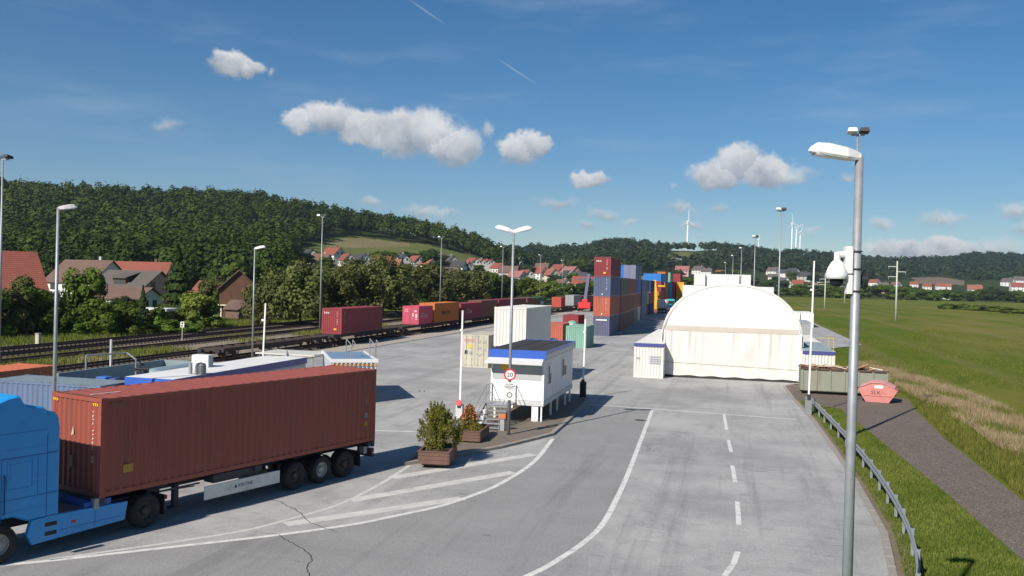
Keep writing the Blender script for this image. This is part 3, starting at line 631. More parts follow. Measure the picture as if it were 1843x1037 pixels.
def scatter_forest():
    g = np.random.default_rng(5)
    FOR_L = leaf_mat('forest_leaves', (0.020,0.042,0.009), (0.068,0.106,0.017), 0.12, 0.012); FOR_R = leaf_mat('far_forest_leaves', (0.016,0.030,0.011), (0.031,0.048,0.017), 0.1, 0.008)
    NOFOR = [[(505,560),(520,470),(556,440),(600,425),(640,422),(700,432),(770,438),(800,449),(830,453),(870,470),(905,486),(930,490),(950,492),(1260,490),(1262,560)],
             [(434,433),(453,415),(482,417),(494,434)]] + [MEADOW[1][2], MEADOW[1][3], MEADOW[2][1], MEADOW[2][2], MEADOW[3][0]]
    def batch(p0, p1, d0, d1, step, hm, wm, per, leaf, name, seed, keep=None, size=0.3):
        n = int((p1-p0)/F_PX*(d1*d1-d0*d0)/2/(step*step))
        p = g.uniform(p0, p1, n); d = np.sqrt(g.uniform(d0*d0, d1*d1, n)); cx = (p-921.5)/F_PX*d
        X = YS*cx-YC*d; Y = YC*cx+YS*d; Z = height(X, Y)
        u, v = to_px(X, Y, Z); ok = np.ones(n, bool)
        for pl in NOFOR: ok &= ~inside(u, v, pl)
        if keep is not None: ok &= keep(p, d, Z, u, v)
        pts = np.stack([X, Y, Z-0.3], 1)[ok]; m = len(pts)
        forest(name, pts, hm*g.uniform(0.68,1.32,m), wm*g.uniform(0.7,1.35,m), per, leaf, seed, size)
    dl = lambda p: 650+0.22*np.clip(p, 0, 1100)
    batch(-500, 1000, 262, 430, 6.5, 13.5, 8.5, 330, FOR_L, 'near_wood', 1, lambda p,d,Z,u,v: (Z > 0.5) & (d < dl(p)+20) & (p < 520), 0.115)
    batch(-450, 1020, 430, 900, 8.0, 13, 8.6, 135, FOR_L, 'hillside_forest', 2, lambda p,d,Z,u,v: (d < dl(p)+25) & (Z > 4) & (v < 492), 0.175)
    dr = lambda p: interp(p, D_R)
    batch(820, 2150, 560, 2350, 12.5, 12, 11, 40, FOR_R, 'far_forest', 3, lambda p,d,Z,u,v: (d < dr(p)+40) & (d > interp(p, R0_R)+90) & ((v < 490) | ((p > 1560) & (v < 504) & (g.random(len(p)) < .8))) & ~((p < 960) & (d < dl(p)*1.2)) , 0.27)
scatter_forest()

# ---------------------------------------------------------------- shipping containers
def corrug(mb, length, h0, h1, put, period=0.28, depth=0.036):
    """trapezoid corrugated sheet; put(s, d, z) places a point s along, d outward, z up"""
    n = max(4, round(length/period)); pr = length/n; xs = []
    for i in range(n):
        b = i*pr; xs += [(b, 0), (b+pr*0.25, 0), (b+pr*0.5, -depth), (b+pr*0.75, -depth)]
    xs.append((length, 0)); vs = []
    for s_, d in xs: vs += [put(s_, d, h0), put(s_, d, h1)]
    mb.add(vs, [(2*i, 2*i+2, 2*i+3, 2*i+1) for i in range(len(xs)-1)])
CW = 2.438
def wall_mb(L, H, sides=2, front=True, rear=True):
    mb = MB(); hx, hy = L/2, CW/2
    if sides in (-1, 2):
        corrug(mb, L-0.24, 0.14, H-0.10, lambda s,d,z: (-hx+0.12+s, -(hy-0.012+d), z))
    if sides in (1, 2):
        corrug(mb, L-0.24, 0.14, H-0.10, lambda s,d,z: (hx-0.12-s, hy-0.012+d, z))
    if front: corrug(mb, CW-0.24, 0.14, H-0.12, lambda s,d,z: (-(hx-0.015+d), hy-0.12-s, z), 0.25, 0.045)
    if rear: corrug(mb, CW-0.24, 0.14, H-0.12, lambda s,d,z: (hx-0.015+d, -hy+0.12+s, z), 0.25, 0.045)
    return mb
def roof_mb(L, H):
    mb = MB(); n = round((L-0.3)/0.42); w = CW/2-0.05; xs = []
    for i in range(n):
        b = -L/2+0.15+i*(L-0.3)/n; p = (L-0.3)/n; xs += [(b,0),(b+p*.3,0),(b+p*.5,-.02),(b+p*.8,-.02)]
    xs.append((L/2-0.15,0)); vs = []
    for x,d in xs: vs += [(x,-w,H-0.012+d),(x,w,H-0.012+d)]
    mb.add(vs, [(2*i,2*i+2,2*i+3,2*i+1) for i in range(len(xs)-1)])
    mb.box(-L/2+0.05,-L/2+0.15,-w,w,H-0.03,H-0.01); mb.box(L/2-0.15,L/2-0.05,-w,w,H-0.03,H-0.01); return mb
def frame_mb(L, H):
    mb = MB(); hx, hy = L/2, CW/2
    for sx in (-1,1):
        for sy in (-1,1):
            xa, xb = sorted((sx*hx, sx*(hx-0.13))); ya, yb = sorted((sy*hy, sy*(hy-0.15))); mb.box(xa,xb,ya,yb,0.12,H-0.12)
        xa, xb = sorted((sx*hx-sx*0.005, sx*(hx-0.10))); mb.box(xa,xb,-hy+0.15,hy-0.15,0.0,0.15); mb.box(xa,xb,-hy+0.15,hy-0.15,H-0.13,H-0.01)
    for sy in (-1,1):
        ya, yb = sorted((sy*hy-sy*0.004, sy*(hy-0.07))); mb.box(-hx+0.13,hx-0.13,ya,yb,0.02,0.16); mb.box(-hx+0.13,hx-0.13,ya,yb,H-0.11,H-0.02)
    return mb
def casting_mb(L, H):
    mb = MB()
    for sx in (-1,1):
        for sy in (-1,1):
            for z in (0,1):
                xa, xb = sorted((sx*(L/2+0.004), sx*(L/2-0.178))); ya, yb = sorted((sy*(CW/2+0.004), sy*(CW/2-0.162)))
                yield MB().rbox(xa,xb,ya,yb,(0 if not z else H-0.118),(0.118 if not z else H+0.004),0.008)
def door_mb(sy, H, L):
    """one door leaf at the -x end"""
    mb = MB(); x = -L/2+0.03; ya, yb = sorted((sy*0.012, sy*(CW/2-0.155)))
    mb.box(x-0.02,x+0.02,ya,yb,0.16,H-0.14)
    for k in range(5):
        z = 0.22+k*(H-0.42)/5; mb.box(x-0.033,x-0.018,ya+0.05,yb-0.05,z,z+(H-0.42)/5-0.07)
    return mb
_cm = {}
def cmesh(key, fn):
    if key not in _cm:
        v = fn(); _cm[key] = [m.mesh(key[0], [WHITE]) for m in v] if not isinstance(v, MB) else v.mesh(key[0], [WHITE])
    return _cm[key]
def container(label, x, y, z, rot, L, H, pm, doors=False, parts=True, group=None, name='shipping_container', front_text=None, side_text=None, ids=True, roof=None):
    """rot 0: long axis along world +Y with the -x end (front, or doors) towards -Y"""
    rz = rot+math.pi/2
    if not parts:
        def one():
            mb = wall_mb(L, H, 2, not doors); f = frame_mb(L, H); r = roof_mb(L, H)
            mb.add(f.v, f.f); mb.add(r.v, r.f)
            if doors:
                for s in (-1,1):
                    d = door_mb(s, H, L); mb.add(d.v, d.f)
                    for yb in (0.3, 0.8): mb.cyl((-L/2-0.015,s*yb,0.1),(-L/2-0.015,s*yb,H-0.1),0.018,5)
            for c in casting_mb(L, H): mb.add(c.v, c.f)
            return mb
        o = link(name, cmesh(('container',L,H,doors), one), None, (x,y,z), rz, pm); tag(o, label, 'container', group); return o
    t = thing(name, label, 'container', (x,y,z), rz, group)
    for s_ in (-1, 1): link('side_wall', cmesh(('side_wall',L,H,s_), lambda: wall_mb(L,H,s_,False,False)), t, mat=pm)
    if not doors: link('end_wall', cmesh(('end_wall',L,H,0), lambda: wall_mb(L,H,0,True,False)), t, mat=pm)
    link('end_wall', cmesh(('end_wall',L,H,1), lambda: wall_mb(L,H,0,False,True)), t, mat=pm)
    link('roof', cmesh(('roof',L,H), lambda: roof_mb(L,H)), t, mat=roof or pm)
    link('frame', cmesh(('frame',L,H), lambda: frame_mb(L,H)), t, mat=pm)
    for me in cmesh(('corner_casting',L,H), lambda: list(casting_mb(L,H))): link('corner_casting', me, t, mat=pm)
    if doors:
        for s in (-1,1):
            d = link('door', cmesh(('door',L,H,s), lambda: door_mb(s,H,L)), t, mat=pm)
            for yb in (0.28, 0.80):
                part('locking_bar', MB().cyl((-L/2-0.02,s*yb,0.10),(-L/2-0.02,s*yb,H-0.10),0.017,6).box(-L/2-0.04,-L/2-0.01,s*yb-0.02,s*yb+0.16,1.15,1.18), GALV, d)
    return t
def lab(mb, m, parent, name='label_plate'): return part(name, mb, m, parent)
def end_text(t, L, txt, size, y, z, m=PALETXT, sx=1.0, mirror=False):     # on the -x end, read from outside
    return text_mesh(txt, size, m, t, (-L/2-0.022, y, z), (R(90), 0, R(-90)), sx=sx)
def side_text(t, txt, size, x, z, m=PALETXT, sx=1.0, vert=False):         # on the -y side (the side turned to +X of the yard)
    o = text_mesh(txt, size, m, t, (x, -CW/2-0.006, z), (R(90), R(90) if vert else 0, 0), sx=sx); return o
def code_marks(t, m, n, size, at, seed=1):
    """column of small illegible code marks; at(dx, dz) -> point on the face"""
    g = random.Random(seed); mb = MB()
    for k in range(n):
        if k in (4, 11): continue
        w, h = size*g.uniform(0.5, 0.9), size*g.uniform(0.55, 0.8); z = -k*size*1.1; q = g.choice((0, 1, 2))
        for (a, b, c, d) in ((0, w, 0, h*0.28), (0, w*0.3, 0, h), (w*0.7, w, 0, h))[:q+1]: mb.add([at(a, z-c), at(b, z-c), at(b, z-d), at(a, z-d)], [(0, 1, 2, 3)])
    o = part('code_marks', mb, m, t); o['kind'] = 'stuff'; return o
L40, L20, HC, STD = 12.19, 6.06, 2.896, 2.59

C = {k: paint(k, v) for k, v in {
    'redbrown': (0.275,0.070,0.045), 'maroon': (0.24,0.035,0.042), 'magenta': (0.50,0.065,0.115), 'darkmagenta': (0.24,0.03,0.055), 'orange': (0.50,0.155,0.025), 'brown': (0.16,0.062,0.052),
    'green': (0.02,0.115,0.055), 'teal': (0.19,0.36,0.28), 'red': (0.46,0.065,0.045), 'orangered': (0.40,0.11,0.066), 'blue': (0.085,0.11,0.19), 'slate': (0.095,0.105,0.165),
    'brightblue': (0.02,0.16,0.46), 'navy': (0.03,0.035,0.15), 'greyblue': (0.16,0.18,0.26), 'olive': (0.14,0.135,0.10), 'cream': (0.50,0.46,0.36), 'beige': (0.46,0.43,0.34), 'yellow': (0.70,0.36,0.02),
    'seablue': (0.03,0.22,0.33), 'grey': (0.30,0.31,0.32), 'steelblue': (0.12,0.17,0.27), 'rust_orange': (0.50,0.14,0.06), 'greytop': (0.21,0.27,0.29)}.items()}
C['white'] = mat('paint_white_container', (0.62,0.61,0.57), 0.5, var=0.04, scale=1.5, dirt=(0.42,0.33,0.20), dirt_amt=0.35, streak=True)
C['reefer'] = mat('paint_reefer_white', (0.66,0.66,0.65), 0.45, var=0.03, scale=1.5, dirt=(0.5,0.48,0.42), dirt_amt=0.2, streak=True)
TXT_RED = mat('lettering_red', (0.5,0.05,0.05), 0.6); TXT_BLUE = mat('lettering_navy', (0.03,0.05,0.20), 0.6); TXT_BLACK = mat('lettering_black', (0.03,0.025,0.02), 0.6)

# container on the lorry --------------------------------------------------------------
TA = -R(17.77)                                  # heading of the lorry against the yard
TF = Vector((math.sin(TA), -math.cos(TA)))      # forward
TF = Vector((-math.sin(R(17.77)), -math.cos(R(17.77)))); TL = Vector((math.cos(R(17.77)), -math.sin(R(17.77))))
T0 = Vector((-17.596, 22.407)) - TL*1.219       # ground point under the middle of the container's front
c0 = T0 - TF*(L40/2)
tc = container('long brick red container riding on the white skirted trailer', c0.x, c0.y, 1.20, -R(17.77), L40, HC, C['redbrown'])
for s in (-1,1):                                # height warning stripes at the top corners
    for k in range(3): lab(MB().add([(-L40/2-0.02, s*0.98+k*0.09-0.12, HC-0.24),(-L40/2-0.02, s*0.98+k*0.09-0.07, HC-0.24),(-L40/2-0.02, s*0.98+k*0.09-0.03, HC-0.15),(-L40/2-0.02, s*0.98+k*0.09-0.08, HC-0.15)], [(0,1,2,3)]), YELLOW, tc, 'warning_stripe')
    for k in range(4): lab(MB().add([(s*(L40/2-0.5)+k*0.12-0.18,-CW/2-0.004,HC-0.22),(s*(L40/2-0.5)+k*0.12-0.12,-CW/2-0.004,HC-0.22),(s*(L40/2-0.5)+k*0.12-0.07,-CW/2-0.004,HC-0.13),(s*(L40/2-0.5)+k*0.12-0.13,-CW/2-0.004,HC-0.13)], [(0,1,2,3)]), mat('dull_stripe', (0.20,0.11,0.06), 0.7), tc, 'warning_stripe')
lab(MB().box(-L40/2+0.75,-L40/2+1.08,-CW/2-0.004,-CW/2+0.001,0.62,0.86), mat('worn_yellow', (0.40,0.25,0.04), 0.7, var=0.4, scale=30), tc)
lab(MB().box(-L40/2-0.018,-L40/2-0.01,0.10,0.26,0.75,1.10), mat('worn_label', (0.24,0.17,0.09), 0.7, var=0.4, scale=30), tc)
lab(MB().add([(-L40/2-0.018,0.05,1.75),(-L40/2-0.018,0.20,1.68),(-L40/2-0.018,0.10,1.98)], [(0,1,2)]), mat('worn_triangle', (0.45,0.36,0.26), 0.7), tc)
code_marks(tc, PALETXT, 14, 0.10, lambda a, z: (-L40/2-0.02, -0.84-a, HC-0.40+z), 1)
code_marks(tc, mat('faded_white', (0.34,0.24,0.21), 0.7), 10, 0.11, lambda a, z: (L40/2-0.62+a, -CW/2-0.006, 2.42+z), 2)
code_marks(tc, mat('faded_white', (0.34,0.24,0.21), 0.7), 15, 0.085, lambda a, z: (L40/2-1.02+a, -CW/2-0.006, 2.35+z), 3)
lab(MB().box(L40/2-0.66,L40/2-0.48,-CW/2-0.004,-CW/2+0.001,0.98,1.18), mat('worn_blue', (0.25,0.22,0.30), 0.7), tc)
lab(MB().add([(L40/2-0.7,-CW/2-0.004,0.68),(L40/2-0.46,-CW/2-0.004,0.68),(L40/2-0.58,-CW/2-0.004,0.90)], [(0,1,2)]), mat('worn_yellow'  , (0.4,0.25,0.04)), tc)
lab(MB().box(-L40/2+0.35,-L40/2+1.35,-0.2,-0.14,HC-0.008,HC-0.002), WHITE, tc, 'roof_scrape')

# wheels -------------------------------------------------------------------------------
def wheel_meshes(w, r, rim_m):
    ty = MB(); prof = [(r*0.56,-w/2+0.02),(r*0.62,-w/2),(r*0.93,-w/2),(r,-w/2+0.04),(r,w/2-0.04),(r*0.93,w/2),(r*0.62,w/2),(r*0.56,w/2-0.02),(r*0.56,-w/2+0.02)]
    n = 28
    for k in range(n):                           # tread blocks
        a = 2*math.pi*(k+0.25)/n; b = 2*math.pi*(k+0.75)/n
    vs = [(rr*math.cos(2*math.pi*i/n), z, rr*math.sin(2*math.pi*i/n)) for rr, z in prof for i in range(n)]
    ty.add(vs, [(k*n+i, (k+1)*n+i, (k+1)*n+(i+1)%n, k*n+(i+1)%n) for k in range(len(prof)-1) for i in range(n)])
    rm = MB(); prof = [(r*0.57,w/2-0.02),(r*0.54,w/2-0.03),(r*0.50,w/2-0.10),(r*0.30,w/2-0.12),(r*0.26,w/2-0.06),(r*0.20,w/2-0.02),(0.0,w/2-0.015)]
    n2 = 20
    for sgn in (1,-1):
        vs = [(rr*math.cos(2*math.pi*i/n2), sgn*z, rr*math.sin(2*math.pi*i/n2)) for rr, z in prof for i in range(n2)]
        rm.add(vs, [(k*n2+i, k*n2+(i+1)%n2, (k+1)*n2+(i+1)%n2, (k+1)*n2+i) for k in range(len(prof)-1) for i in range(n2)])
        for k in range(10):
            a = 2*math.pi*k/10; rm.cyl((r*0.40*math.cos(a), sgn*(w/2-0.12), r*0.40*math.sin(a)), (r*0.40*math.cos(a), sgn*(w/2-0.085), r*0.40*math.sin(a)), 0.016, 6)
    return ty.mesh('tyre', [RUBBER], True), rm.mesh('rim', [rim_m])
RIMD = mat('rim_dark', (0.06,0.055,0.05), 0.6, 0.3, 0.3); RIML = mat('rim_light', (0.35,0.34,0.32), 0.5, 0.4, 0.2)
W_BIG = wheel_meshes(0.34, 0.51, RIMD); W_ALU = wheel_meshes(0.34, 0.51, RIML)
def wheel(parent, x, y, z, w):
    t = link('tyre', w[0], None); t.name = 'wheel'; t.parent = parent; t.location = (x,y,z); r = link('rim', w[1], t); return t
rot_t = math.atan2(TF.y, TF.x)                  # lorry local frame: +x forward, +y its left (turned to the camera)

# trailer ------------------------------------------------------------------------------
tr = thing('container_trailer', 'container trailer chassis with three axles and a white side skirt', 'trailer', (T0.x,T0.y,0), rot_t)
TRB = mat('trailer_steel', (0.05,0.05,0.055), 0.6, 0.2, 0.25); TBLUE = paint('trailer_blue', (0.03,0.11,0.36), 0.3)
part('chassis', MB().box(-12.0,0.1,0.38,0.52,0.92,1.18).box(-12.0,0.1,-0.52,-0.38,0.92,1.18).box(-12.05,-11.8,-1.2,1.2,1.0,1.18).box(-6.2,-5.9,-1.2,1.2,1.0,1.19).box(-0.2,0.15,-1.2,1.2,1.02,1.19), TRB, tr)
part('gooseneck', MB().box(0.1,0.42,-1.15,1.15,1.0,1.14).box(-0.4,0.1,0.9,1.18,0.98,1.16), TBLUE, tr)
part('twist_lock', MB().box(0.02,0.18,1.08,1.24,0.92,1.22), GALV, tr); part('twist_lock', MB().box(-12.15,-12.0,1.08,1.24,0.98,1.2), TRB, tr)
sk = part('side_skirt', MB().rbox(-7.05,-3.75,1.17,1.21,0.42,0.86,0.012), mat('skirt_white', (0.68,0.67,0.60), 0.5, var=0.06, dirt=(0.35,0.32,0.24), dirt_amt=0.6), tr)
text_mesh('KRONE', 0.17, TXT_BLUE, sk, (-5.15,1.214,0.60), (R(90),0,R(180)), sx=1.15)
part('skirt_emblem', MB().add([(-4.98,1.214,0.60),(-5.12,1.214,0.60),(-5.04,1.214,0.73)], [(0,1,2)]), TXT_BLUE, sk)
part('side_skirt', MB().rbox(-7.05,-3.75,-1.21,-1.17,0.42,0.86,0.012), mat('skirt_white', (1,1,1)), tr)
for yy in (0.62,-0.62):
    lg = part('landing_leg', MB().box(-3.15,-2.98,yy-0.08,yy+0.08,0.30,1.0).box(-3.25,-2.88,yy-0.14,yy+0.14,0.24,0.30), TRB, tr)
part('tool_box', MB().rbox(-6.2,-4.2,0.6,1.1,0.88,1.16,0.02), TRB, tr); part('underrun_rail', MB().box(-3.7,-2.2,1.0,1.04,0.95,1.0).cyl((-2.3,0.4,0.8),(-3.6,0.9,0.88),0.02,6), TRB, tr)
part('air_tank', MB().cyl((-7.0,0.5,0.72),(-5.9,0.5,0.72),0.15,12), mat('tank_olive', (0.14,0.13,0.05), 0.5), tr)
for x_ in (-7.85,-9.2,-10.5):
    for yy in (1.03,-1.03): wheel(tr, x_, yy, 0.51, W_ALU if x_ == -9.2 else W_BIG)
    part('axle', MB().cyl((x_,-0.9,0.51),(x_,0.9,0.51),0.07,8), TRB, tr)
    mg = MB(); n = 9
    for k in range(n):
        a0, a1 = math.pi*(0.12+0.76*k/n), math.pi*(0.12+0.76*(k+1)/n)
        mg.add([(x_+0.58*math.cos(a),y_,0.51+0.58*math.sin(a)) for a in (a0,a1) for y_ in (0.86,1.22)], [(0,1,3,2)])
    part('mudguard', mg, BLACK, tr)
part('rear_bumper', MB().box(-12.25,-12.1,-1.15,1.15,0.55,0.68).box(-12.15,-11.95,0.5,0.6,0.6,1.0).box(-12.15,-11.95,-0.6,-0.5,0.6,1.0), TRB, tr)
for yy in (0.85,-0.85): part('tail_lamp', MB().rbox(-12.30,-12.12,yy-0.25,yy+0.25,0.70,0.88,0.01), mat('lamp_red_dark', (0.10,0.03,0.03), 0.4), tr)
part('mud_flap', MB().box(-11.35,-11.32,0.85,1.2,0.3,0.85), BLACK, tr)
for yy in (0.95,-0.95): part('light_bracket', MB().box(-11.9,-11.7,yy-0.12,yy+0.12,0.72,1.0), GALV, tr)

# tractor ------------------------------------------------------------------------------
tk = thing('truck_tractor', 'bright blue lorry tractor pulling the brick red container', 'truck', (T0.x,T0.y,0), rot_t)
TB = mat('truck_blue', (0.018,0.29,0.66), 0.28, 0.0, 0.05, 1.5, spec=0.6, dirt=(0.06,0.15,0.30), dirt_amt=0.25); TBD = mat('truck_blue_dark', (0.01,0.10,0.33), 0.4, 0, 0.06)
# cab shell: outline in x,z extruded over the width with a chamfered rear edge
def extr(poly, y0, y1, inset=0.0):
    mb = MB(); n = len(poly); cx = sum(p[0] for p in poly)/n; cz = sum(p[1] for p in poly)/n
    def ring(y, k): return [(cx+(x-cx)*k, y, cz+(z-cz)*k) for x, z in poly]
    rings = [ring(y0, 1-inset), ring(y0+0.07, 1), ring(y1-0.07, 1), ring(y1, 1-inset)]
    vs = [v for r in rings for v in r]; fs = [tuple(range(n)), tuple(range(4*n-1,3*n-1,-1))]
    for k in range(3): fs += [(k*n+i, (k+1)*n+i, (k+1)*n+(i+1)%n, k*n+(i+1)%n) for i in range(n)]
    return mb.add(vs, fs)
part('cab', extr([(1.55,1.0),(1.55,3.70),(1.60,3.93),(1.72,4.04),(1.92,4.08),(2.10,4.11),(2.22,4.16),(2.31,4.26),(2.37,4.40),(2.46,4.42),(2.7,4.38),(3.1,4.25),(3.6,3.85),(3.9,3.2),(4.0,2.2),(4.05,0.9),(3.6,0.55),(3.42,0.55),(3.30,1.0),(2.9,1.18),(2.5,1.18),(2.1,1.0)], -1.24, 1.24, 0.03), TB, tk)
part('roof_seam', MB().box(1.60,3.4,1.237,1.244,3.42,3.435), TBD, tk)
part('side_deflector', MB().prism_y([(1.26,1.05),(1.26,3.45),(1.30,3.72),(1.42,3.88),(1.60,3.93),(1.60,1.05)], 1.17, 1.23), TB, tk); part('side_deflector', MB().prism_y([(1.26,1.05),(1.26,3.45),(1.30,3.72),(1.42,3.88),(1.60,3.93),(1.60,1.05)], -1.23, -1.17), TB, tk)
part('sleeper_panel', MB().rbox(2.05,2.62,1.238,1.25,1.98,2.62,0.006), TB, tk)
part('door_seam', MB().box(2.84,2.852,1.238,1.246,1.1,2.76), TBD, tk); part('door_handle', MB().rbox(2.92,3.12,1.238,1.262,1.78,1.84,0.008), BLACK, tk); part('grab_rail', MB().tube([(2.78,1.25,1.3),(2.78,1.29,1.35),(2.78,1.29,2.3),(2.78,1.25,2.35)], 0.015, 6), BLACK, tk)
for z_ in (1.35,2.2,3.0): part('rivet_line', MB().box(1.60,2.78,1.2395,1.2425,z_,z_+0.006), TBD, tk)
part('window_surround', MB().box(1.98,2.02,1.238,1.256,1.92,2.70).box(2.66,2.70,1.238,1.256,1.92,2.70).box(2.0,2.68,1.238,1.256,2.68,2.72).box(2.0,2.68,1.238,1.256,1.90,1.94), TB, tk)
part('body_line', MB().box(1.30,3.3,1.236,1.244,2.76,2.785).box(1.30,3.3,1.236,1.244,1.66,1.68).box(1.60,1.615,1.238,1.246,1.05,3.3).box(1.86,1.87,1.238,1.246,1.68,2.76), TBD, tk)
part('side_window', MB().rbox(2.9,3.6,1.238,1.25,2.05,2.72,0.006), GLASS, tk)
skt = part('side_skirt', extr([(-0.85,0.42),(-0.95,0.95),(1.35,1.02),(2.0,1.0),(2.12,0.62),(1.98,0.33)], 1.08, 1.22, 0.01), TB, tk)
part('side_skirt', extr([(-0.85,0.42),(-0.95,0.95),(1.35,1.02),(2.0,1.0),(2.12,0.62),(1.98,0.33)], -1.22, -1.08, 0.01), TB, tk)
for z_ in (0.55,0.80): part('step', MB().rbox(1.28,1.62,1.19,1.232,z_-0.06,z_+0.05,0.008), BLACK, skt)
part('marker_lamp', MB().rbox(0.72,0.86,1.2,1.228,0.68,0.76,0.006), RED, skt)
part('skirt_line', MB().box(-0.7,1.2,1.215,1.224,0.56,0.575).box(0.12,0.135,1.215,1.224,0.45,0.98), TBD, skt)
part('chassis', MB().box(-2.6,3.4,0.36,0.48,0.72,0.95).box(-2.6,3.4,-0.48,-0.36,0.72,0.95).box(-1.3,0.9,-0.9,0.9,0.95,0.99).box(-2.4,-1.0,-0.5,0.5,0.95,1.08), TRB, tk)
part('catwalk', MB().box(-0.2,1.4,-1.0,1.05,0.98,1.02), mat('chequer_plate', (0.13,0.12,0.11), 0.5, 0.4, 0.3, 8), tk)
for k, (y_, c_) in enumerate(((-0.35,BLACK),(0.0,RED),(0.3,BLACK))):
    pts = [(1.4,y_,1.7),(1.15,y_+0.1,1.3),(0.8,y_-0.05,1.15),(0.45,y_+0.05,1.25)]; part('air_hose', MB().tube(pts, 0.022, 6), c_, tk)
for yy in (1.03,-1.03): wheel(tk, -1.6, yy, 0.52, W_BIG); wheel(tk, 2.86, yy, 0.52, W_ALU)
mg = MB()
for k in range(10):
    a0, a1 = math.pi*(0.05+0.92*k/10), math.pi*(0.05+0.92*(k+1)/10); mg.add([(-1.6+0.60*math.cos(a),y_,0.52+0.60*math.sin(a)) for a in (a0,a1) for y_ in (0.80,1.22)], [(0,1,3,2)])
part('mudguard', mg, BLACK, tk); part('mud_flap', MB().box(-2.24,-2.20,0.82,1.22,0.28,0.9), BLACK, tk); part('tail_lamp', MB().rbox(-2.42,-2.34,0.75,1.1,0.72,0.84,0.01), RED, tk)
part('fifth_wheel', MB().lathe([(0.0,1.16),(0.45,1.15),(0.47,1.08),(0.2,1.05)], 18, (-1.35,0,0)), DARK, tk)
part('mirror', MB().rbox(3.75,3.95,1.35,1.55,2.2,2.75,0.03), TBD, tk)

# ---------------------------------------------------------------- lamps, masts, barriers
def pole_mb(h, r0, r1, n=14): return MB().cyl((0,0,-0.1),(0,0,h),r0,n,r1)
def street_lamp(label, x, y, h, heads, r0=0.085, r1=0.06, group='street lamps of the yard'):
    t = thing('street_lamp', label, 'street lamp', (x,y,0), 0, group); part('pole', pole_mb(h, r0, r1), GALV, t, True)
    part('base_sleeve', MB().cyl((0,0,0),(0,0,0.18),r0*1.25,14), DARK, t)
    for a, ln, tilt in heads:
        hd = link('lamp_head', None, t, (0,0,h-0.02)); COL.objects.unlink(hd); bpy.data.objects.remove(hd)
        w, k = ln*0.16, ln
        prof = [(0.0,0.45,0.0,0.10),(0.08,0.55,-0.02,0.13),(0.30,0.95,-0.03,0.16),(0.62,1.0,-0.03,0.18),(0.86,0.85,-0.02,0.16),(0.97,0.55,0.0,0.09),(1.0,0.3,0.01,0.05)]
        mb = MB(); vs = []
        for s_, ww, zb, zt in prof:
            for q in ((-0.85,zb),(-1,zb+0.03),(-0.75,zt*0.85),(0,zt),(0.75,zt*0.85),(1,zb+0.03),(0.85,zb)): vs.append((s_*k, q[0]*ww*w, q[1]*k*1.25))
        n = 7; fs = [(i*n+j, (i+1)*n+j, (i+1)*n+j+1, i*n+j+1) for i in range(len(prof)-1) for j in range(n-1)]
        fs += [(i*n+6, (i+1)*n+6, (i+1)*n, i*n) for i in range(len(prof)-1)]; fs += [tuple(range(n)), tuple(range(len(prof)*n-1,(len(prof)-1)*n-1,-1))]
        mb.add(vs, fs)
        o = part('lamp_head', mb, PUREWHITE, t, False, (0,0,h-0.02)); o.rotation_euler = (0, -tilt, a)
        part('lamp_glass', MB().rbox(k*0.38,k*0.9,-w*0.7,w*0.7,-0.045*k,-0.028*k,0.004), LENS, o); part('spigot', MB().cyl((-0.06,0,0.04*k),(0.12*k,0,0.04*k),0.045,10), GALV, o)
    return t
def turned(px_left): return px_left
VR = math.atan2(0.2379, 0.9713)                 # direction of image-right on the ground
lampC = street_lamp('twin armed street lamp carrying the speed limit sign', -10.65, 43.52, 10.2, ((VR+math.pi, 0.95, R(14)), (VR, 0.95, R(14))))
street_lamp('tall single headed street lamp beside the guard rail', *(2.05,16.4), 10.05, ((VR+math.pi+0.15, 0.92, R(6)),), 0.095, 0.07)
street_lamp('single headed street lamp behind the brick red container', *at_depth(102.5, 37.5), 10.3, ((VR+0.7, 0.75, R(10)),))
street_lamp('single headed street lamp by the empty wagon', *at_depth(457.5, 79.0), 10.0, ((VR+0.15, 0.95, R(12)),))
def flood_mast(label, x, y, h, cnt, group='floodlight masts', sc=1.0):
    t = thing('floodlight_mast', label, 'floodlight mast', (x,y,float(height(x,y))), 0, group); part('pole', pole_mb(h, 0.13, 0.06, 10), GALV, t, True)
    part('crossbar', MB().box(-0.55*sc,0.55*sc,-0.05,0.05,h-0.10,h+0.0), GALV, t)
    for k in range(cnt):
        xx = (-0.48+0.96*k/max(1,cnt-1))*sc
        m_ = MB(); m_.add([(xx-0.25,-0.35,h+0.10),(xx+0.25,-0.35,h+0.10),(xx+0.25,0.30,h+0.02),(xx-0.25,0.30,h+0.02),(xx-0.2,-0.3,h+0.30),(xx+0.2,-0.3,h+0.30),(xx+0.2,0.25,h+0.22),(xx-0.2,0.25,h+0.22)], [(3,2,1,0),(4,5,6,7),(0,1,5,4),(1,2,6,5),(2,3,7,6),(3,0,4,7)])
        part('floodlight', m_, [PUREWHITE, DARK][k % 2] if cnt > 1 else PUREWHITE, t)
for i, (px, d, h) in enumerate(((1536,47.5,16.0),(1402,96,16.0),(1357,147,15.9),(1333,193,15.9),(1318,243,15.9),(1305,320,16))):
    x, y = at_depth(px, d); flood_mast(f'floodlight mast on the field side of the tent, {ORD[i]} in the row going away', x, y, h, 2, sc=0.62)
for i, (px, d, h) in enumerate(((1,68,16.0),(578,125,16.0),(793,180,16.0),(904,226,16.1),(972,300,16.0),(1012,365,16))):
    x, y = at_depth(px, d); flood_mast(f'floodlight mast among the railway tracks, {ORD[i]} in the row going away', x, y, h, 2)
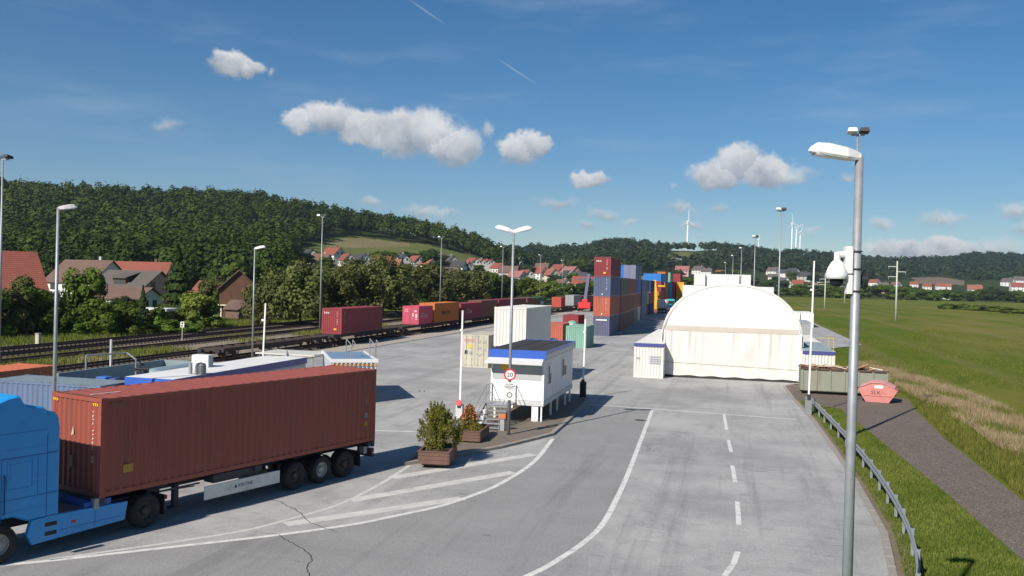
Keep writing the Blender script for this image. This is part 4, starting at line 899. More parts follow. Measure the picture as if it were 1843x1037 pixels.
def barrier(label, x, y, h, cab, lean=0.0, base=0.95, disc=False, grey=DARK):
    t = thing('barrier_gate', label, 'barrier', (x,y,0.0), 0, 'raised barriers of the gate')
    part('cabinet', MB().rbox(-0.2,0.2,-0.18,0.18,0,base,0.02), cab, t)
    arm = MB(); arm.add([(-0.055,-0.03,base-0.2),(0.055,-0.03,base-0.2),(0.055,0.03,base-0.2),(-0.055,0.03,base-0.2),(-0.045+lean,-0.02,h),(0.045+lean,-0.02,h),(0.045+lean,0.02,h),(-0.045+lean,0.02,h)], [(3,2,1,0),(4,5,6,7),(0,1,5,4),(1,2,6,5),(2,3,7,6),(3,0,4,7)])
    part('arm', arm, PUREWHITE, t); part('arm_bracket', MB().box(-0.10,0.10,-0.24,0.02,base-0.15,base+0.15), grey, t)
    part('arm_clip', MB().box(-0.09,0.06,-0.05,0.04,base+(h-base)*0.78,base+(h-base)*0.78+0.12), PUREWHITE, t)
    if disc:
        dm = MB()
        vs = [(0.17*math.cos(2*math.pi*i/20), yy, base+0.12+0.17*math.sin(2*math.pi*i/20)) for yy in (-0.27,-0.24) for i in range(20)]
        dm.add(vs, [tuple(range(20)), tuple(range(39,19,-1))]+[(i,20+i,20+(i+1)%20,(i+1)%20) for i in range(20)]); part('stop_disc', dm, mat('disc_red', (0.62,0.10,0.10), 0.5), t)
    return t
CABG = mat('cabinet_grey', (0.20,0.21,0.22), 0.5)
barrier('raised white barrier beside the flowering planter with a red disc', -14.75, 48.6, 6.05, mat('cabinet_white', (0.5,0.5,0.48)), 0.02, 0.75, True)
barrier('raised white barrier on a black cabinet behind the cabin', -9.55, 59.75, 5.35, BLACK, 0.03, 1.15)
barrier('tallest raised white barrier on a grey cabinet by the guard rail', 4.75, 58.4, 9.5, CABG, 0.10, 1.1)
barrier('raised white barrier rising behind the brick red container', -28.3, 50.7, 6.0, CABG, 0.14, 0.95)
# guard rail
GR = [(2.9,18.0),(4.0,21.5),(5.0,25.8),(5.5,30.5),(5.72,36),(5.75,42),(5.6,49),(5.35,56),(5.15,61.0)]
grl = thing('guard_rail', 'galvanised steel guard rail curving along the road edge', 'guard rail'); 
P = [Vector(p) for p in GR]; sm = []
for a in range(len(P)-1):
    p0, p1, p2, p3 = P[max(a-1,0)], P[a], P[a+1], P[min(a+2,len(P)-1)]
    for k in range(8):
        t_ = k/8; sm.append(0.5*((2*p1)+(p2-p0)*t_+(2*p0-5*p1+4*p2-p3)*t_*t_+(3*p1-p0-3*p2+p3)*t_**3))
sm.append(P[-1]); prof = [(-0.02,0.0),(-0.06,0.03),(-0.06,0.10),(0.0,0.14),(0.0,0.17),(-0.06,0.21),(-0.06,0.28),(-0.02,0.31)]
mb = MB(); vs = []
for i, p in enumerate(sm):
    d = (sm[min(i+1,len(sm)-1)]-sm[max(i-1,0)]).normalized(); nn = Vector((d.y,-d.x))
    for o_, z in prof: vs.append((p.x+nn.x*o_, p.y+nn.y*o_, 0.44+z))
k = len(prof); mb.add(vs, [(i*k+j,(i+1)*k+j,(i+1)*k+j+1,i*k+j+1) for i in range(len(sm)-1) for j in range(k-1)]); part('beam', mb, GALV, grl)
acc = 0; last = sm[0]
for i in range(1, len(sm)):
    acc += (sm[i]-last).length; last = sm[i]
    if acc > 2.0:
        acc = 0; d = (sm[i]-sm[i-1]).normalized()
        part('post', MB().box(-0.03,0.03,0.0,0.10,-0.2,0.80).box(-0.05,0.05,-0.02,0.02,-0.2,0.80), GALV, grl, loc=(sm[i].x+0.02,sm[i].y,0), rotz=math.atan2(d.y,d.x)-math.pi/2-math.pi)
# dome camera on the lamp pole
cm = thing('dome_camera', 'white dome camera on a bracket beside a street lamp pole', 'camera', (2.05,16.4,0))
px_dir = Vector((math.cos(VR+math.pi), math.sin(VR+math.pi), 0)); cm.rotation_euler = (0,0,VR+math.pi)
ZC = 8.18
part('bracket', MB().rbox(0.08,0.20,-0.09,0.09,ZC-0.10,ZC+0.36,0.015).cyl((0.18,0,ZC+0.22),(0.33,0,ZC+0.22),0.055,12).cyl((0.33,0,ZC+0.26),(0.33,0,ZC+0.10),0.055,12), PUREWHITE, cm)
part('housing', MB().lathe([(0.0,0.12),(0.06,0.12),(0.10,0.08),(0.155,-0.02),(0.185,-0.12),(0.185,-0.19),(0.17,-0.20)], 22, (0.33,0,ZC)), PUREWHITE, cm, True)
part('dome', MB().lathe([(0.11,-0.20),(0.115,-0.24),(0.10,-0.29),(0.06,-0.325),(0.0,-0.335)], 18, (0.33,0,ZC)), GLASS, cm, True)
part('shroud_ring', MB().lathe([(0.17,-0.20),(0.12,-0.205),(0.11,-0.20)], 22, (0.33,0,ZC)), mat('camera_grey',(0.25,0.26,0.27)), cm)
part('junction_box', MB().rbox(0.07,0.17,-0.07,0.07,ZC-0.45,ZC-0.12,0.012), PUREWHITE, cm)
for z in (ZC+0.28,ZC-0.02,ZC-0.40): part('strap', MB().lathe([(0.088,z-0.012),(0.094,z-0.012),(0.094,z+0.012),(0.088,z+0.012)], 16), DARK, cm)
cbl = MB()
for j in range(3):
    rr = 0.10+0.02*j; pts = [(-0.13-0.01*j, rr*math.cos(a), ZC-0.20+rr*1.2*math.sin(a)) for a in [2*math.pi*i/14 for i in range(15)]]; cbl.tube(pts, 0.011, 6)
cbl.tube([(-0.13,0,ZC-0.3),(-0.05,-0.10,ZC-0.44),(0.08,-0.05,ZC-0.45)], 0.012, 6); part('cable_coil', cbl, BLACK, cm)

# signs on the twin lamp
sg = thing('speed_limit_sign', 'round red rimmed 20 sign with two plates on the lamp pole', 'sign', (-10.65,43.52,0), VR)
def disc(r, y, z, m, name, parent, th=0.006, n=28):
    vs = [(r*math.cos(2*math.pi*i/n), yy, z+r*math.sin(2*math.pi*i/n)) for yy in (y, y+th) for i in range(n)]
    return part(name, MB().add(vs, [tuple(range(n)), tuple(range(2*n-1,n-1,-1))]+[(i,n+i,n+(i+1)%n,(i+1)%n) for i in range(n)]), m, parent)
d0 = disc(0.30, -0.115, 3.13, RED, 'sign_disc', sg); disc(0.225, -0.121, 3.13, PUREWHITE, 'sign_face', d0)
text_mesh('20', 0.30, TXT_BLACK, d0, (0,-0.124,3.03), (R(90),0,0), align='CENTER')
p1 = part('sign_plate', MB().rbox(-0.31,0.31,-0.118,-0.11,2.42,2.76,0.003), PUREWHITE, sg); [part('print_line', MB().box(x0_,x1_,-0.1215,-0.1185,z_,z_+0.035), mat('print_grey', (0.16,0.15,0.15), 0.7), p1) for z_, x0_, x1_ in ((2.64,-0.20,-0.06),(2.64,-0.03,0.18),(2.54,-0.26,0.02),(2.54,0.05,0.26),(2.46,-0.22,0.2))]
p2 = part('sign_plate', MB().rbox(-0.24,0.24,-0.118,-0.11,1.86,2.40,0.003), PUREWHITE, sg)
ringm = MB(); n = 24
vs = [(rr*math.cos(2*math.pi*i/n), -0.122, 2.12+rr*math.sin(2*math.pi*i/n)) for rr in (0.10,0.135) for i in range(n)]; ringm.add(vs, [(i,(i+1)%n,n+(i+1)%n,n+i) for i in range(n)]); part('sign_symbol', ringm, TXT_BLACK, p2)
part('sign_clamp', MB().box(-0.05,0.05,-0.11,-0.06,2.5,2.55).box(-0.05,0.05,-0.11,-0.06,3.1,3.15), GALV, sg)

# ---------------------------------------------------------------- gate cabin on posts
gx0, gx1, gy0, gy1, gz0, gz1 = -12.85, -9.9, 48.2, 57.3, 1.13, 3.98
gh = thing('gate_cabin', 'white office cabin with blue roof edge standing on posts', 'cabin', (0,0,0))
PANEL = mat('cabin_panel', (0.62,0.64,0.65), 0.5, var=0.05, scale=1.5, dirt=(0.42,0.42,0.40), dirt_amt=0.3); BLUEF = mat('fascia_blue', (0.035,0.10,0.42), 0.45, var=0.05)
FRONTW = mat('cabin_front_white', (0.74,0.74,0.72), 0.5, var=0.04); SHUT = mat('shutter_grey', (0.40,0.41,0.40), 0.55, var=0.06)
wl = part('wall', MB().box(gx0,gx1,gy0,gy1,gz0,gz1-0.45), PANEL, gh)
for k in range(5):
    a = gy0+0.05+k*(gy1-gy0-0.1)/5; part('wall_panel', MB().box(gx1,gx1+0.025,a+0.015,a+(gy1-gy0-0.1)/5-0.015,gz0+0.12,gz1-0.5), PANEL, gh)
part('floor_beam', MB().box(gx0-0.03,gx1+0.04,gy0-0.03,gy1+0.03,gz0-0.16,gz0+0.10), mat('beam_grey', (0.50,0.51,0.50), 0.5), gh)
part('front_panel', MB().box(gx0+0.05,gx1-0.02,gy0-0.03,gy0,gz0+0.12,gz0+1.22), FRONTW, gh)
part('shutter', MB().box(gx0+0.1,gx1-0.12,gy0-0.025,gy0,gz0+1.24,gz1-0.65), SHUT, gh)
for xx in (gx0+1.05,gx0+2.0): part('window_mullion', MB().box(xx-0.02,xx+0.02,gy0-0.03,gy0-0.02,gz0+1.24,gz1-0.65), mat('mullion', (0.46,0.47,0.46)), gh)
part('notice', MB().box(gx0+0.55,gx0+0.95,gy0-0.036,gy0-0.03,gz0+1.75,gz0+2.15), YELLOW, gh)
rf = part('roof', MB().box(gx0-0.12,gx1+0.12,gy0-0.12,gy1+0.12,gz1-0.08,gz1), mat('roof_felt', (0.035,0.032,0.031), 0.9, var=0.3, scale=1.5, bump=0.3), gh)
part('fascia', MB().box(gx0-0.15,gx1+0.15,gy0-0.16,gy0-0.12,gz1-0.42,gz1+0.03).box(gx1+0.11,gx1+0.15,gy0-0.12,gy1+0.16,gz1-0.16,gz1+0.03).box(gx0-0.15,gx0-0.11,gy0-0.12,gy1+0.16,gz1-0.42,gz1+0.03).box(gx0-0.15,gx1+0.15,gy1+0.12,gy1+0.16,gz1-0.42,gz1+0.03), BLUEF, rf)
part('gutter_band', MB().box(gx1+0.10,gx1+0.13,gy0-0.1,gy1+0.1,gz1-0.42,gz1-0.17), mat('beam_grey', (0.5,0.5,0.5)), rf)
for k in range(10): part('roof_bracket', MB().box(gx1+0.13,gx1+0.155,gy0+0.4+k*0.9,gy0+0.75+k*0.9,gz1-0.17,gz1-0.155), GALV, rf)
part('roof_seam', MB().box(gx0+0.9,gx0+0.95,gy0,gy1,gz1,gz1+0.02).box(gx0+1.95,gx0+2.0,gy0,gy1,gz1,gz1+0.02), DARK, rf)
cn = MB(); cn.add([(gx0-0.25,gy0-0.75,gz1-0.72),(gx1+0.05,gy0-0.75,gz1-0.72),(gx1+0.0,gy0-0.02,gz1-0.42),(gx0-0.1,gy0-0.02,gz1-0.42),(gx0-0.25,gy0-0.75,gz1-0.66),(gx1+0.05,gy0-0.75,gz1-0.66),(gx1+0.0,gy0-0.02,gz1-0.37),(gx0-0.1,gy0-0.02,gz1-0.37)], [(3,2,1,0),(4,5,6,7),(0,1,5,4),(1,2,6,5),(2,3,7,6),(3,0,4,7)])
part('awning', cn, mat('awning_grey', (0.55,0.55,0.53), 0.6, var=0.05), gh)
for xx in (gx0+0.1,gx1-0.08): part('awning_brace', MB().cyl((xx,gy0-0.02,gz1-1.25),(xx,gy0-0.7,gz1-0.72),0.025,6), mat('brace_grey', (0.3,0.31,0.32)), gh)
for ya, yb, z0, z1 in ((gy0+1.05,gy0+1.95,gz0+0.85,gz0+2.05),(gy0+5.2,gy0+6.7,gz0+0.9,gz0+2.1)):
    w_ = part('window', MB().box(gx1+0.025,gx1+0.06,ya,yb,z0,z1), PUREWHITE, gh)
    part('pane', MB().box(gx1+0.055,gx1+0.066,ya+0.1,(ya+yb)/2-0.04,z0+0.1,z1-0.1), GLASS, w_); part('pane', MB().box(gx1+0.055,gx1+0.066,(ya+yb)/2+0.04,yb-0.1,z0+0.1,z1-0.55), GLASS, w_)
    part('roller_blind', MB().box(gx1+0.055,gx1+0.068,(ya+yb)/2+0.04,yb-0.1,z1-0.52,z1-0.1), FRONTW, w_)
for (xx,yy,w) in ((gx1-0.45,gy0+0.02,0.36),(gx1-0.09,gy0+0.02,0.08),(gx1-0.09,gy0+2.6,0.1),(gx1-0.09,gy0+4.6,0.1),(gx1-0.09,gy0+7.2,0.1),(gx0+0.1,gy0+0.5,0.1),(gx0+0.1,gy0+4.6,0.1),(gx0+0.1,gy1-0.5,0.1),(gx1-0.09,gy1-0.3,0.1)):
    part('support_post', MB().box(xx-w/2,xx+w/2,yy,yy+0.14,0.10,gz0-0.16), FRONTW, gh)
part('corner_post', MB().box(gx0-0.02,gx0+0.10,gy0-0.05,gy0+0.1,gz0,gz1-0.42).box(gx1-0.06,gx1+0.04,gy0-0.05,gy0+0.08,gz0-0.05,gz1-0.42), FRONTW, gh)
# steel stairs up to the cabin
st = thing('steel_stairs', 'galvanised steel stairs with handrails leading to the cabin', 'stairs', (0,0,0))
sx0, sx1, sy0, sy1, sz = -12.75, -11.45, 44.55, 46.9, 1.10
for k in range(6):
    f = (k+0.5)/6; part('tread', MB().box(sx0,sx1,sy0+f*(sy1-sy0)-0.13,sy0+f*(sy1-sy0)+0.13,0.12+f*(sz-0.1)-0.02,0.12+f*(sz-0.1)+0.02), GALV, st)
for xx in (sx0-0.03,sx1+0.03):
    part('stringer', MB().add([(xx-0.02,sy0-0.05,0.1),(xx+0.02,sy0-0.05,0.1),(xx+0.02,sy0+0.15,0.1),(xx-0.02,sy0+0.15,0.1),(xx-0.02,sy1-0.05,sz+0.05),(xx+0.02,sy1-0.05,sz+0.05),(xx+0.02,sy1+0.15,sz+0.05),(xx-0.02,sy1+0.15,sz+0.05)], [(3,2,1,0),(4,5,6,7),(0,1,5,4),(1,2,6,5),(2,3,7,6),(3,0,4,7)]), DARK, st)
    part('handrail', MB().tube([(xx,sy0,0.12),(xx,sy0,1.05),(xx,sy1,sz+1.0),(xx,48.1,sz+1.0),(xx,48.1,sz)], 0.022, 6).tube([(xx,sy0,0.6),(xx,sy1,sz+0.5),(xx,48.1,sz+0.5)], 0.016, 6).tube([(xx,sy1,sz),(xx,sy1,sz+1.0)], 0.02, 6), GALV, st)
part('landing', MB().box(sx0-0.05,sx1+0.05,sy1,48.15,sz-0.02,sz+0.03), GALV, st)
for xx in (sx0,sx1): part('landing_leg', MB().box(xx-0.03,xx+0.03,sy1+0.05,sy1+0.11,0.1,sz), GALV, st)
lb = part('letter_box', MB().rbox(sx1+0.05,sx1+0.40,sy0-0.1,sy0+0.05,0.75,0.98,0.01), mat('box_orange', (0.55,0.16,0.05), 0.5), st); part('letter_box_post', MB().box(sx1+0.1,sx1+0.32,sy0-0.05,sy0+0.05,0.1,0.75), mat('brace_grey',(0.3,0.3,0.3)), st)
for k in range(3): part('bucket', MB().lathe([(0.0,0.0),(0.09,0.0),(0.12,0.22),(0.10,0.22),(0.08,0.03)], 12, (sx0+0.25,sy0+0.35+0.38*k,0.22+0.27*k)), PUREWHITE, st)
blk = struct('concrete_ramp', MB().prism([(-14.6,44.2),(-13.35,43.4),(-13.1,47.6),(-14.2,48.2)], 0.0, 0.20), KERB); 

# planters ---------------------------------------------------------------------------
WOOD = mat('planter_wood', (0.135,0.075,0.055), 0.8, var=0.2, scale=2, streak=True)
def planter(label, x, y, w, l, h, rot):
    t = thing('wooden_planter', label, 'planter', (x,y,0.10), rot)
    part('bearer', MB().box(-w/2+0.1,w/2-0.1,-l/2+0.2,-l/2+0.35,0,0.10), WOOD, t); part('bearer', MB().box(-w/2+0.1,w/2-0.1,l/2-0.35,l/2-0.2,0,0.10), WOOD, t)
    for k in range(3):
        z0 = 0.10+k*h/3
        for s in (-1,1): part('board', MB().box(s*w/2-0.025,s*w/2+0.025,-l/2,l/2,z0,z0+h/3-0.012), WOOD, t); part('board', MB().box(-w/2+0.03,w/2-0.03,s*l/2-0.022,s*l/2+0.022,z0,z0+h/3-0.012), WOOD, t)
    part('rim', MB().box(-w/2-0.05,w/2+0.05,-l/2-0.05,-l/2+0.06,h+0.09,h+0.13).box(-w/2-0.05,w/2+0.05,l/2-0.06,l/2+0.05,h+0.09,h+0.13).box(-w/2-0.05,-w/2+0.06,-l/2+0.06,l/2-0.06,h+0.09,h+0.13).box(w/2-0.06,w/2+0.05,-l/2+0.06,l/2-0.06,h+0.09,h+0.13), WOOD, t)
    part('soil', MB().box(-w/2+0.03,w/2-0.03,-l/2+0.03,l/2-0.03,h-0.02,h+0.04), mat('soil', (0.06,0.042,0.03), 0.95, bump=0.8), t)
planter('brown wooden planter at the island tip holding a dense shrub', -11.85, 36.05, 1.25, 2.0, 0.50, R(8)); planter('brown wooden planter beside the stairs holding a small flowering shrub', -12.0, 41.75, 1.15, 2.2, 0.45, R(4))
def shrub_thing(name, label, x, y, z, specs, leaf, seed, size, n):
    t = thing(name, label, 'shrub', (x,y,z), 0); g = np.random.default_rng(seed)
    stem = MB()
    for k in range(7): a = k*0.9; stem.cyl((0.05*math.cos(a),0.05*math.sin(a),0),(0.3*math.cos(a)*specs[0],0.3*math.sin(a)*specs[0],specs[1]*0.75),0.016,5,0.006)
    part('stem', stem, BARK, t)
    zz = g.random(n)**1.1; th = g.random(n)*6.283; prof = np.interp(zz, [0,0.12,0.35,0.7,0.9,1.0], [0.75,1.0,0.95,0.62,0.30,0.06]); r = prof*np.sqrt(g.random(n)*0.8+0.2)*(0.86+0.22*np.sin(th*5+zz*9)*np.cos(zz*13))
    c = np.stack([r*np.cos(th)*specs[0]*0.5, r*np.sin(th)*specs[0]*0.5, 0.02+zz*specs[1]+0.06*np.sin(th*7)], 1); nn = np.stack([np.cos(th),np.sin(th),np.full(n,0.8)],1)+g.normal(size=(n,3))*0.7
    link('foliage', quads_mesh('foliage', c, nn, size*g.uniform(0.6,1.4,n), g.random(n), LEAVES[leaf], 1.9, seed), t); return t
sh1 = thing('planted_shrub', 'dense yellow green shrub growing in the planter at the island tip', 'shrub', (-11.9,36.25,0.6), 0.6); part('stem', MB().cyl((0,0,-0.1),(0.05,0,0.9),0.03,6,0.012).cyl((0,0,0.1),(0.3,0.2,0.9),0.02,5,0.008).cyl((0,0,0.1),(-0.3,-0.1,0.8),0.02,5,0.008), BARK, sh1)
cc_, nn_, tt_ = [], [], []; gs = np.random.default_rng(31)
for k in range(210):                                # many short upright sprays around a loose dome
    th = gs.random()*6.283; zz = gs.random()**0.9; rr = np.interp(zz, [0,0.2,0.5,0.8,1], [0.78,1.0,0.86,0.52,0.16])*math.sqrt(gs.random())*0.92; nl = 62
    bx, by, bz = rr*math.cos(th)+0.12*math.sin(zz*5), rr*math.sin(th), 0.05+zz*1.45; f = gs.random(nl); ln = gs.uniform(0.3,0.62)
    ax = np.array([rr*math.cos(th)*0.5, rr*math.sin(th)*0.5, 0.9]); ax /= np.linalg.norm(ax)
    cc_.append(np.array([bx,by,bz])+ax*(f*ln)[:,None]+gs.normal(size=(nl,3))*(0.085*(1.1-f))[:,None]); nn_.append(gs.normal(size=(nl,3))+np.array([math.cos(th),math.sin(th),0.6])); tt_.append(np.full(nl, gs.random()*0.6)+gs.random(nl)*0.4)
link('foliage', quads_mesh('foliage', np.concatenate(cc_), np.concatenate(nn_), 0.042*gs.uniform(0.6,1.4,210*62), np.concatenate(tt_), leaf_mat('shrub_leaves', (0.125,0.145,0.022), (0.225,0.225,0.045), 0.3, 3.0), 2.0, 31), sh1)
fl = shrub_thing('planted_shrub', 'small shrub with yellow and red flowers in the planter beside the stairs', -12.25, 42.0, 0.55, (0.95,1.15), 'gold', 4, 0.06, 1300)
g = np.random.default_rng(8); n = 160; th = g.random(n)*6.283; zz = g.uniform(0.5,1.15,n); rr = 0.42*(1.25-zz)+0.12
link('blossom', quads_mesh('blossom', np.stack([rr*np.cos(th),rr*np.sin(th),zz],1), g.normal(size=(n,3)), 0.075, 0.6, mat('blossom_red', (0.55,0.10,0.05), 0.7)), fl)
shrub_thing('ground_plant', 'low yellowing plant on the soil of the planter beside the stairs', -11.75, 41.6, 0.52, (0.95,0.35), 'gold', 6, 0.05, 900)

# ---------------------------------------------------------------- the freight train
AX = MB(); 
def bogie(parent, y):
    b = part('bogie', MB().box(-0.95,-0.80,y-1.25,y+1.25,0.62,0.88).box(0.80,0.95,y-1.25,y+1.25,0.62,0.88).box(-0.8,0.8,y-0.18,y+0.18,0.6,0.9), BROWNMETAL, parent)
    for dy in (-0.9,0.9):
        w = MB()
        for s in (-1,1):
            vs = [(s*0.72+o, y+dy+r*math.cos(2*math.pi*i/18), 0.29+0.46+r*math.sin(2*math.pi*i/18)) for o, r in ((-0.06,0.46),(0.06,0.46),(0.06,0.40)) for i in range(18)]
            w.add(vs, [(k*18+i,k*18+(i+1)%18,(k+1)*18+(i+1)%18,(k+1)*18+i) for k in range(2) for i in range(18)]+[tuple(range(18)), tuple(range(53,35,-1))])
        w.cyl((-0.75,y+dy,0.75),(0.75,y+dy,0.75),0.08,8); part('wheelset', w, RUST, b)
        for s in (-1,1): part('axle_box', MB().rbox(s*0.98-0.08,s*0.98+0.08,y+dy-0.16,y+dy+0.16,0.58,0.88,0.02), mat('axle_grey', (0.22,0.20,0.18), 0.7), b)
def wagon(label, y0, y1, X=-44.06):
    t = thing('flat_wagon', label, 'wagon', (X,y0,0), 0, 'container wagons of the train'); L = y1-y0
    f = MB()
    for s in (-1,1): f.box(s*1.15-0.09,s*1.15+0.09,0.4,L-0.4,0.92,1.24)
    f.box(-1.2,1.2,0.3,0.55,0.9,1.24); f.box(-1.2,1.2,L-0.55,L-0.3,0.9,1.24); f.box(-0.2,0.2,0.4,L-0.4,0.85,1.15); part('underframe', f, BROWNMETAL, t)
    n = int(L/1.9)
    for k in range(1,n): part('cross_member', MB().box(-1.06,1.06,k*L/n-0.1,k*L/n+0.1,1.05,1.22), BROWNMETAL, t)
    part('side_sill', MB().prism_y([(-1.22,0.72),(-1.14,0.72),(-1.14,0.92),(-1.22,0.92)], L*0.3, L*0.7).prism_y([(1.14,0.72),(1.22,0.72),(1.22,0.92),(1.14,0.92)], L*0.3, L*0.7), BROWNMETAL, t)
    for k in range(4): part('brake_cylinder', MB().rbox(0.9,1.18,L*0.32+k*1.5,L*0.32+k*1.5+0.5,0.62,0.9,0.03), mat('box_dull', (0.28,0.27,0.25), 0.7), t)
    bogie(t, 2.0); bogie(t, L-2.0)
    for e, yy in ((-1,0.3),(1,L-0.3)):
        for s in (-1,1): part('buffer', MB().cyl((s*0.87,yy,1.03),(s*0.87,yy+e*0.42,1.03),0.10,10).cyl((s*0.87,yy+e*0.42,1.03),(s*0.87,yy+e*0.50,1.03),0.22,14), DARK, t)
        part('coupling', MB().box(-0.06,0.06,min(yy,yy+e*0.5),max(yy,yy+e*0.5),0.9,1.02), DARK, t)
for i, (a, b, lab_) in enumerate(((69.8,91.2,'empty rusty flat wagon at the end of the train'),(92.0,112.6,'flat wagon under the first maroon container'),(113.4,139.8,'flat wagon under the pink and the orange containers'),(140.2,164.0,'flat wagon under the fourth and fifth train containers'),(164.4,188.4,'flat wagon under the sixth and seventh train containers'),(188.8,213,'flat wagon under the dark green container'),(224.5,243.8,'flat wagon under the small red box at the far train part'),(244.4,268,'flat wagon under the grey white far container'),(268.4,295,'last flat wagon showing past the red reach stacker'))): wagon(lab_, a, b)
TZ = 1.245; TX = -44.06
def tcont(label, y0, L, H, cm_, doors=False, parts=True): return container(label, TX, y0+L/2, TZ, 0, L, H, cm_, doors, parts, 'containers on the train')
FADE = mat('faded_lettering', (0.52,0.46,0.48), 0.7)
t1 = tcont('maroon container alone on its wagon with white letters at the end', 94.3, L40, HC, C['maroon'])
end_text(t1, L40, 'tex', 0.42, 0.95, HC-0.62, sx=1.2); lab(MB().box(-L40/2-0.024,-L40/2-0.018,-0.62,-0.28,0.42,0.62), YELLOW, t1)
code_marks(t1, PALETXT, 9, 0.15, lambda a, z: (-L40/2-0.024, -0.66-a, HC-0.4+z), 4); code_marks(t1, FADE, 9, 0.15, lambda a, z: (-L40/2+0.7+a, -CW/2-0.006, HC-0.4+z), 5)
FADE_ = mat('faded_lettering', (0.52,0.46,0.48), 0.7)
t2 = tcont('short pink container with doors facing along the train', 120.1, L20, STD, C['magenta'], True); side_text(t2, 'K Line', 1.1, -2.1, 0.95, FADE)
for y_, z_, w_, h_ in ((0.62,2.1,0.5,0.10),(0.62,1.85,0.55,0.08),(-0.75,1.9,0.35,0.25),(-0.35,1.35,0.2,0.5),(-0.85,1.25,0.3,0.55),(-0.85,0.75,0.3,0.15),(-0.3,0.8,0.12,0.12)): lab(MB().box(-L20/2-0.03,-L20/2-0.024,y_-w_/2,y_+w_/2,z_-h_/2,z_+h_/2), mat('pale_pink', (0.68,0.45,0.46)), t2)
t3 = tcont('bright orange container with dark lettering on the train', 127.0, L40, HC, C['orange'], True); side_text(t3, 'Hapag-Lloyd', 0.95, -3.0, 1.15, TXT_BLACK)
t4 = tcont('dark pink container with big pale letters behind the orange one', 140.4, L40, STD, C['darkmagenta'], True); side_text(t4, 'K Line', 1.1, -2.6, 0.9, FADE)
tcont('plain dark brown container in the middle of the train', 152.6, L40-0.9, HC, C['brown'], False, False)
t6 = tcont('second dark pink lettered container further along the train', 164.6, L40-0.6, HC, C['darkmagenta'], True); side_text(t6, 'K Line', 1.1, -2.6, 0.9, FADE)
tcont('brown container directly behind the twin lamp pole on the train', 176.4, L40-0.7, HC, C['brown'], False, False)
tcont('brown container with a pale door edge before the green one', 189.1, L20*1.6, HC, C['brown'], False, False)
t8 = tcont('dark green container near the far end of the train', 199.3, 10.6, HC, C['green']); lab(MB().box(-1.5,1.5,-CW/2-0.008,-CW/2,1.2,2.0), FADE, t8)
tcont('small red container on the far part of the train', 228.5, L20, STD, C['red'], True, False); tcont('grey white container with doors on the far train part', 247.5, L40, HC, C['grey'], True, False)
tcont('dark brown container behind the grey white one on the train', 260.6, L20, STD, C['maroon'], False, False); tcont('far maroon container showing just past the reach stacker', 272, L40, STD, C['brown'], False, False)

# ---------------------------------------------------------------- loose containers in the yard
cb = container('beige container with doors and red letters standing alone', -22.1, 77.0+L20/2, 0, 0, L20, HC, C['beige'], True)
end_text(cb, L20, 'OOCL', 0.34, 1.02, HC-0.62, TXT_RED); lab(MB().box(-L20/2-0.03,-L20/2-0.024,0.30,0.62,HC-1.2,HC-0.85), YELLOW, cb); lab(MB().box(-L20/2-0.03,-L20/2-0.024,0.7,0.95,HC-1.7,HC-1.4), BLACK, cb)
for y_, z_ in ((-0.35,2.3),(-0.85,2.3),(-0.35,1.7),(-0.85,1.6),(-0.4,1.1),(0.45,1.3)): lab(MB().box(-L20/2-0.03,-L20/2-0.024,y_-0.14,y_+0.14,z_-0.09,z_+0.12), mat('label_grey', (0.33,0.32,0.29)), cb)
side_text(cb, 'OOCL', 0.8, -2.0, 1.6, mat('faded_red', (0.32,0.12,0.10)))
container('white container underneath the rust streaked white one behind the cabin', -15.9, 64.9+L40/2, 0, 0, L40, HC, C['white'], False, True)
cwh = container('rust streaked white container on top of another behind the cabin', -15.9, 64.6+L40/2, HC+0.03, 0, L40, HC, C['white'])
cwh.scale = (0.76,1,1); cwh.location.y = 64.6+L40*0.38
container('orange red container beside the green one', -21.5, 109.8+L20/2, 0, 0, L20, STD, C['orangered'], False, True); 
cgr = container('pale sea green container in front of the tall stack', -17.9, 105.6+L20/2, 0, 0, L20, STD, C['teal']); lab(MB().add([(1.3+0.45*math.cos(a), -CW/2-0.006, 1.5+0.42*math.sin(a)) for a in [2*math.pi*i/16 for i in range(16)]], [tuple(range(16))]), mat('faded_green', (0.24,0.34,0.30)), cgr, 'faded_emblem')
container('dark red container lying behind the orange red one', -24.5, 139+L20/2, 0, 0, L20, STD, C['maroon'], False, False)
gt = thing('green_silo', 'small pale green tank between the green container and the stack', 'tank', (-19.9,114.5,0)); part('tank_body', MB().lathe([(0.62,0),(0.62,2.5),(0.52,2.75),(0.0,2.9)], 18), C['teal'], gt, True); part('lid_band', MB().lathe([(0.64,2.3),(0.66,2.3),(0.66,2.45),(0.64,2.45)], 18), WHITE, gt)
container('grey topped blue container behind the lorry cab', -30.5, 36.1, 0, R(90), L20, STD, C['steelblue'], False, True, roof=C['greytop'])
container('orange topped container behind the blue one', -36.75, 41.6-L40/2+0.0, 0, 0, L40, STD, C['rust_orange'])

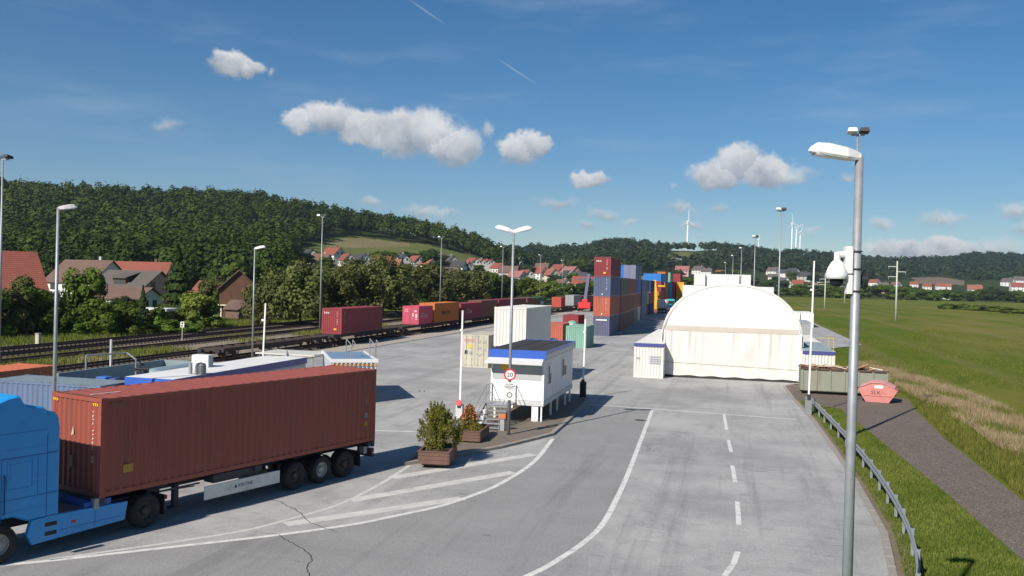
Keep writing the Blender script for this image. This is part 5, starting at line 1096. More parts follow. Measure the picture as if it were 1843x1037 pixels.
# ---------------------------------------------------------------- tall container stacks
def stack(xr, y, items, desc, L=L40):
    z = 0.0
    for i, (col, dr, txt) in enumerate(items):
        if col is None: continue
        o = container(f'{txt} container, {["bottom","second","third","top"][i]} of {desc}', xr-CW/2, y+L/2, z, 0, L, HC, C[col], dr, i > 0 and desc.startswith('the tall front') or desc.startswith('the tall front'), 'stacked containers in the yard')
        if desc.startswith('the tall front'):
            if i == 3: end_text(o, L, 'tex', 0.5, 0.95, HC-0.75, sx=1.2); lab(MB().box(-L/2-0.024,-L/2-0.018,-0.52,-0.14,0.42,0.66), YELLOW, o)
            if i == 0: lab(MB().box(-L/2-0.03,-L/2-0.02,-0.85,0.75,HC-0.62,HC-0.46), PALETXT, o)
            if i: code_marks(o, PALETXT, 8, 0.2, lambda a, z: (-L/2-0.022, -0.60-a, HC-0.35+z), 6+i)
            if i in (1,2): lab(MB().box(-L/2-0.03,-L/2-0.02,-0.12,0.02,0.22,0.4), PALETXT, o)
        z += HC+0.02
XS = -17.4
stack(XS, 131.6, (('slate',False,'slate blue'),('orangered',False,'faded orange'),('blue',False,'deep blue'),('maroon',False,'maroon')), 'the tall front stack')
stack(XS, 144.6, (('brown',False,'dark brown'),('redbrown',False,'red brown'),('olive',False,'olive grey')), 'the stack right behind the front one')
def xr_at(px, Y): return x_at(px, Y)
stack(xr_at(1128,158), 158, (('brown',False,'brown'),('redbrown',False,'brick brown'),('red',False,'bright red')), 'the third stack from the front')
stack(xr_at(1137,172), 172, (('olive',False,'drab'),('redbrown',False,'rusty red'),('slate',False,'slate')), 'the fourth stack from the front')
stack(xr_at(1143.5,186), 186, (('cream',False,'cream'),('brown',False,'brown red'),('brightblue',False,'bright blue'),('greyblue',True,'grey blue door end')), 'the fifth stack from the front')
stack(xr_at(1123,187), 187, (('navy',False,'navy'),('brown',False,'dull brown'),('redbrown',False,'brick red'),('brightblue',False,'vivid blue')), 'the stack topped in vivid blue')
stack(xr_at(1156,200), 200, (('steelblue',False,'dark blue'),('steelblue',False,'steel blue'),('greyblue',False,'purple grey')), 'the sixth stack from the front')
stack(xr_at(1160,214), 214, (('maroon',False,'maroon'),('cream',False,'pale'),('olive',False,'olive')), 'the seventh stack from the front')
stack(xr_at(1171,230), 230, (('navy',False,'dark navy'),('orangered',False,'orange brown'),('navy',False,'deep navy')), 'the eighth stack from the front')
stack(xr_at(1190,262), 262, (('redbrown',False,'brick'),('orangered',False,'rust red'),('maroon',False,'dark red')), 'the stack behind the yellow machine')
stack(xr_at(1197,276), 276, (('redbrown',False,'brown'),('red',False,'red'),('rust_orange',False,'orange'),('orange',False,'bright orange')), 'the orange topped far stack')
stack(xr_at(1206,292), 292, (('blue',False,'dull blue'),('seablue',False,'sea blue'),('seablue',False,'teal blue'),('teal',False,'pale green')), 'the green topped far stack')
stack(xr_at(1214,302), 302, (('maroon',False,'maroon'),('magenta',False,'pink'),('magenta',False,'hot pink')), 'the pink far stack')
stack(xr_at(1224,316), 316, (('brown',False,'brown'),('maroon',False,'dark red'),('red',False,'faded red'),('maroon',False,'wine red')), 'the wine red far stack')
stack(xr_at(1229.5,300), 304, (('yellow',False,'amber'),('yellow',False,'golden'),('yellow',False,'yellow')), 'the yellow far stack')
# white reefers behind the tent
k = 0
for col in range(8):
    for lv in range(4 if 1 <= col <= 5 else 3):
        x = -10.9+col*2.47
        container(f'white reefer container, {["bottom","second","third","fourth"][lv]} level, {ORD[col]} column of the white wall behind the tent', x+CW/2, 206+L40/2+0.9*(col % 3 == 2), lv*(STD+0.02), 0, L40, STD, C['reefer'], True, False, 'white reefers behind the tent'); k += 1

# ---------------------------------------------------------------- fabric tent between containers
TENT = mat('tent_fabric', (0.72,0.71,0.68), 0.6, var=0.05, scale=0.6, dirt=(0.52,0.47,0.39), dirt_amt=0.35); TENTD = mat('tent_fabric_stained', (0.50,0.44,0.375), 0.7, var=0.08, scale=0.8, dirt=(0.42,0.36,0.28), dirt_amt=0.4)
CURT = mat('curtain_fabric', (0.62,0.595,0.555), 0.6, var=0.05, scale=0.7, dirt=(0.50,0.45,0.37), dirt_amt=0.4, streak=True)
ty = 77.3; tl = 24.0; hw = 5.72; zsp = 2.95; ztop = 7.95
te = thing('fabric_tent', 'large white arched fabric shelter spanning between containers', 'tent', (0,ty,0))
def arch(n=28, k=0.0):
    pts = []
    for i in range(n+1):
        a = math.pi*i/n; c, s = math.cos(a), math.sin(a)
        pts.append((math.copysign(abs(c)**0.92, c)*(hw-k), zsp+(ztop-zsp-k)*abs(s)**0.88))
    return pts
A = arch(); mb = MB(); n = len(A); rows = 7; vs = []
for j in range(rows+1):
    sag = 0.0 if j % 1 == 0 else 0.1
    for x, z in A: vs.append((x, j*tl/rows, z))
mb.add(vs, [(j*n+i, j*n+i+1, (j+1)*n+i+1, (j+1)*n+i) for j in range(rows) for i in range(n-1)]); part('arch_cover', mb, TENT, te, True)
for j in range(rows+1):
    part('arch_rib', MB().tube([(x*1.004, j*tl/rows+(0.10 if j == 0 else 0), z+0.02) for x, z in A], 0.05, 6), TENT, te)
B = [(x,z) for x,z in arch(36, 0.02) if z > 3.9]
x_l = -5.53
mb = MB(); gz = []
for lvl in range(9):                                     # bulging gable cloth
    f = lvl/8; row = []
    for x, z in B: row.append((x, 0.12*(1-f)-0.03*f-0.20*math.sin(f*math.pi)*0.5*(1-abs(x)/hw), 3.9+(z-3.9)*f))
    gz += row
m = len(B); mb.add(gz, [(j*m+i, (j+1)*m+i, (j+1)*m+i+1, j*m+i+1) for j in range(8) for i in range(m-1)]); part('gable_cloth', mb, TENT, te, True)
part('stained_band', MB().add([(x, 0.02-0.07*math.sin((x+5.5)*1.7)*0.3, z) for z in (3.92,4.36) for x in np.linspace(-5.35,5.35,24)], [(i,i+1,24+i+1,24+i) for i in range(23)]), TENTD, te, True)
part('edge_cord', MB().tube([(x*0.985, -0.05, z-0.10) for x, z in A], 0.02, 6), mat('cord_grey', (0.42,0.40,0.37)), te)
NX, NZ = 190, 18; vs = []
_rf = np.random.default_rng(2); _fold = [(_rf.uniform(1.5,14), _rf.uniform(0,6.28), _rf.uniform(-0.9,0.9)) for _ in range(12)]
def cloth(x, z):
    """depth of the hanging front cloth: irregular vertical folds, slanted creases, slack near the ground"""
    f = (z-0.2)/3.72; w = sum(0.019*math.sin(k*x+p+q*z)*(0.5+0.5*math.sin(0.7*k*x*0.3+p*2)) for k, p, q in _fold)
    w += 0.035*math.sin(x*2.1-z*1.9+1.0)*max(0, math.sin(x*0.8+0.5))**3 + 0.03*math.sin(x*2.6+z*2.3)*max(0, math.sin(x*0.6+3.4))**4
    return -0.10+w*(0.45+0.55*math.sin(min(1.0, f*1.3)*math.pi/2))+0.03*math.sin(x*3.1+z*5.0)*(1-f)**3
for j in range(NZ+1):
    z = 0.20+3.72*j/NZ
    for i in range(NX+1):
        x = -5.5+11.0*i/NX; vs.append((x, cloth(x, z), z+(0.03*math.sin(x*3.3) if j == 0 else 0)))
part('front_curtain', MB().add(vs, [(j*(NX+1)+i, j*(NX+1)+i+1, (j+1)*(NX+1)+i+1, (j+1)*(NX+1)+i) for j in range(NZ) for i in range(NX)]), CURT, te, True)
hx_ = np.linspace(-5.4,5.4,190); part('curtain_seam', MB().add([(x, cloth(x, z)-0.015, z-0.02*x) for z in (1.12,1.19) for x in hx_], [(i,i+1,191+i,190+i) for i in range(189)]), mat('seam_stain', (0.40,0.365,0.31), 0.8, var=0.2, scale=1.5), te)
for s in (-1,1): part('edge_flap', MB().box(s*5.5-0.12 if s > 0 else s*5.5-0.04, s*5.5+0.12 if s > 0 else s*5.5+0.10, -0.20,0.25,0.15,3.96), TENT, te)
part('rear_cloth', MB().add([(x,tl,z) for x,z in A], [tuple(range(n-1,-1,-1))]), TENT, te); part('ballast_beam', MB().box(-5.5,5.5,-0.05,0.12,0.0,0.20), DARK, te)
part('top_pulley', MB().box(-0.08,0.08,-0.02,0.12,6.74,6.79), TENTD, te)
NAVY = mat('stripe_navy', (0.055,0.065,0.22), 0.5, var=0.08)
w1 = container('white container with navy stripe on the stack side of the tent', -6.62, 75.4+L40/2, 0, 0, L40, HC, C['white']); part('stripe', MB().box(-L40/2-0.03,-L40/2-0.012,-CW/2,CW/2,HC-0.30,HC-0.02).box(-L40/2,L40/2,CW/2+0.004,CW/2+0.012,HC-0.3,HC-0.02), NAVY, w1)
part('stripe', MB().box(-L40/2,L40/2,-CW/2-0.012,-CW/2-0.004,HC-0.30,HC-0.02), NAVY, w1)
for z_ in (1.75,1.55,1.38,1.2): lab(MB().box(-L40/2-0.022,-L40/2-0.018,-1.0,-0.05,z_,z_+0.09), mat('grey_text', (0.34,0.36,0.38)), w1, 'notice_line')
lab(MB().box(-L40/2-0.022,-L40/2-0.018,0.72,1.0,1.55,1.72), mat('grey_text', (0.3,0.3,0.3)), w1, 'notice_line')
container('second white container behind the one with navy stripe, under the tent edge', -6.62, 75.4+L40*1.5+0.05, 0, 0, L40, HC, C['white'], False, False)
w2 = container('white container with navy stripe on the field side of the tent', 6.75, 74.6+L40/2, 0, 0, L40, HC, C['white'], roof=C['greytop']); part('stripe', MB().box(-L40/2-0.03,-L40/2-0.012,-CW/2,CW/2,HC-0.30,HC-0.02), NAVY, w2); part('stripe', MB().box(-L40/2,L40/2,-CW/2-0.012,-CW/2-0.004,HC-0.3,HC-0.02), NAVY, w2)
rl = thing('roof_railing', 'thin yellow railing on the white container by the field', 'railing', (7.85,74.9,HC)); part('rail_tube', MB().tube([(0,0,0),(0,0,1.0),(0,4,1.0),(0,4,0)], 0.03, 6).tube([(0,0,1.0),(-1.2,0,1.0)], 0.025, 6), mat('rail_yellow', (0.5,0.40,0.12)), rl)
container('second white container behind the tent on the field side', 6.75, 74.6+L40*1.5+0.05, 0, 0, L40, HC, C['white'], False, False)
container('grey corrugated container standing past the tent near the field', 9.95, 133.9+L40/2, 0, 0, L40, HC, C['grey'], False, False)
container('white container beyond the grey corrugated one near the field', 12.0, 188+L40/2, 0, 0, L40, HC, C['reefer'], False, False); container('white box further out beside the white container near the field', 14.6, 188+L40/2, 0, 0, L40, HC, C['reefer'], True, False)

# ---------------------------------------------------------------- machines
def reach_stacker(label, x, y, rot, body, boomc, boom_up=R(38)):
    t = thing('reach_stacker', label, 'reach stacker', (x,y,0), rot)
    part('chassis', MB().rbox(-1.6,1.6,-3.6,3.4,0.8,1.7,0.1), body, t); part('counterweight', MB().rbox(-1.7,1.7,-4.4,-2.6,0.9,2.5,0.15), body, t)
    part('boom_mount', MB().rbox(-0.75,0.75,-3.8,-2.2,1.7,3.3,0.1), body, t)
    cb_ = part('cab', MB().rbox(-0.8,0.8,-1.4,0.4,1.7,3.4,0.1), body, t); part('cab_glass', MB().box(-0.82,0.82,-1.25,0.42,2.3,3.2), GLASS, cb_)
    c, s = math.cos(boom_up), math.sin(boom_up); b = MB(); 
    b.add([(xx, -3.0+dd*c-ww*s, 2.9+dd*s+ww*c) for dd in (0,9.0) for xx, ww in ((-0.4,-0.4),(0.4,-0.4),(0.4,0.4),(-0.4,0.4))], [(0,1,2,3),(7,6,5,4),(0,4,5,1),(1,5,6,2),(2,6,7,3),(3,7,4,0)]); part('boom', b, boomc, t)
    ex = -3.0+9*c; ez = 2.9+9*s; part('spreader', MB().box(-3.0,3.0,ex-0.3,ex+0.3,ez-1.6,ez-1.1).box(-0.3,0.3,ex-0.3,ex+0.3,ez-1.2,ez), boomc, t)
    part('lift_cylinder', MB().cyl((0,0.5,1.6),(0,-3.0+4.5*c,2.9+4.5*s-0.3),0.15,10), GALV, t)
    for xx in (-1.75,1.75):
        for yy in (2.3,-2.6): 
            w = wheel(t, xx, yy, 0.8, W_BIG); w.rotation_euler = (0,0,R(90)); w.scale = (1.55,1.9,1.55)
xx, yy = at_depth(1057,245); reach_stacker('red reach stacker with a dark boom left of the tall stack', xx, yy, R(0), paint('machine_red', (0.62,0.03,0.035), 0.15), C['slate'], R(52))
xx, yy = at_depth(1180,252); reach_stacker('yellow reach stacker working among the far stacks', xx, yy, R(10), C['yellow'], C['yellow'], R(40))
xx, yy = at_depth(1176,262); o = container('blue container hoisted by the yellow reach stacker', xx, yy+3, 8.35, R(62), L20, STD, C['brightblue'], False, False)
# tank container lorry
xx, yy = at_depth(1192,243); lt = thing('tank_lorry', 'white tank container on a lorry trailer between the stacks', 'truck', (xx,yy,0))
part('tank', MB().cyl((0,0,2.5),(0,6,2.5),1.15,24), C['white'], lt, False); fr = MB()
for s in (-1,1):
    for y_ in (-0.05,6.05): fr.box(s*1.2-0.06,s*1.2+0.06,y_-0.06,y_+0.06,1.3,3.8)
    fr.box(s*1.2-0.05,s*1.2+0.05,0,6,1.3,1.42); fr.box(s*1.2-0.05,s*1.2+0.05,0,6,3.7,3.8)
part('tank_frame', fr, C['white'], lt); part('trailer_bed', MB().box(-1.2,1.2,-1,9,1.0,1.25), TRB, lt); part('end_plate', MB().box(-1.15,1.15,-0.02,0.02,1.4,3.7), C['white'], lt)
for y_ in (0.8,2.1,3.4):
    for s in (-1,1): w = wheel(lt, s*1.0, y_, 0.51, W_BIG); w.rotation_euler = (0,0,R(90))
part('rear_bumper', MB().box(-1.15,1.15,-1.05,-0.95,0.5,0.7), WHITE, lt)
xx, yy = at_depth(1207.5,262); l2 = thing('teal_lorry', 'teal fronted lorry waiting beside the tank container', 'truck', (xx,yy,0)); TEAL = paint('cab_teal', (0.05,0.38,0.42), 0.1)
part('cab', MB().rbox(-1.2,1.2,0,2.2,0.9,3.6,0.15), TEAL, l2); part('windscreen', MB().box(-1.05,1.05,-0.02,0.02,2.2,3.1), GLASS, l2); part('bumper', MB().rbox(-1.2,1.2,-0.1,0.3,0.4,1.0,0.06), PUREWHITE, l2); part('number_plate', MB().box(-0.3,0.3,-0.12,-0.1,0.55,0.7), RED, l2); part('load_bed', MB().box(-1.2,1.2,2.2,12,0.9,1.2), TRB, l2)
for y_ in (1.2,8.5,10):
    for s in (-1,1): w = wheel(l2, s*1.0, y_, 0.51, W_BIG); w.rotation_euler = (0,0,R(90))

# ---------------------------------------------------------------- office, fuel tank, sampling hut behind the lorry
of = thing('office_container', 'long white roofed office container with navy roof edge', 'office container', (-25.85,42.7,0)); OW = 1.28; OL = 6.55; OH = 2.9
part('wall', MB().box(-OW+0.05,OW-0.05,-OL+0.05,OL-0.05,0,OH-0.3), mat('office_wall', (0.42,0.46,0.50), 0.5, var=0.05), of); rf = part('roof', MB().box(-OW,OW,-OL,OL,OH-0.02,OH+0.02), mat('roof_white', (0.70,0.69,0.66), 0.6, var=0.06, scale=0.7, dirt=(0.5,0.46,0.38), dirt_amt=0.5), of)
part('roof_edge', MB().box(OW-0.02,OW+0.03,-OL-0.02,OL+0.02,OH-0.34,OH+0.01).box(-OW-0.03,-OW+0.02,-OL-0.02,OL+0.02,OH-0.34,OH+0.01), mat('edge_navy', (0.075,0.08,0.24), 0.5), of); part('roof_edge', MB().box(-OW,OW,-OL-0.04,-OL+0.0,OH-0.4,OH+0.01), BLUEF, of); part('roof_edge', MB().box(-OW,OW,OL,OL+0.04,OH-0.3,OH+0.01), mat('edge_navy', (0.1,0.1,0.2)), of)
for k in range(7): part('wall_panel', MB().box(OW-0.05,OW-0.02,-OL+0.15+k*1.85,-OL+1.95+k*1.85,0.15,OH-0.4), mat('office_wall', (0.4,0.45,0.5)), of)
ac = thing('air_conditioner', 'white air conditioning box on the office container roof', 'air conditioner', (-26.65,41.6,2.93), R(10)); part('casing', MB().rbox(-0.45,0.45,-0.32,0.32,0,0.62,0.03), PUREWHITE, ac); part('side_grille', MB().box(0.44,0.46,-0.28,0.28,0.06,0.56), mat('grille_grey', (0.30,0.33,0.36)), ac)
vs_ = thing('vent_stack', 'pair of galvanised vent pipes at the office container edge', 'vent', (-25.2,38.35,0)); part('pipe', MB().cyl((0,0,0),(0,0,3.45),0.09,10), GALV, vs_); part('cowl', MB().lathe([(0.26,2.85),(0.26,3.35),(0.20,3.45),(0.0,3.5)], 14, (0.45,0.15,0)), mat('cowl_grey', (0.22,0.23,0.23), 0.5, 0.4), vs_)
fs_ = thing('fuel_station', 'grey walled tank enclosure with a horizontal steel tank', 'fuel tank', (0,0,0)); GREYW = mat('bund_grey', (0.20,0.25,0.26), 0.6, var=0.1)
part('enclosure_wall', MB().box(-33.0,-32.85,38.6,47.4,0,2.55), GREYW, fs_); part('enclosure_wall', MB().box(-32.85,-27.9,47.25,47.4,0,2.55), GREYW, fs_); part('enclosure_wall', MB().box(-32.85,-27.9,38.6,38.75,0,2.3), GREYW, fs_)
part('enclosure_floor', MB().box(-32.85,-27.9,38.75,47.25,1.5,1.55), GREYW, fs_)
tm = MB(); prof = [(0.0,0.0),(0.55,0.06),(0.80,0.25),(0.85,0.5),(0.85,5.0),(0.80,5.3),(0.5,5.5),(0.0,5.55)]; n = 24
vs = [(-29.6+r*math.cos(2*math.pi*i/n), 41.2+y_, 1.85+r*math.sin(2*math.pi*i/n)) for r, y_ in prof for i in range(n)]; tm.add(vs, [(k*n+i,(k+1)*n+i,(k+1)*n+(i+1)%n,k*n+(i+1)%n) for k in range(len(prof)-1) for i in range(n)])
part('tank_shell', tm, mat('tank_blue_grey', (0.30,0.37,0.41), 0.4, 0.3, 0.08), fs_, True); part('pump_cabinet', MB().rbox(-31.5,-30.9,39.6,40.2,1.55,2.35,0.03), paint('pump_blue', (0.05,0.14,0.46), 0.2), fs_); part('pump_cabinet', MB().rbox(-30.8,-30.4,39.7,40.2,1.55,2.3,0.03), NAVY, fs_)
part('pipe_rail', MB().tube([(-33.2,41.0,2.4),(-33.2,41.0,3.25),(-32.5,43.4,3.25),(-30.6,41.6,3.1),(-30.6,41.6,2.0)], 0.045, 8), GALV, fs_); part('valve', MB().cyl((-29.9,41.0,2.3),(-29.9,41.0,3.2),0.03,6).cyl((-30.3,41.0,2.7),(-29.4,41.0,2.7),0.05,6).lathe([(0.18,2.85),(0.2,2.9),(0.18,2.95)], 12, (-30.1,41.3,0)).box(-30.3,-29.7,41.0,41.4,2.55,2.65), DARK, fs_)
part('vent_post', MB().cyl((-34.0,44.0,0),(-34.0,44.0,3.9),0.07,8), mat('post_grey', (0.5,0.5,0.48)), fs_)
hr = math.atan2(0.71,0.894)
hu = thing('sampling_hut', 'low white framed hut with blue grey roof and roof railings', 'hut', (-22.55,51.65,0), R(30)); HW2, HL, HH = 1.42, 6.8, 2.6
part('wall', MB().box(-HW2+0.04,HW2-0.04,0.05,HL,0,HH-0.05), mat('hut_wall', (0.45,0.50,0.55), 0.5, var=0.05), hu); part('roof', MB().box(-HW2,HW2,0,HL,HH-0.05,HH), mat('hut_roof', (0.17,0.26,0.36), 0.35, var=0.08), hu)
part('roof_frame', MB().box(-HW2-0.05,HW2+0.05,-0.08,0.04,HH-0.1,HH+0.12).box(-HW2-0.06,-HW2+0.06,0.04,HL,HH-0.05,HH+0.10).box(HW2-0.06,HW2+0.06,0.04,HL,HH-0.05,HH+0.06), PUREWHITE, hu)
for k in range(11):
    xx = -HW2+0.12+k*(2*HW2-0.24)/10; part('fin', MB().box(xx-0.035,xx+0.035,-0.10,0.05,HH-0.75,HH-0.12), PUREWHITE, hu); part('hook', MB().rbox(xx-0.08,xx+0.06,-0.18,-0.06,HH-0.30,HH-0.16,0.02), mat('ochre', (0.50,0.28,0.08)), hu)
for xx in (-0.2,HW2-0.1): part('ladder_rail', MB().tube([(xx,3.0,HH),(xx,3.0,HH+1.15),(xx+0.25,2.3,HH+0.8),(xx+0.25,2.3,HH)], 0.03, 6).tube([(xx+0.4,2.9,HH),(xx+0.4,2.9,HH+1.1),(xx+0.6,2.2,HH+0.7)], 0.025, 6), GALV, hu)
cnp = thing('flat_canopy', 'thin pale flat canopy on posts behind the office container', 'canopy', (-28.6,56.2,0)); part('roof_slab', MB().box(-2.4,1.9,-1.6,1.4,2.45,2.55), mat('canopy_pale', (0.52,0.51,0.46), 0.7, var=0.08), cnp)
for a, b in ((-2.2,-1.4),(1.7,-1.4),(-2.2,1.2),(1.7,1.2)): part('post', MB().cyl((a,b,0),(a,b,2.45),0.05,8), GALV, cnp)
bs = thing('warning_sign', 'back of a triangular road sign on a grey post', 'sign', (*at_depth(520,58),0), VR); part('post', MB().cyl((0,0,0),(0,0,2.95),0.04,8), GALV, bs); part('triangle', MB().add([(-0.52,0.06,1.95),(0.52,0.06,1.95),(0,0.06,2.85),(-0.52,0.08,1.95),(0.52,0.08,1.95),(0,0.08,2.85)], [(0,1,2),(5,4,3),(0,3,4,1),(1,4,5,2),(2,5,3,0)]), mat('sign_back', (0.42,0.45,0.44), 0.5, 0.3), bs)

# ---------------------------------------------------------------- skips
sk1 = thing('rolloff_skip', 'long grey green open skip full of scrap wood', 'skip', (5.1,70.0,0)); SKM = mat('skip_grey_green', (0.235,0.25,0.195), 0.8, var=0.12, scale=1.2, dirt=(0.14,0.10,0.07), dirt_amt=0.6, streak=True)
part('floor', MB().box(0.05,6.0,0.05,2.3,0.2,0.3), SKM, sk1)
for a in ((0,6.05,0,0.08),(0,6.05,2.27,2.35),(0,0.08,0.08,2.27),(5.97,6.05,0.08,2.27)): part('side', MB().box(*a,0.25,1.85), SKM, sk1)
for k in range(7): part('rib', MB().box(0.05+k*0.98,0.17+k*0.98,-0.08,0.0,0.25,1.82), SKM, sk1)
part('top_rim', MB().box(-0.05,6.1,-0.10,0.02,1.8,1.92).box(-0.05,6.1,2.32,2.42,1.8,1.92), RUST, sk1); part('skid', MB().box(0.1,5.9,0.4,0.6,0,0.2).box(0.1,5.9,1.75,1.95,0,0.2), RUST, sk1)
WOODS = [mat('scrap_%d' % i, c, 0.85, var=0.2) for i, c in enumerate(((0.20,0.11,0.07),(0.42,0.29,0.17),(0.13,0.075,0.055),(0.55,0.50,0.42),(0.25,0.10,0.06)))]
for k in range(38):
    p = thing('scrap_plank', f'scrap wooden board, {ORD[k]} from the barrier end in the long grey green skip', 'scrap wood', (5.1+0.5+5.0*(k+rng.random()*0.6)/38, 70+rng.uniform(0.35,2.0), 1.75+rng.uniform(0.0,0.25)), rng.uniform(-0.9,0.9), 'scrap wood in the skip')
    l = rng.uniform(0.35,1.1); w = rng.uniform(0.05,0.22); o = part('board', MB().box(-l,l,-w,w,-0.03,0.03), rng.choice(WOODS), p); p.rotation_euler.x = rng.uniform(-0.35,0.35); p.rotation_euler.y = rng.uniform(-0.3,0.3)
    p.location.x = min(max(p.location.x, 5.2+l*0.9), 11.0-l*0.9)
heap = MB(); gn = 24; 
hv = [(0.1+5.85*i/gn, 0.1+2.15*j/8, 1.35+0.35*math.sin(i*0.7)*math.sin(j*0.8)*0.5+0.3*math.sin(math.pi*j/8)) for j in range(9) for i in range(gn+1)]
heap.add(hv, [(j*(gn+1)+i, j*(gn+1)+i+1, (j+1)*(gn+1)+i+1, (j+1)*(gn+1)+i) for j in range(8) for i in range(gn)]); hp = part('rubble_fill', heap, WOODS[2], sk1)
up = thing('scrap_post', 'single thin stick poking up out of the skip', 'scrap wood', (9.1,71.2,1.6)); part('stick', MB().box(-0.04,0.04,-0.04,0.04,0,1.3), WOODS[1], up)
sk2 = thing('tipping_skip', 'small faded pink red skip next to the long grey green one', 'skip', (10.15,67.6,0), R(-12)); PINK = mat('skip_pink', (0.52,0.20,0.185), 0.8, var=0.12, scale=1.5, dirt=(0.36,0.10,0.05), dirt_amt=0.6)
out_ = [(-0.75,0.0),(0.75,0.0),(1.28,0.85),(1.05,1.05),(0.35,1.32),(-0.35,1.32),(-1.05,1.05),(-1.28,0.85)]
part('body', MB().prism_y(out_, -0.9, 0.9), PINK, sk2); part('lid', MB().prism_y([(-1.12,1.02),(-0.38,1.34),(0.38,1.34),(1.12,1.02),(1.12,1.07),(0.38,1.39),(-0.38,1.39),(-1.12,1.07)], -0.96, 0.96), mat('skip_lid', (0.60,0.29,0.27), 0.7, var=0.1), sk2)
part('label', MB().box(-0.2,0.35,-0.91,-0.905,0.98,1.18), PUREWHITE, sk2); text_mesh('SLK', 0.36, TXT_BLACK, sk2, (-0.42,-0.906,0.56), (R(90),0,0), sx=1.1); part('front_rib', MB().box(-0.9,0.9,-0.94,-0.9,0.44,0.50), PINK, sk2)
for s in (-1,1): part('lifting_lug', MB().cyl((s*1.2,-0.5,0.8),(s*1.4,-0.5,0.8),0.05,8).cyl((s*1.2,0.5,0.8),(s*1.4,0.5,0.8),0.05,8), RUST, sk2)
# small rail-side furniture
rs = thing('rail_sign', 'small white railway marker sign between the tracks', 'sign', (-60.3,90.0,0), VR); part('post', MB().cyl((0,0,0),(0,0,2.0),0.035,8), mat('post_pale', (0.6,0.6,0.58)), rs); part('plate', MB().box(-0.22,0.22,-0.05,-0.03,1.55,2.2), PUREWHITE, rs); part('mark', MB().box(-0.1,0.12,-0.056,-0.05,1.95,2.1).box(-0.12,0.05,-0.056,-0.05,1.65,1.82), TXT_BLACK, rs)
cp = thing('cable_cabinet', 'pale concrete cable post beside the hedge', 'cabinet', (-68.4,77.4,0)); part('body', MB().rbox(-0.22,0.22,-0.2,0.2,0,1.15,0.03), mat('pale_concrete', (0.46,0.43,0.32), 0.9, var=0.1), cp); part('cap', MB().rbox(-0.26,0.26,-0.24,0.24,1.15,1.23,0.02), KERB, cp)

# ---------------------------------------------------------------- houses
def roof_tile_mat(name, c):
    m, nt, b, TC, noise, rg, mix, bump, mul = nodes_mat(name)
    w = nt.nodes.new('ShaderNodeTexWave'); w.wave_type = 'BANDS'; w.bands_direction = 'Z'; w.inputs['Scale'].default_value = 1.15; w.inputs['Distortion'].default_value = 0.4; w.inputs['Detail'].default_value = 2
    nt.links.new(TC.outputs['Object'], w.inputs[0])
    col = mix(noise(0.5, 6, 0.7), tuple(q*0.72 for q in c), tuple(min(1, q*1.2) for q in c)); col = mix(mul(rg(w.outputs[0], 0.0, 0.35, 1, 0), 0.55), col, tuple(q*0.35 for q in c)); col = mix(mul(rg(noise(0.22, 5, 0.6, loc=(9, 2, 0)), 0.52, 0.7), 0.5), col, tuple(q*0.45+0.01 for q in c))
    nt.links.new(col, b.inputs['Base Color']); b.inputs['Roughness'].default_value = 0.85; bump(w.outputs[0], 0.5, 0.06); return m
RF = {k: roof_tile_mat('roof_'+k, c) for k, c in {'red': (0.26,0.075,0.048), 'brown': (0.155,0.092,0.068), 'grey': (0.115,0.098,0.088), 'dark': (0.055,0.055,0.062), 'orange': (0.28,0.105,0.065), 'pink': (0.33,0.13,0.115)}.items()}
WL = {k: mat('plaster_'+k, c, 0.85, var=0.05, scale=0.6) for k, c in {'white': (0.66,0.65,0.62), 'cream': (0.60,0.55,0.44), 'grey': (0.42,0.42,0.40), 'rose': (0.50,0.30,0.26)}.items()}
WL['wood'] = mat('barn_wood', (0.135,0.066,0.040), 0.85, var=0.3, scale=1.6, dirt=(0.05,0.028,0.02), dirt_amt=0.6, streak=True); WL['plank'] = mat('shed_wood', (0.16,0.095,0.07), 0.85, var=0.25, scale=2)
HWIN = mat('house_window', (0.05,0.06,0.07), 0.15, spec=0.8)
def cam_yaw(dx, dy): return math.atan2(YC*dx+YS*dy, YS*dx-YC*dy)
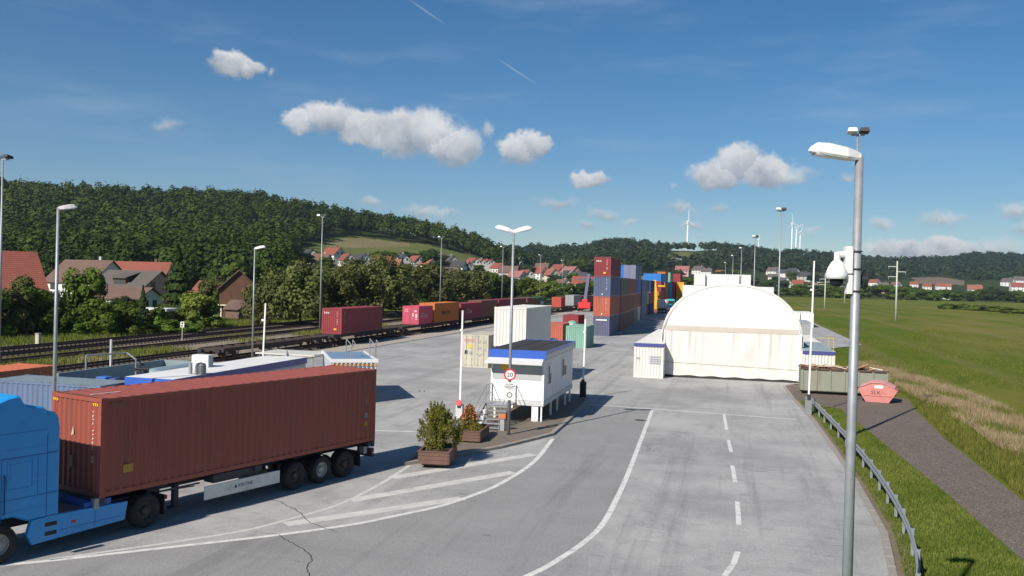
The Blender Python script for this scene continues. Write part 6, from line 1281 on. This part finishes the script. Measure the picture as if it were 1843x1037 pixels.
def house(label, x, y, z, yaw, L, W, eave, ridge, wall='white', roof='red', windows=2, chimney=True, cat='house', name='house', group='houses of the village', over=0.45, gable_win=True, dormer=False):
    t = thing(name, label, cat, (x,y,z), yaw, group)
    mb = MB(); mb.add([(sx*L/2,sy*W/2,zz) for zz in (-1.5,eave) for sx,sy in ((-1,-1),(1,-1),(1,1),(-1,1))]+[(-L/2,0,ridge-0.12),(L/2,0,ridge-0.12)], [(0,1,5,4),(1,2,6,9,5),(2,3,7,6),(3,0,4,8,7),(4,5,9,8),(6,7,8,9)]); part('wall', mb, WL[wall], t)
    sl_ = (ridge-eave)/(W/2); rf = MB(); th = 0.16
    for s in (-1,1):
        ye, ze = s*(W/2+over), eave-sl_*over
        rf.add([(-L/2-over,0,ridge),(L/2+over,0,ridge),(L/2+over,ye,ze),(-L/2-over,ye,ze),(-L/2-over,0,ridge+th),(L/2+over,0,ridge+th),(L/2+over,ye,ze+th),(-L/2-over,ye,ze+th)], [(0,1,2,3),(7,6,5,4),(0,4,5,1),(1,5,6,2),(2,6,7,3),(3,7,4,0)] if s > 0 else [(3,2,1,0),(4,5,6,7),(1,5,4,0),(2,6,5,1),(3,7,6,2),(0,4,7,3)])
    r = part('roof', rf, RF[roof], t)
    if chimney: part('chimney', MB().box(L*0.18,L*0.18+0.6,0.4,1.0,ridge-1.2,ridge+0.9), WL['grey'] if roof != 'red' else RF['brown'], r)
    if gable_win:
        for s in (-1,1):
            for k in range(2):
                yy = (k-0.5)*W*0.36; zz = eave+0.1 if ridge-eave > 2.5 else eave-1.6; part('window', MB().box(min(s*L/2,s*(L/2+0.05)),max(s*L/2,s*(L/2+0.05)),yy-0.55,yy+0.55,zz,zz+1.25), HWIN, t)
    for k in range(windows):
        for s in (-1,1):
            xx = -L/2+L*(k+0.5)/windows
            for zz in ((1.0,) if eave < 4 else (1.0,3.6)):
                if zz+1.3 < eave: part('window', MB().box(xx-0.6,xx+0.6,min(s*W/2,s*(W/2+0.05)),max(s*W/2,s*(W/2+0.05)),zz,zz+1.25), HWIN, t)
    if dormer:
        part('dormer', MB().box(-1.4,1.4,-W*0.40,-W*0.1,eave+0.5,eave+1.9), WL['wood'], r); part('dormer_roof', MB().add([(-1.8,-W*0.44,eave+1.85),(1.8,-W*0.44,eave+1.85),(1.8,-0.2,ridge-0.2),(-1.8,-0.2,ridge-0.2),(-1.8,-W*0.44,eave+2.0),(1.8,-W*0.44,eave+2.0),(1.8,-0.2,ridge-0.05),(-1.8,-0.2,ridge-0.05)], [(3,2,1,0),(4,5,6,7),(0,1,5,4),(1,2,6,5),(2,3,7,6),(3,0,4,7)]), RF[roof], r)
        for k in (-0.8,0,0.8): part('window', MB().box(k-0.3,k+0.3,-W*0.40-0.04,-W*0.40,eave+0.8,eave+1.6), HWIN, t)
    return t
FG = 'farm buildings by the tracks'
def cpos(px, d): x, y = at_depth(px, d); return x, y
x, y = c2w((-72.3,112.7,0))[:2]; house('big barn roofed in red tiles at the edge of the hedge', x, y, 0, cam_yaw(0.75,0.66), 22, 13, 4.8, 9.85, 'cream', 'red', 3, False, 'barn', 'barn', FG, 0.6, False)
x, y = cpos(160,188); house('farmhouse with a wide brown roof behind the broadleaf tree', x, y, 0, cam_yaw(0.93,-0.36), 12.5, 10.5, 5.4, 9.7, 'white', 'brown', 3, True, 'house', 'farmhouse', FG, dormer=False)
x, y = cpos(258,216); house('farmhouse with a bright red roof and brick chimney behind the grey one', x, y, 0, cam_yaw(0.99,-0.1), 14, 9, 6.0, 9.9, 'cream', 'red', 3, True, 'house', 'farmhouse', FG)
x, y = cpos(243,165); house('grey roofed farmhouse with a wide dormer', x, y, 0, cam_yaw(0.95,-0.3), 11, 10, 4.6, 7.75, 'rose', 'grey', 3, False, 'house', 'farmhouse', FG, dormer=True)
x, y = cpos(232,149); house('low white annexe with a brown roof below the grey farmhouse', x, y, 0, cam_yaw(0.97,-0.25), 8.5, 6, 3.4, 5.0, 'white', 'brown', 2, False, 'house', 'annexe', FG)
sx, sy = cpos(283,122); sh = thing('garden_shed', 'flat white edged garden shed behind the bushes', 'shed', (sx,sy,0), cam_yaw(1,-0.15), FG); part('wall', MB().box(-2,2,-1.3,1.3,0,2.5), WL['plank'], sh); part('roof', MB().box(-2.4,2.4,-1.7,1.7,2.5,2.85), WL['white'], sh); part('door', MB().box(0.4,1.2,-1.34,-1.3,0.1,2.1), WL['wood'], sh)
x, y = cpos(430,166); house('dark timber barn with vertical boards at its gable', x, y, 0, cam_yaw(0.30,-0.95), 9, 6.6, 5.2, 8.35, 'wood', 'brown', 0, False, 'barn', 'timber_barn', FG, 0.5, False)
x0, y0 = cpos(404,161); pc = thing('open_porch', 'white framed open porch below the timber barn', 'porch', (x0,y0,0), cam_yaw(1,-0.2), FG); part('roof_slab', MB().box(-1.5,1.5,-1,1,2.0,2.2), WL['cream'], pc)
for a in (-1.35,0,1.35): part('post', MB().box(a-0.09,a+0.09,-0.95,-0.8,0,2.0), WL['white'], pc)
x, y = cpos(390,185); house('small red roofed outbuilding beside the timber barn', x, y, 0, cam_yaw(0.98,-0.2), 7, 6, 4.0, 6.0, 'wood', 'red', 0, False, 'outbuilding', 'outbuilding', FG)
x, y = cpos(444,152); house('low brown plank shed in the garden by the tracks', x, y, 0, cam_yaw(0.96,-0.28), 5.2, 4, 1.9, 3.2, 'plank', 'brown', 0, False, 'shed', 'plank_shed', FG, 0.35, False)
x, y = cpos(476,156); wt = thing('white_tarpaulin', 'white sheet hanging beside the willow in the garden', 'tarpaulin', (x,y,0), cam_yaw(1,0)); part('sheet', MB().add([(-0.3,0,2.2),(0.1,0,2.2),(0.7,-0.5,0),(-0.2,-0.5,0),(-0.3,0.06,2.2),(0.1,0.06,2.2),(0.7,-0.44,0),(-0.2,-0.44,0)], [(0,1,2,3),(7,6,5,4),(0,4,5,1),(1,5,6,2),(2,6,7,3),(3,7,4,0)]), WL['white'], wt)
# village: image column, top row, depth-size factors, wall, roof, ridge direction in plan, remark
VIL = [(578,458,22,'cream','brown',(0.95,-0.3),'brown roofed cottage left of the long red roof'),(690,462,22,'white','red',(0.9,-0.4),'red roofed cottage between the dark roof and the two attic windows'),(770,466,22,'white','orange',(0.6,-0.8),'orange roofed cottage under the meadow, right of the red roofed one'),(788,468,20,'white','dark',(0.5,-0.86),'white gabled cottage left of the mast in the village'),(896,474,18,'white','red',(0.6,-0.8),'white gabled cottage just past the terrace row'),(946,486,20,'white','red',(0.5,-0.86),'white gabled house right of the white tower'),(976,474,18,'cream','brown',(0.9,-0.4),'brown roofed house uphill behind the broad red roof'),(556,449,24,'cream','dark',(0.5,-0.86),'dark roofed house at the hillside, leftmost of the village'),(600,446,26,'white','red',(0.75,-0.66),'house with a long red roof behind the willows'),(624,457,22,'white','red',(0.5,-0.86),'small white gabled house next to the long red roof'),(648,457,24,'white','dark',(0.6,-0.8),'dark roofed house with a bright white gable behind the willows'),(672,459,20,'white','dark',(0.95,-0.3),'little house beside the dark roofed one, mostly behind willows'),
       (719,457,26,'white','dark',(0.6,-0.8),'white gabled house with two attic windows above the willows'),(708,468,20,'rose','orange',(0.95,-0.3),'low orange roofed house under the white gabled one'),(748,461,22,'white','red',(0.55,-0.84),'red roofed house with white gable under the meadow'),(806,460,24,'white','grey',(0.6,-0.8),'white house below the meadow beside a mast'),(822,470,22,'white','dark',(0.95,-0.3),'dark roofed house with pale wall low in the village'),
       (836,471,20,'white','orange',(0.6,-0.8),'orange roofed house, first of the terrace row'),(850,465,20,'white','red',(0.5,-0.86),'white gabled house, second of the terrace row'),(862,466,19,'white','orange',(0.5,-0.86),'white gabled house, third of the terrace row'),(872,467,18,'white','red',(0.5,-0.86),'white gabled house, fourth of the terrace row'),(881,468,17,'white','red',(0.5,-0.86),'white gabled house, last of the terrace row'),(812,484,20,'white','grey',(0.9,-0.4),'white house half hidden among trees by the village'),
       (916,479,24,'grey','brown',(0.95,-0.3),'brown roofed house beside the white tower'),(931,488,22,'white','pink',(0.7,-0.7),'pinkish roofed house below the white tower'),(966,480,24,'white','red',(0.8,-0.6),'broad red roofed house in the mid village'),(988,484,24,'cream','orange',(0.6,-0.8),'orange roofed house with a pale gable in the mid village'),(1006,476,24,'rose','red',(0.5,-0.86),'tall red gabled house uphill in the mid village'),(1027,480,22,'rose','pink',(0.6,-0.8),'pinkish house uphill beside the tall red gable'),
       (1020,487,20,'white','dark',(0.3,-0.95),'white triangular gable with dark roof in the mid village'),(1050,498,28,'white','red',(0.98,-0.2),'long red roofed house beside the tall container stack'),(1042,490,20,'white','dark',(0.95,-0.3),'dark roof with white dormers above the long red roof'),(1012,503,22,'white','brown',(0.5,-0.86),'small white gable among the trees by the far wagons'),
       (1216,463,20,'white','grey',(0.4,-0.9),'lone white gabled house at the hill meadow'),(1228,479,17,'rose','pink',(0.95,-0.3),'pink house below the hill meadow'),(1258,479,15,'white','grey',(0.6,-0.8),'white house above the tent, left of the masts'),(1272,483,13,'white','grey',(0.9,-0.4),'small white house above the tent next to the first mast'),(1298,487,14,'rose','red',(0.98,-0.2),'red roofed long house just above the white containers'),(1160,497,16,'white','grey',(0.7,-0.7),'white house showing over the container stacks'),(1184,491,14,'white','red',(0.5,-0.86),'white gable showing over the orange stack'),
       (1392,481,15,'white','grey',(0.6,-0.8),'white gabled house, first beside the tall mast'),(1411,485,14,'white','dark',(0.7,-0.7),'white gabled house, second past the tall mast'),(1427,483,14,'white','dark',(0.6,-0.8),'small white house, third past the tall mast'),(1425,491,13,'white','grey',(0.4,-0.9),'pale roofed house below the third one past the mast'),(1391,493,12,'white','white' if False else 'grey',(0.95,-0.3),'low pale house beside the tall mast'),(1446,490,16,'grey','dark',(0.95,-0.3),'grey slate roofed house at the right village'),(1410,500,16,'white','grey',(0.3,-0.95),'big white facade near the field'),
       (1436,504,14,'white','red',(0.9,-0.4),'red roofed house at the field edge beside the tallest barrier'),(1462,510,13,'white','brown',(0.98,-0.15),'long low building at the field edge by the power poles'),(1496,489,15,'white','grey',(0.5,-0.86),'white gable, first of the pair near the dome camera'),(1506,492,14,'white','dark',(0.5,-0.86),'white gable, second of the pair near the dome camera'),(1472,496,12,'white','grey',(0.6,-0.8),'white gable between the two power poles'),
       (1574,503,12,'white','red',(0.6,-0.8),'red roofed house right beside the lamp pole'),(1590,509,12,'white','grey',(0.9,-0.4),'white wide house past the lamp pole'),(1597,517,12,'rose','red',(0.6,-0.8),'brick house low by the tree belt past the lamp pole'),(1613,508,11,'white','brown',(0.6,-0.8),'white house just by the large power pole'),(1645,507,10,'white','red',(0.9,-0.4),'small house at the fallow strip'),(1668,511,10,'white','red',(0.98,-0.2),'first red roof under the fallow strip'),(1692,510,11,'white','red',(0.98,-0.2),'second red roof under the fallow strip'),(1704,511,10,'white','orange',(0.9,-0.4),'third red roof under the fallow strip'),
       (1709,524,13,'white','brown',(0.4,-0.9),'white house standing in the tree belt'),(1754,513,17,'white','orange',(0.9,-0.4),'white house with a broad orange roof among the belt trees'),(1814,501,14,'white','grey',(0.5,-0.86),'white house above the belt near the far edge'),(1835,498,14,'white','grey',(0.6,-0.8),'tall white house at the far edge of the valley'),(1830,509,15,'white','red',(0.98,-0.2),'red roofed long house at the far edge of the valley'),(1829,526,12,'white','brown',(0.5,-0.86),'white gable low at the far edge in the belt')]
for px, top, hp_, wall, roof, dr, lb_ in VIL:
    x, y, z = ground_at(px, top+hp_); d = w2c(x, y)[1]; h = hp_/F_PX*d; h = min(max(h, 6.0), 13.0); s = h/8.2
    house(lb_, x, y, z, cam_yaw(*dr), 11.5*s, 8.4*s, 4.3*s, h, wall, roof, 3, rng.random() < 0.5)
x, y, z = ground_at(935, 490); d = w2c(x,y)[1]; tw = thing('church_tower', 'plain white square tower rising from the mid village', 'tower', (x,y,z)); hh = 27/F_PX*d
part('shaft', MB().box(-2.4,2.4,-2.4,2.4,-1,hh), WL['white'], tw); part('parapet', MB().box(-2.6,2.6,-2.6,2.6,hh,hh+0.5), WL['grey'], tw); part('window', MB().box(-0.5,0.5,-2.46,-2.4,hh-4,hh-2.4), HWIN, tw)

# ---------------------------------------------------------------- trees
def tpx(px, base, top, wpx, kind, leaf, label, group):
    x, y, z = ground_at(px, base, 60); d = w2c(x, y)[1]; tree(x, y, (base-top)/F_PX*d, wpx/F_PX*d*1.12, kind, leaf, label, group, z)
HEDGE = [(15,606,508,95,'bush','olive'),(-40,610,505,110,'bush','mid'),(62,606,508,80,'bush','mid'),(108,604,536,62,'bush','mid'),(150,598,478,78,'round','mid'),(182,604,532,80,'bush','mid'),(222,603,536,78,'bush','mid'),(256,598,518,34,'conifer','dark'),(285,596,545,52,'bush','mid'),(318,580,446,76,'conifer','dark'),(352,592,516,88,'bush','bright'),(384,566,494,56,'round','olive'),(305,602,572,70,'bush','mid'),(338,600,580,56,'bush','bright'),(130,606,575,60,'bush','mid'),(40,600,500,70,'tall','olive'),(92,602,520,60,'round','dark'),(228,590,530,56,'round','dark')]
DESC = {'bush': 'leafy bush', 'round': 'round crowned tree', 'conifer': 'dark spruce', 'tall': 'slender tree', 'willow': 'willow'}
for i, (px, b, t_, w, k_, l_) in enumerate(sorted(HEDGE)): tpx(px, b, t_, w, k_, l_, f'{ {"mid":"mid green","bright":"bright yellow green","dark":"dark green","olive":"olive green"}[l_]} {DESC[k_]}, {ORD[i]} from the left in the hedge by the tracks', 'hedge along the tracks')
WIL = [(483,586,482,84,'willow','olive'),(540,586,466,104,'willow','olive'),(598,580,479,96,'willow','olive'),(640,573,467,96,'willow','olive'),(688,568,459,96,'willow','olive'),(735,562,471,84,'willow','olive'),(778,557,477,70,'tall','olive'),(815,553,479,74,'willow','olive'),(852,549,483,76,'willow','olive'),(885,546,491,56,'tall','mid'),(512,574,478,80,'round','dark'),(570,574,477,80,'willow','olive'),(665,562,479,80,'round','dark'),(712,562,483,66,'round','dark'),(758,556,495,56,'willow','olive'),(836,549,493,52,'tall','mid'),(900,543,492,44,'round','dark'),(925,542,498,52,'round','mid'),(955,540,496,56,'round','bright'),(985,539,500,56,'bush','bright'),(1016,537,508,50,'round','mid'),(1046,536,508,50,'round','dark'),(1075,536,502,50,'round','mid'),(470,586,540,36,'bush','olive'),(620,577,500,60,'bush','mid'),(750,563,520,56,'bush','mid'),(800,556,515,56,'bush','mid'),(868,548,512,50,'bush','mid')]
for i, (px, b, t_, w, k_, l_) in enumerate(sorted(WIL)): tpx(px, b, t_, w, k_, l_, f'{ {"mid":"mid green","bright":"yellow green","dark":"dark green","olive":"olive green"}[l_]} {DESC[k_]}, {ORD[i]} from the left in the tree row behind the train', 'trees behind the train')
VT = [(498,478,430,50,'conifer','dark'),(512,480,424,46,'conifer','dark'),(528,482,432,44,'conifer','dark'),(470,482,428,60,'round','mid'),(545,480,452,44,'round','dark'),(585,486,462,40,'round','mid'),(690,482,450,50,'round','mid'),(700,478,455,40,'round','dark'),(735,476,452,44,'round','dark'),(770,482,446,46,'round','dark'),(786,490,456,60,'round','dark'),(800,500,480,44,'round','mid'),(828,492,472,40,'round','dark'),(896,486,462,36,'round','dark'),(908,492,466,40,'round','dark'),(945,496,474,40,'round','dark'),(955,500,480,36,'round','dark'),(975,503,482,36,'round','mid'),(1040,490,466,46,'round','mid'),(1055,492,472,40,'round','dark'),(1000,512,494,36,'round','dark'),(1030,512,490,30,'round','mid'),(860,492,476,36,'round','mid'),(640,486,465,44,'round','mid'),(1085,508,486,40,'round','dark'),(1110,508,484,40,'round','mid'),(1135,510,486,40,'round','dark'),(1160,512,488,36,'round','dark'),(1190,510,486,36,'round','mid'),(1215,508,484,34,'round','dark')]
for i, (px, b, t_, w, k_, l_) in enumerate(sorted(VT)): tpx(px, b, t_, w, k_, l_, f'{ {"mid":"mid green","dark":"dark green"}[l_]} {DESC[k_]}, {ORD[i]} from the left among the village houses', 'trees of the village')
g2 = random.Random(12); BELT = []
px = 1238
while px < 1880:
    if px < 1550: b = g2.uniform(505,536); BELT.append((px, b, b-g2.uniform(14,23), g2.uniform(20,34), 'round', g2.choice(('mid','dark','dark'))))
    if px >= 1330: b = 531+0.026*(px-1330); BELT.append((px+g2.uniform(-4,4), b+1, b-g2.uniform(13,24)-(4 if px > 1550 else 0), g2.uniform(24,36), g2.choice(('round','round','bush')), g2.choice(('mid','mid','dark'))))
    px += g2.uniform(9,17)
for i, (px, b, t_, w, k_, l_) in enumerate(sorted(BELT)):
    num = ORD[i] if i < len(ORD) else (['forty','fifty','sixty','seventy','eighty','ninety'][i//10-4] if i < 100 else 'hundred')+('' if i % 10 == 9 else '-'+ORD[i % 10])
    tpx(px, b, t_, w, k_, l_, f'distant {DESC[k_]}, {num} from the left in the tree belt beyond the field', 'tree belt beyond the field')
for i, (px, b, w) in enumerate(((1705,556,34),(1730,557,40),(1762,559,44),(1795,561,44),(1822,564,46))): tpx(px, b, b-12, w, 'bush', 'bright', f'low pale thicket in the mown field, {ORD[i]} from the left', 'thickets in the field')

# ---------------------------------------------------------------- power poles and wind turbines
CONCP = mat('pole_concrete', (0.52,0.51,0.47), 0.8, var=0.06)
for i, (px, b, t_, lb_) in enumerate(((1612,577,470,'tall pale concrete power pole standing closest in the field'),(1484,556,497,'concrete power pole behind the tallest barrier'),(1520,547,504,'smaller concrete power pole beside the lamp pole'),(1462,549,503,'thin concrete power pole before the field edge houses'))):
    x, y, z = ground_at(px, b); d = w2c(x,y)[1]; h = (b-t_)/F_PX*d; p = thing('power_pole', lb_, 'power pole', (x,y,z), VR, 'power poles'); part('pole', MB().cyl((0,0,-0.3),(0,0,h),0.26,12,0.15), CONCP, p, True)
    for s, f in ((-1,0.905),(1,0.82),(-1,0.735)): a = part('crossarm', MB().box(min(0,s*2.3),max(0,s*2.3),-0.09,0.09,h*f-0.09,h*f+0.09), CONCP, p); part('insulator', MB().cyl((s*2.2,0,h*f-0.09),(s*2.2,0,h*f-0.7),0.07,6), GALV, a)
TURB = mat('turbine_white', (0.80,0.80,0.80), 0.4, var=0.01)
for px, hub, d, rp, ph, lb_ in ((1238,399,2300,21,90,'lone white wind turbine on the ridge'),(1426,402,2700,19,100,'tallest of the clustered wind turbines on the ridge'),(1433.5,410,2900,15,30,'middle wind turbine of the cluster on the ridge'),(1440.5,418,3100,14,75,'last wind turbine of the cluster on the ridge'),(1365.5,431,3600,9,90,'faint distant wind turbine near the second mast')):
    q = ray(px, hub); k = d/(-YC*q[0]+YS*q[1]); x, y, zh = q[0]*k, q[1]*k, CAM_H+q[2]*k; zb = float(height(x,y)); zb = min(zb, zh-50); r = rp/F_PX*d
    t = thing('wind_turbine', lb_, 'wind turbine', (x,y,zb), cam_yaw(0.95,0.3), 'wind turbines on the ridge'); H_ = zh-zb
    part('tower', MB().cyl((0,0,0),(0,0,H_),2.4,14,1.4), TURB, t, True); part('nacelle', MB().rbox(-1.8,1.8,-3.5,5,H_-1.5,H_+2.2,0.5), TURB, t); part('hub', MB().cyl((0,-5.5,H_+0.3),(0,-3.4,H_+0.3),0.8,10,1.7), TURB, t)
    for j in range(3):
        a = R(ph+120*j); ux, uz = math.cos(a), math.sin(a); nx, nz = -uz, ux; b = MB(); vs = []
        for f, w in ((0.03,0.9),(0.2,2.0),(0.6,1.3),(1.0,0.3)):
            for e, yy in ((-0.35,-4.8),(0.65,-4.6),(0.65,-4.1),(-0.35,-4.3)): vs.append((ux*r*f+nx*w*e, yy, H_+0.3+uz*r*f+nz*w*e))
        b.add(vs, [(i*4+q_, i*4+(q_+1)%4, (i+1)*4+(q_+1)%4, (i+1)*4+q_) for i in range(3) for q_ in range(4)]+[(12,13,14,15)]); part('blade', b, TURB, t)

# ---------------------------------------------------------------- grasses
def blades(name, pts, h, w, m, seed, lean=0.35):
    g = np.random.default_rng(seed); n = len(pts); th = g.random(n)*6.283; hh = h*g.uniform(0.5,1.3,n); dx, dy = np.cos(th), np.sin(th); ln = hh*lean*g.random(n); l2 = g.random(n)*6.283
    base = pts; tip = pts+np.stack([np.cos(l2)*ln, np.sin(l2)*ln, hh], 1); side = np.stack([dx*w, dy*w, np.zeros(n)], 1)*g.uniform(0.6,1.4,n)[:,None]
    co = np.stack([base-side, base+side, tip], 1).reshape(-1,3); me = bpy.data.meshes.new(name); me.vertices.add(3*n); me.vertices.foreach_set('co', co.ravel()); me.loops.add(3*n); me.loops.foreach_set('vertex_index', np.arange(3*n)); me.polygons.add(n)
    me.polygons.foreach_set('loop_start', np.arange(0,3*n,3)); me.polygons.foreach_set('loop_total', np.full(n,3)); me.materials.append(m); me.update(calc_edges=True); at = me.attributes.new('tint','FLOAT','FACE'); at.data.foreach_set('value', g.random(n).astype(np.float32))
    o = link(name, me); o['kind'] = 'stuff'; return o
G_GREEN = leaf_mat('grass_blades', (0.088,0.122,0.018), (0.170,0.190,0.042), 0.3, 0.35); G_DRY = leaf_mat('dry_grass_blades', (0.36,0.28,0.155), (0.49,0.395,0.235), 0.3); G_OLV = leaf_mat('rough_grass_blades', (0.11,0.135,0.022), (0.19,0.19,0.045), 0.3)
g3 = np.random.default_rng(21)
def in_poly(poly, n, z=-0.03):
    xs = [p[0] for p in poly]; ys = [p[1] for p in poly]; P_ = np.stack([g3.uniform(min(xs),max(xs),n*3), g3.uniform(min(ys),max(ys),n*3)], 1); P_ = P_[inside(P_[:,0], P_[:,1], poly)][:n]; return np.column_stack([P_, np.full(len(P_), z)])
blades('verge_grass', in_poly([(4.7,22)]+[(x+0.35,y) for x,y in KERBLINE[2:-1]]+[(5.6,63.2),(7.0,61.8),(7.5,52),(8.2,38),(8.4,29),(7.8,20)], 52000, -0.02), 0.10, 0.018, G_GREEN, 1)
p_ = in_poly([(11.3,22),(11.1,38),(11.4,52),(12.1,64),(12.8,72),(12.0,90),(14.5,102),(17.5,88),(17.8,62),(16.6,50),(15,30)], 60000); blades('rough_grass', p_, 0.28, 0.02, G_OLV, 2)
dry = in_poly([(12.9,45),(14.3,44),(16.8,52),(18.2,60),(17.6,72),(16.6,88),(14.6,101),(12.6,98),(12.9,82),(13.3,68),(13.4,55)], 80000); nz = np.sin(dry[:,0]*1.7+dry[:,1]*0.31)+np.sin(dry[:,1]*0.77)*0.6; dry = dry[nz+g3.normal(size=len(dry))*0.5 > -0.1]; blades('dry_grass', dry, 0.50, 0.015, G_DRY, 3, 0.9); blades('rough_grass', in_poly([(12.9,45),(14.3,44),(16.8,52),(18.2,60),(17.6,72),(16.6,88),(14.6,101),(12.6,98),(12.9,82),(13.3,68),(13.4,55)], 22000), 0.42, 0.018, G_OLV, 13)
wd = in_poly([(-55.5,50),(-52.3,50),(-52.3,260),(-56,260)], 30000); wd = wd[np.sin(wd[:,1]*0.35)+np.sin(wd[:,1]*0.11+1)+g3.normal(size=len(wd))*0.4 > 0.1]; blades('track_weeds', wd, 0.55, 0.035, G_OLV, 4)
wd = in_poly([(-61.2,40),(-59.2,40),(-60.5,220),(-63.0,220)], 16000); wd = wd[np.sin(wd[:,1]*0.2)+g3.normal(size=len(wd))*0.4 > 0.3]; blades('track_weeds', wd, 0.22, 0.03, G_OLV, 5)
hb = in_poly([(-69.5,40),(-68,40),(-71,180),(-84,180),(-84,100),(-78,60)], 40000, -0.04); blades('bank_grass', hb, 0.5, 0.04, G_GREEN, 6)
fg = in_poly([(13,100),(40,40),(75,60),(75,140),(40,200),(16,140)], 60000, -0.06); fg = fg[np.sin(fg[:,0]*0.4+fg[:,1]*0.13)+g3.normal(size=len(fg))*0.5 > 0]; blades('field_tufts', fg, 0.22, 0.03, G_OLV, 7)

# ---------------------------------------------------------------- haze in the valley air
hz = MB().box(-2600,3600,-350,4200,-1.2,420)
hm = bpy.data.materials.new('valley_air'); hm.use_nodes = True; nt = hm.node_tree; nt.nodes.clear()
mo = nt.nodes.new('ShaderNodeOutputMaterial'); pv = nt.nodes.new('ShaderNodeVolumePrincipled'); pv.inputs['Color'].default_value = (0.66,0.82,1.0,1); pv.inputs['Density'].default_value = 0.00008; pv.inputs['Anisotropy'].default_value = 0.2
nt.links.new(pv.outputs[0], mo.inputs['Volume']); ho = part('haze', hz, hm, None); ho['kind'] = 'stuff'
import OpenImageIO as oiio
b=oiio.ImageBuf('/workdir/render_main.png');
for n,(x,y) in dict(skytop=(500,20),skymid=(500,200),skyl=(60,60),conc=(650,500),field=(950,330),truckside=(250,430),truckfront=(80,410),tent=(730,330),shadow=(395,390)).items():
    print(n,[round(v*255) for v in b.getpixel(x,y)[:3]],end=' ')
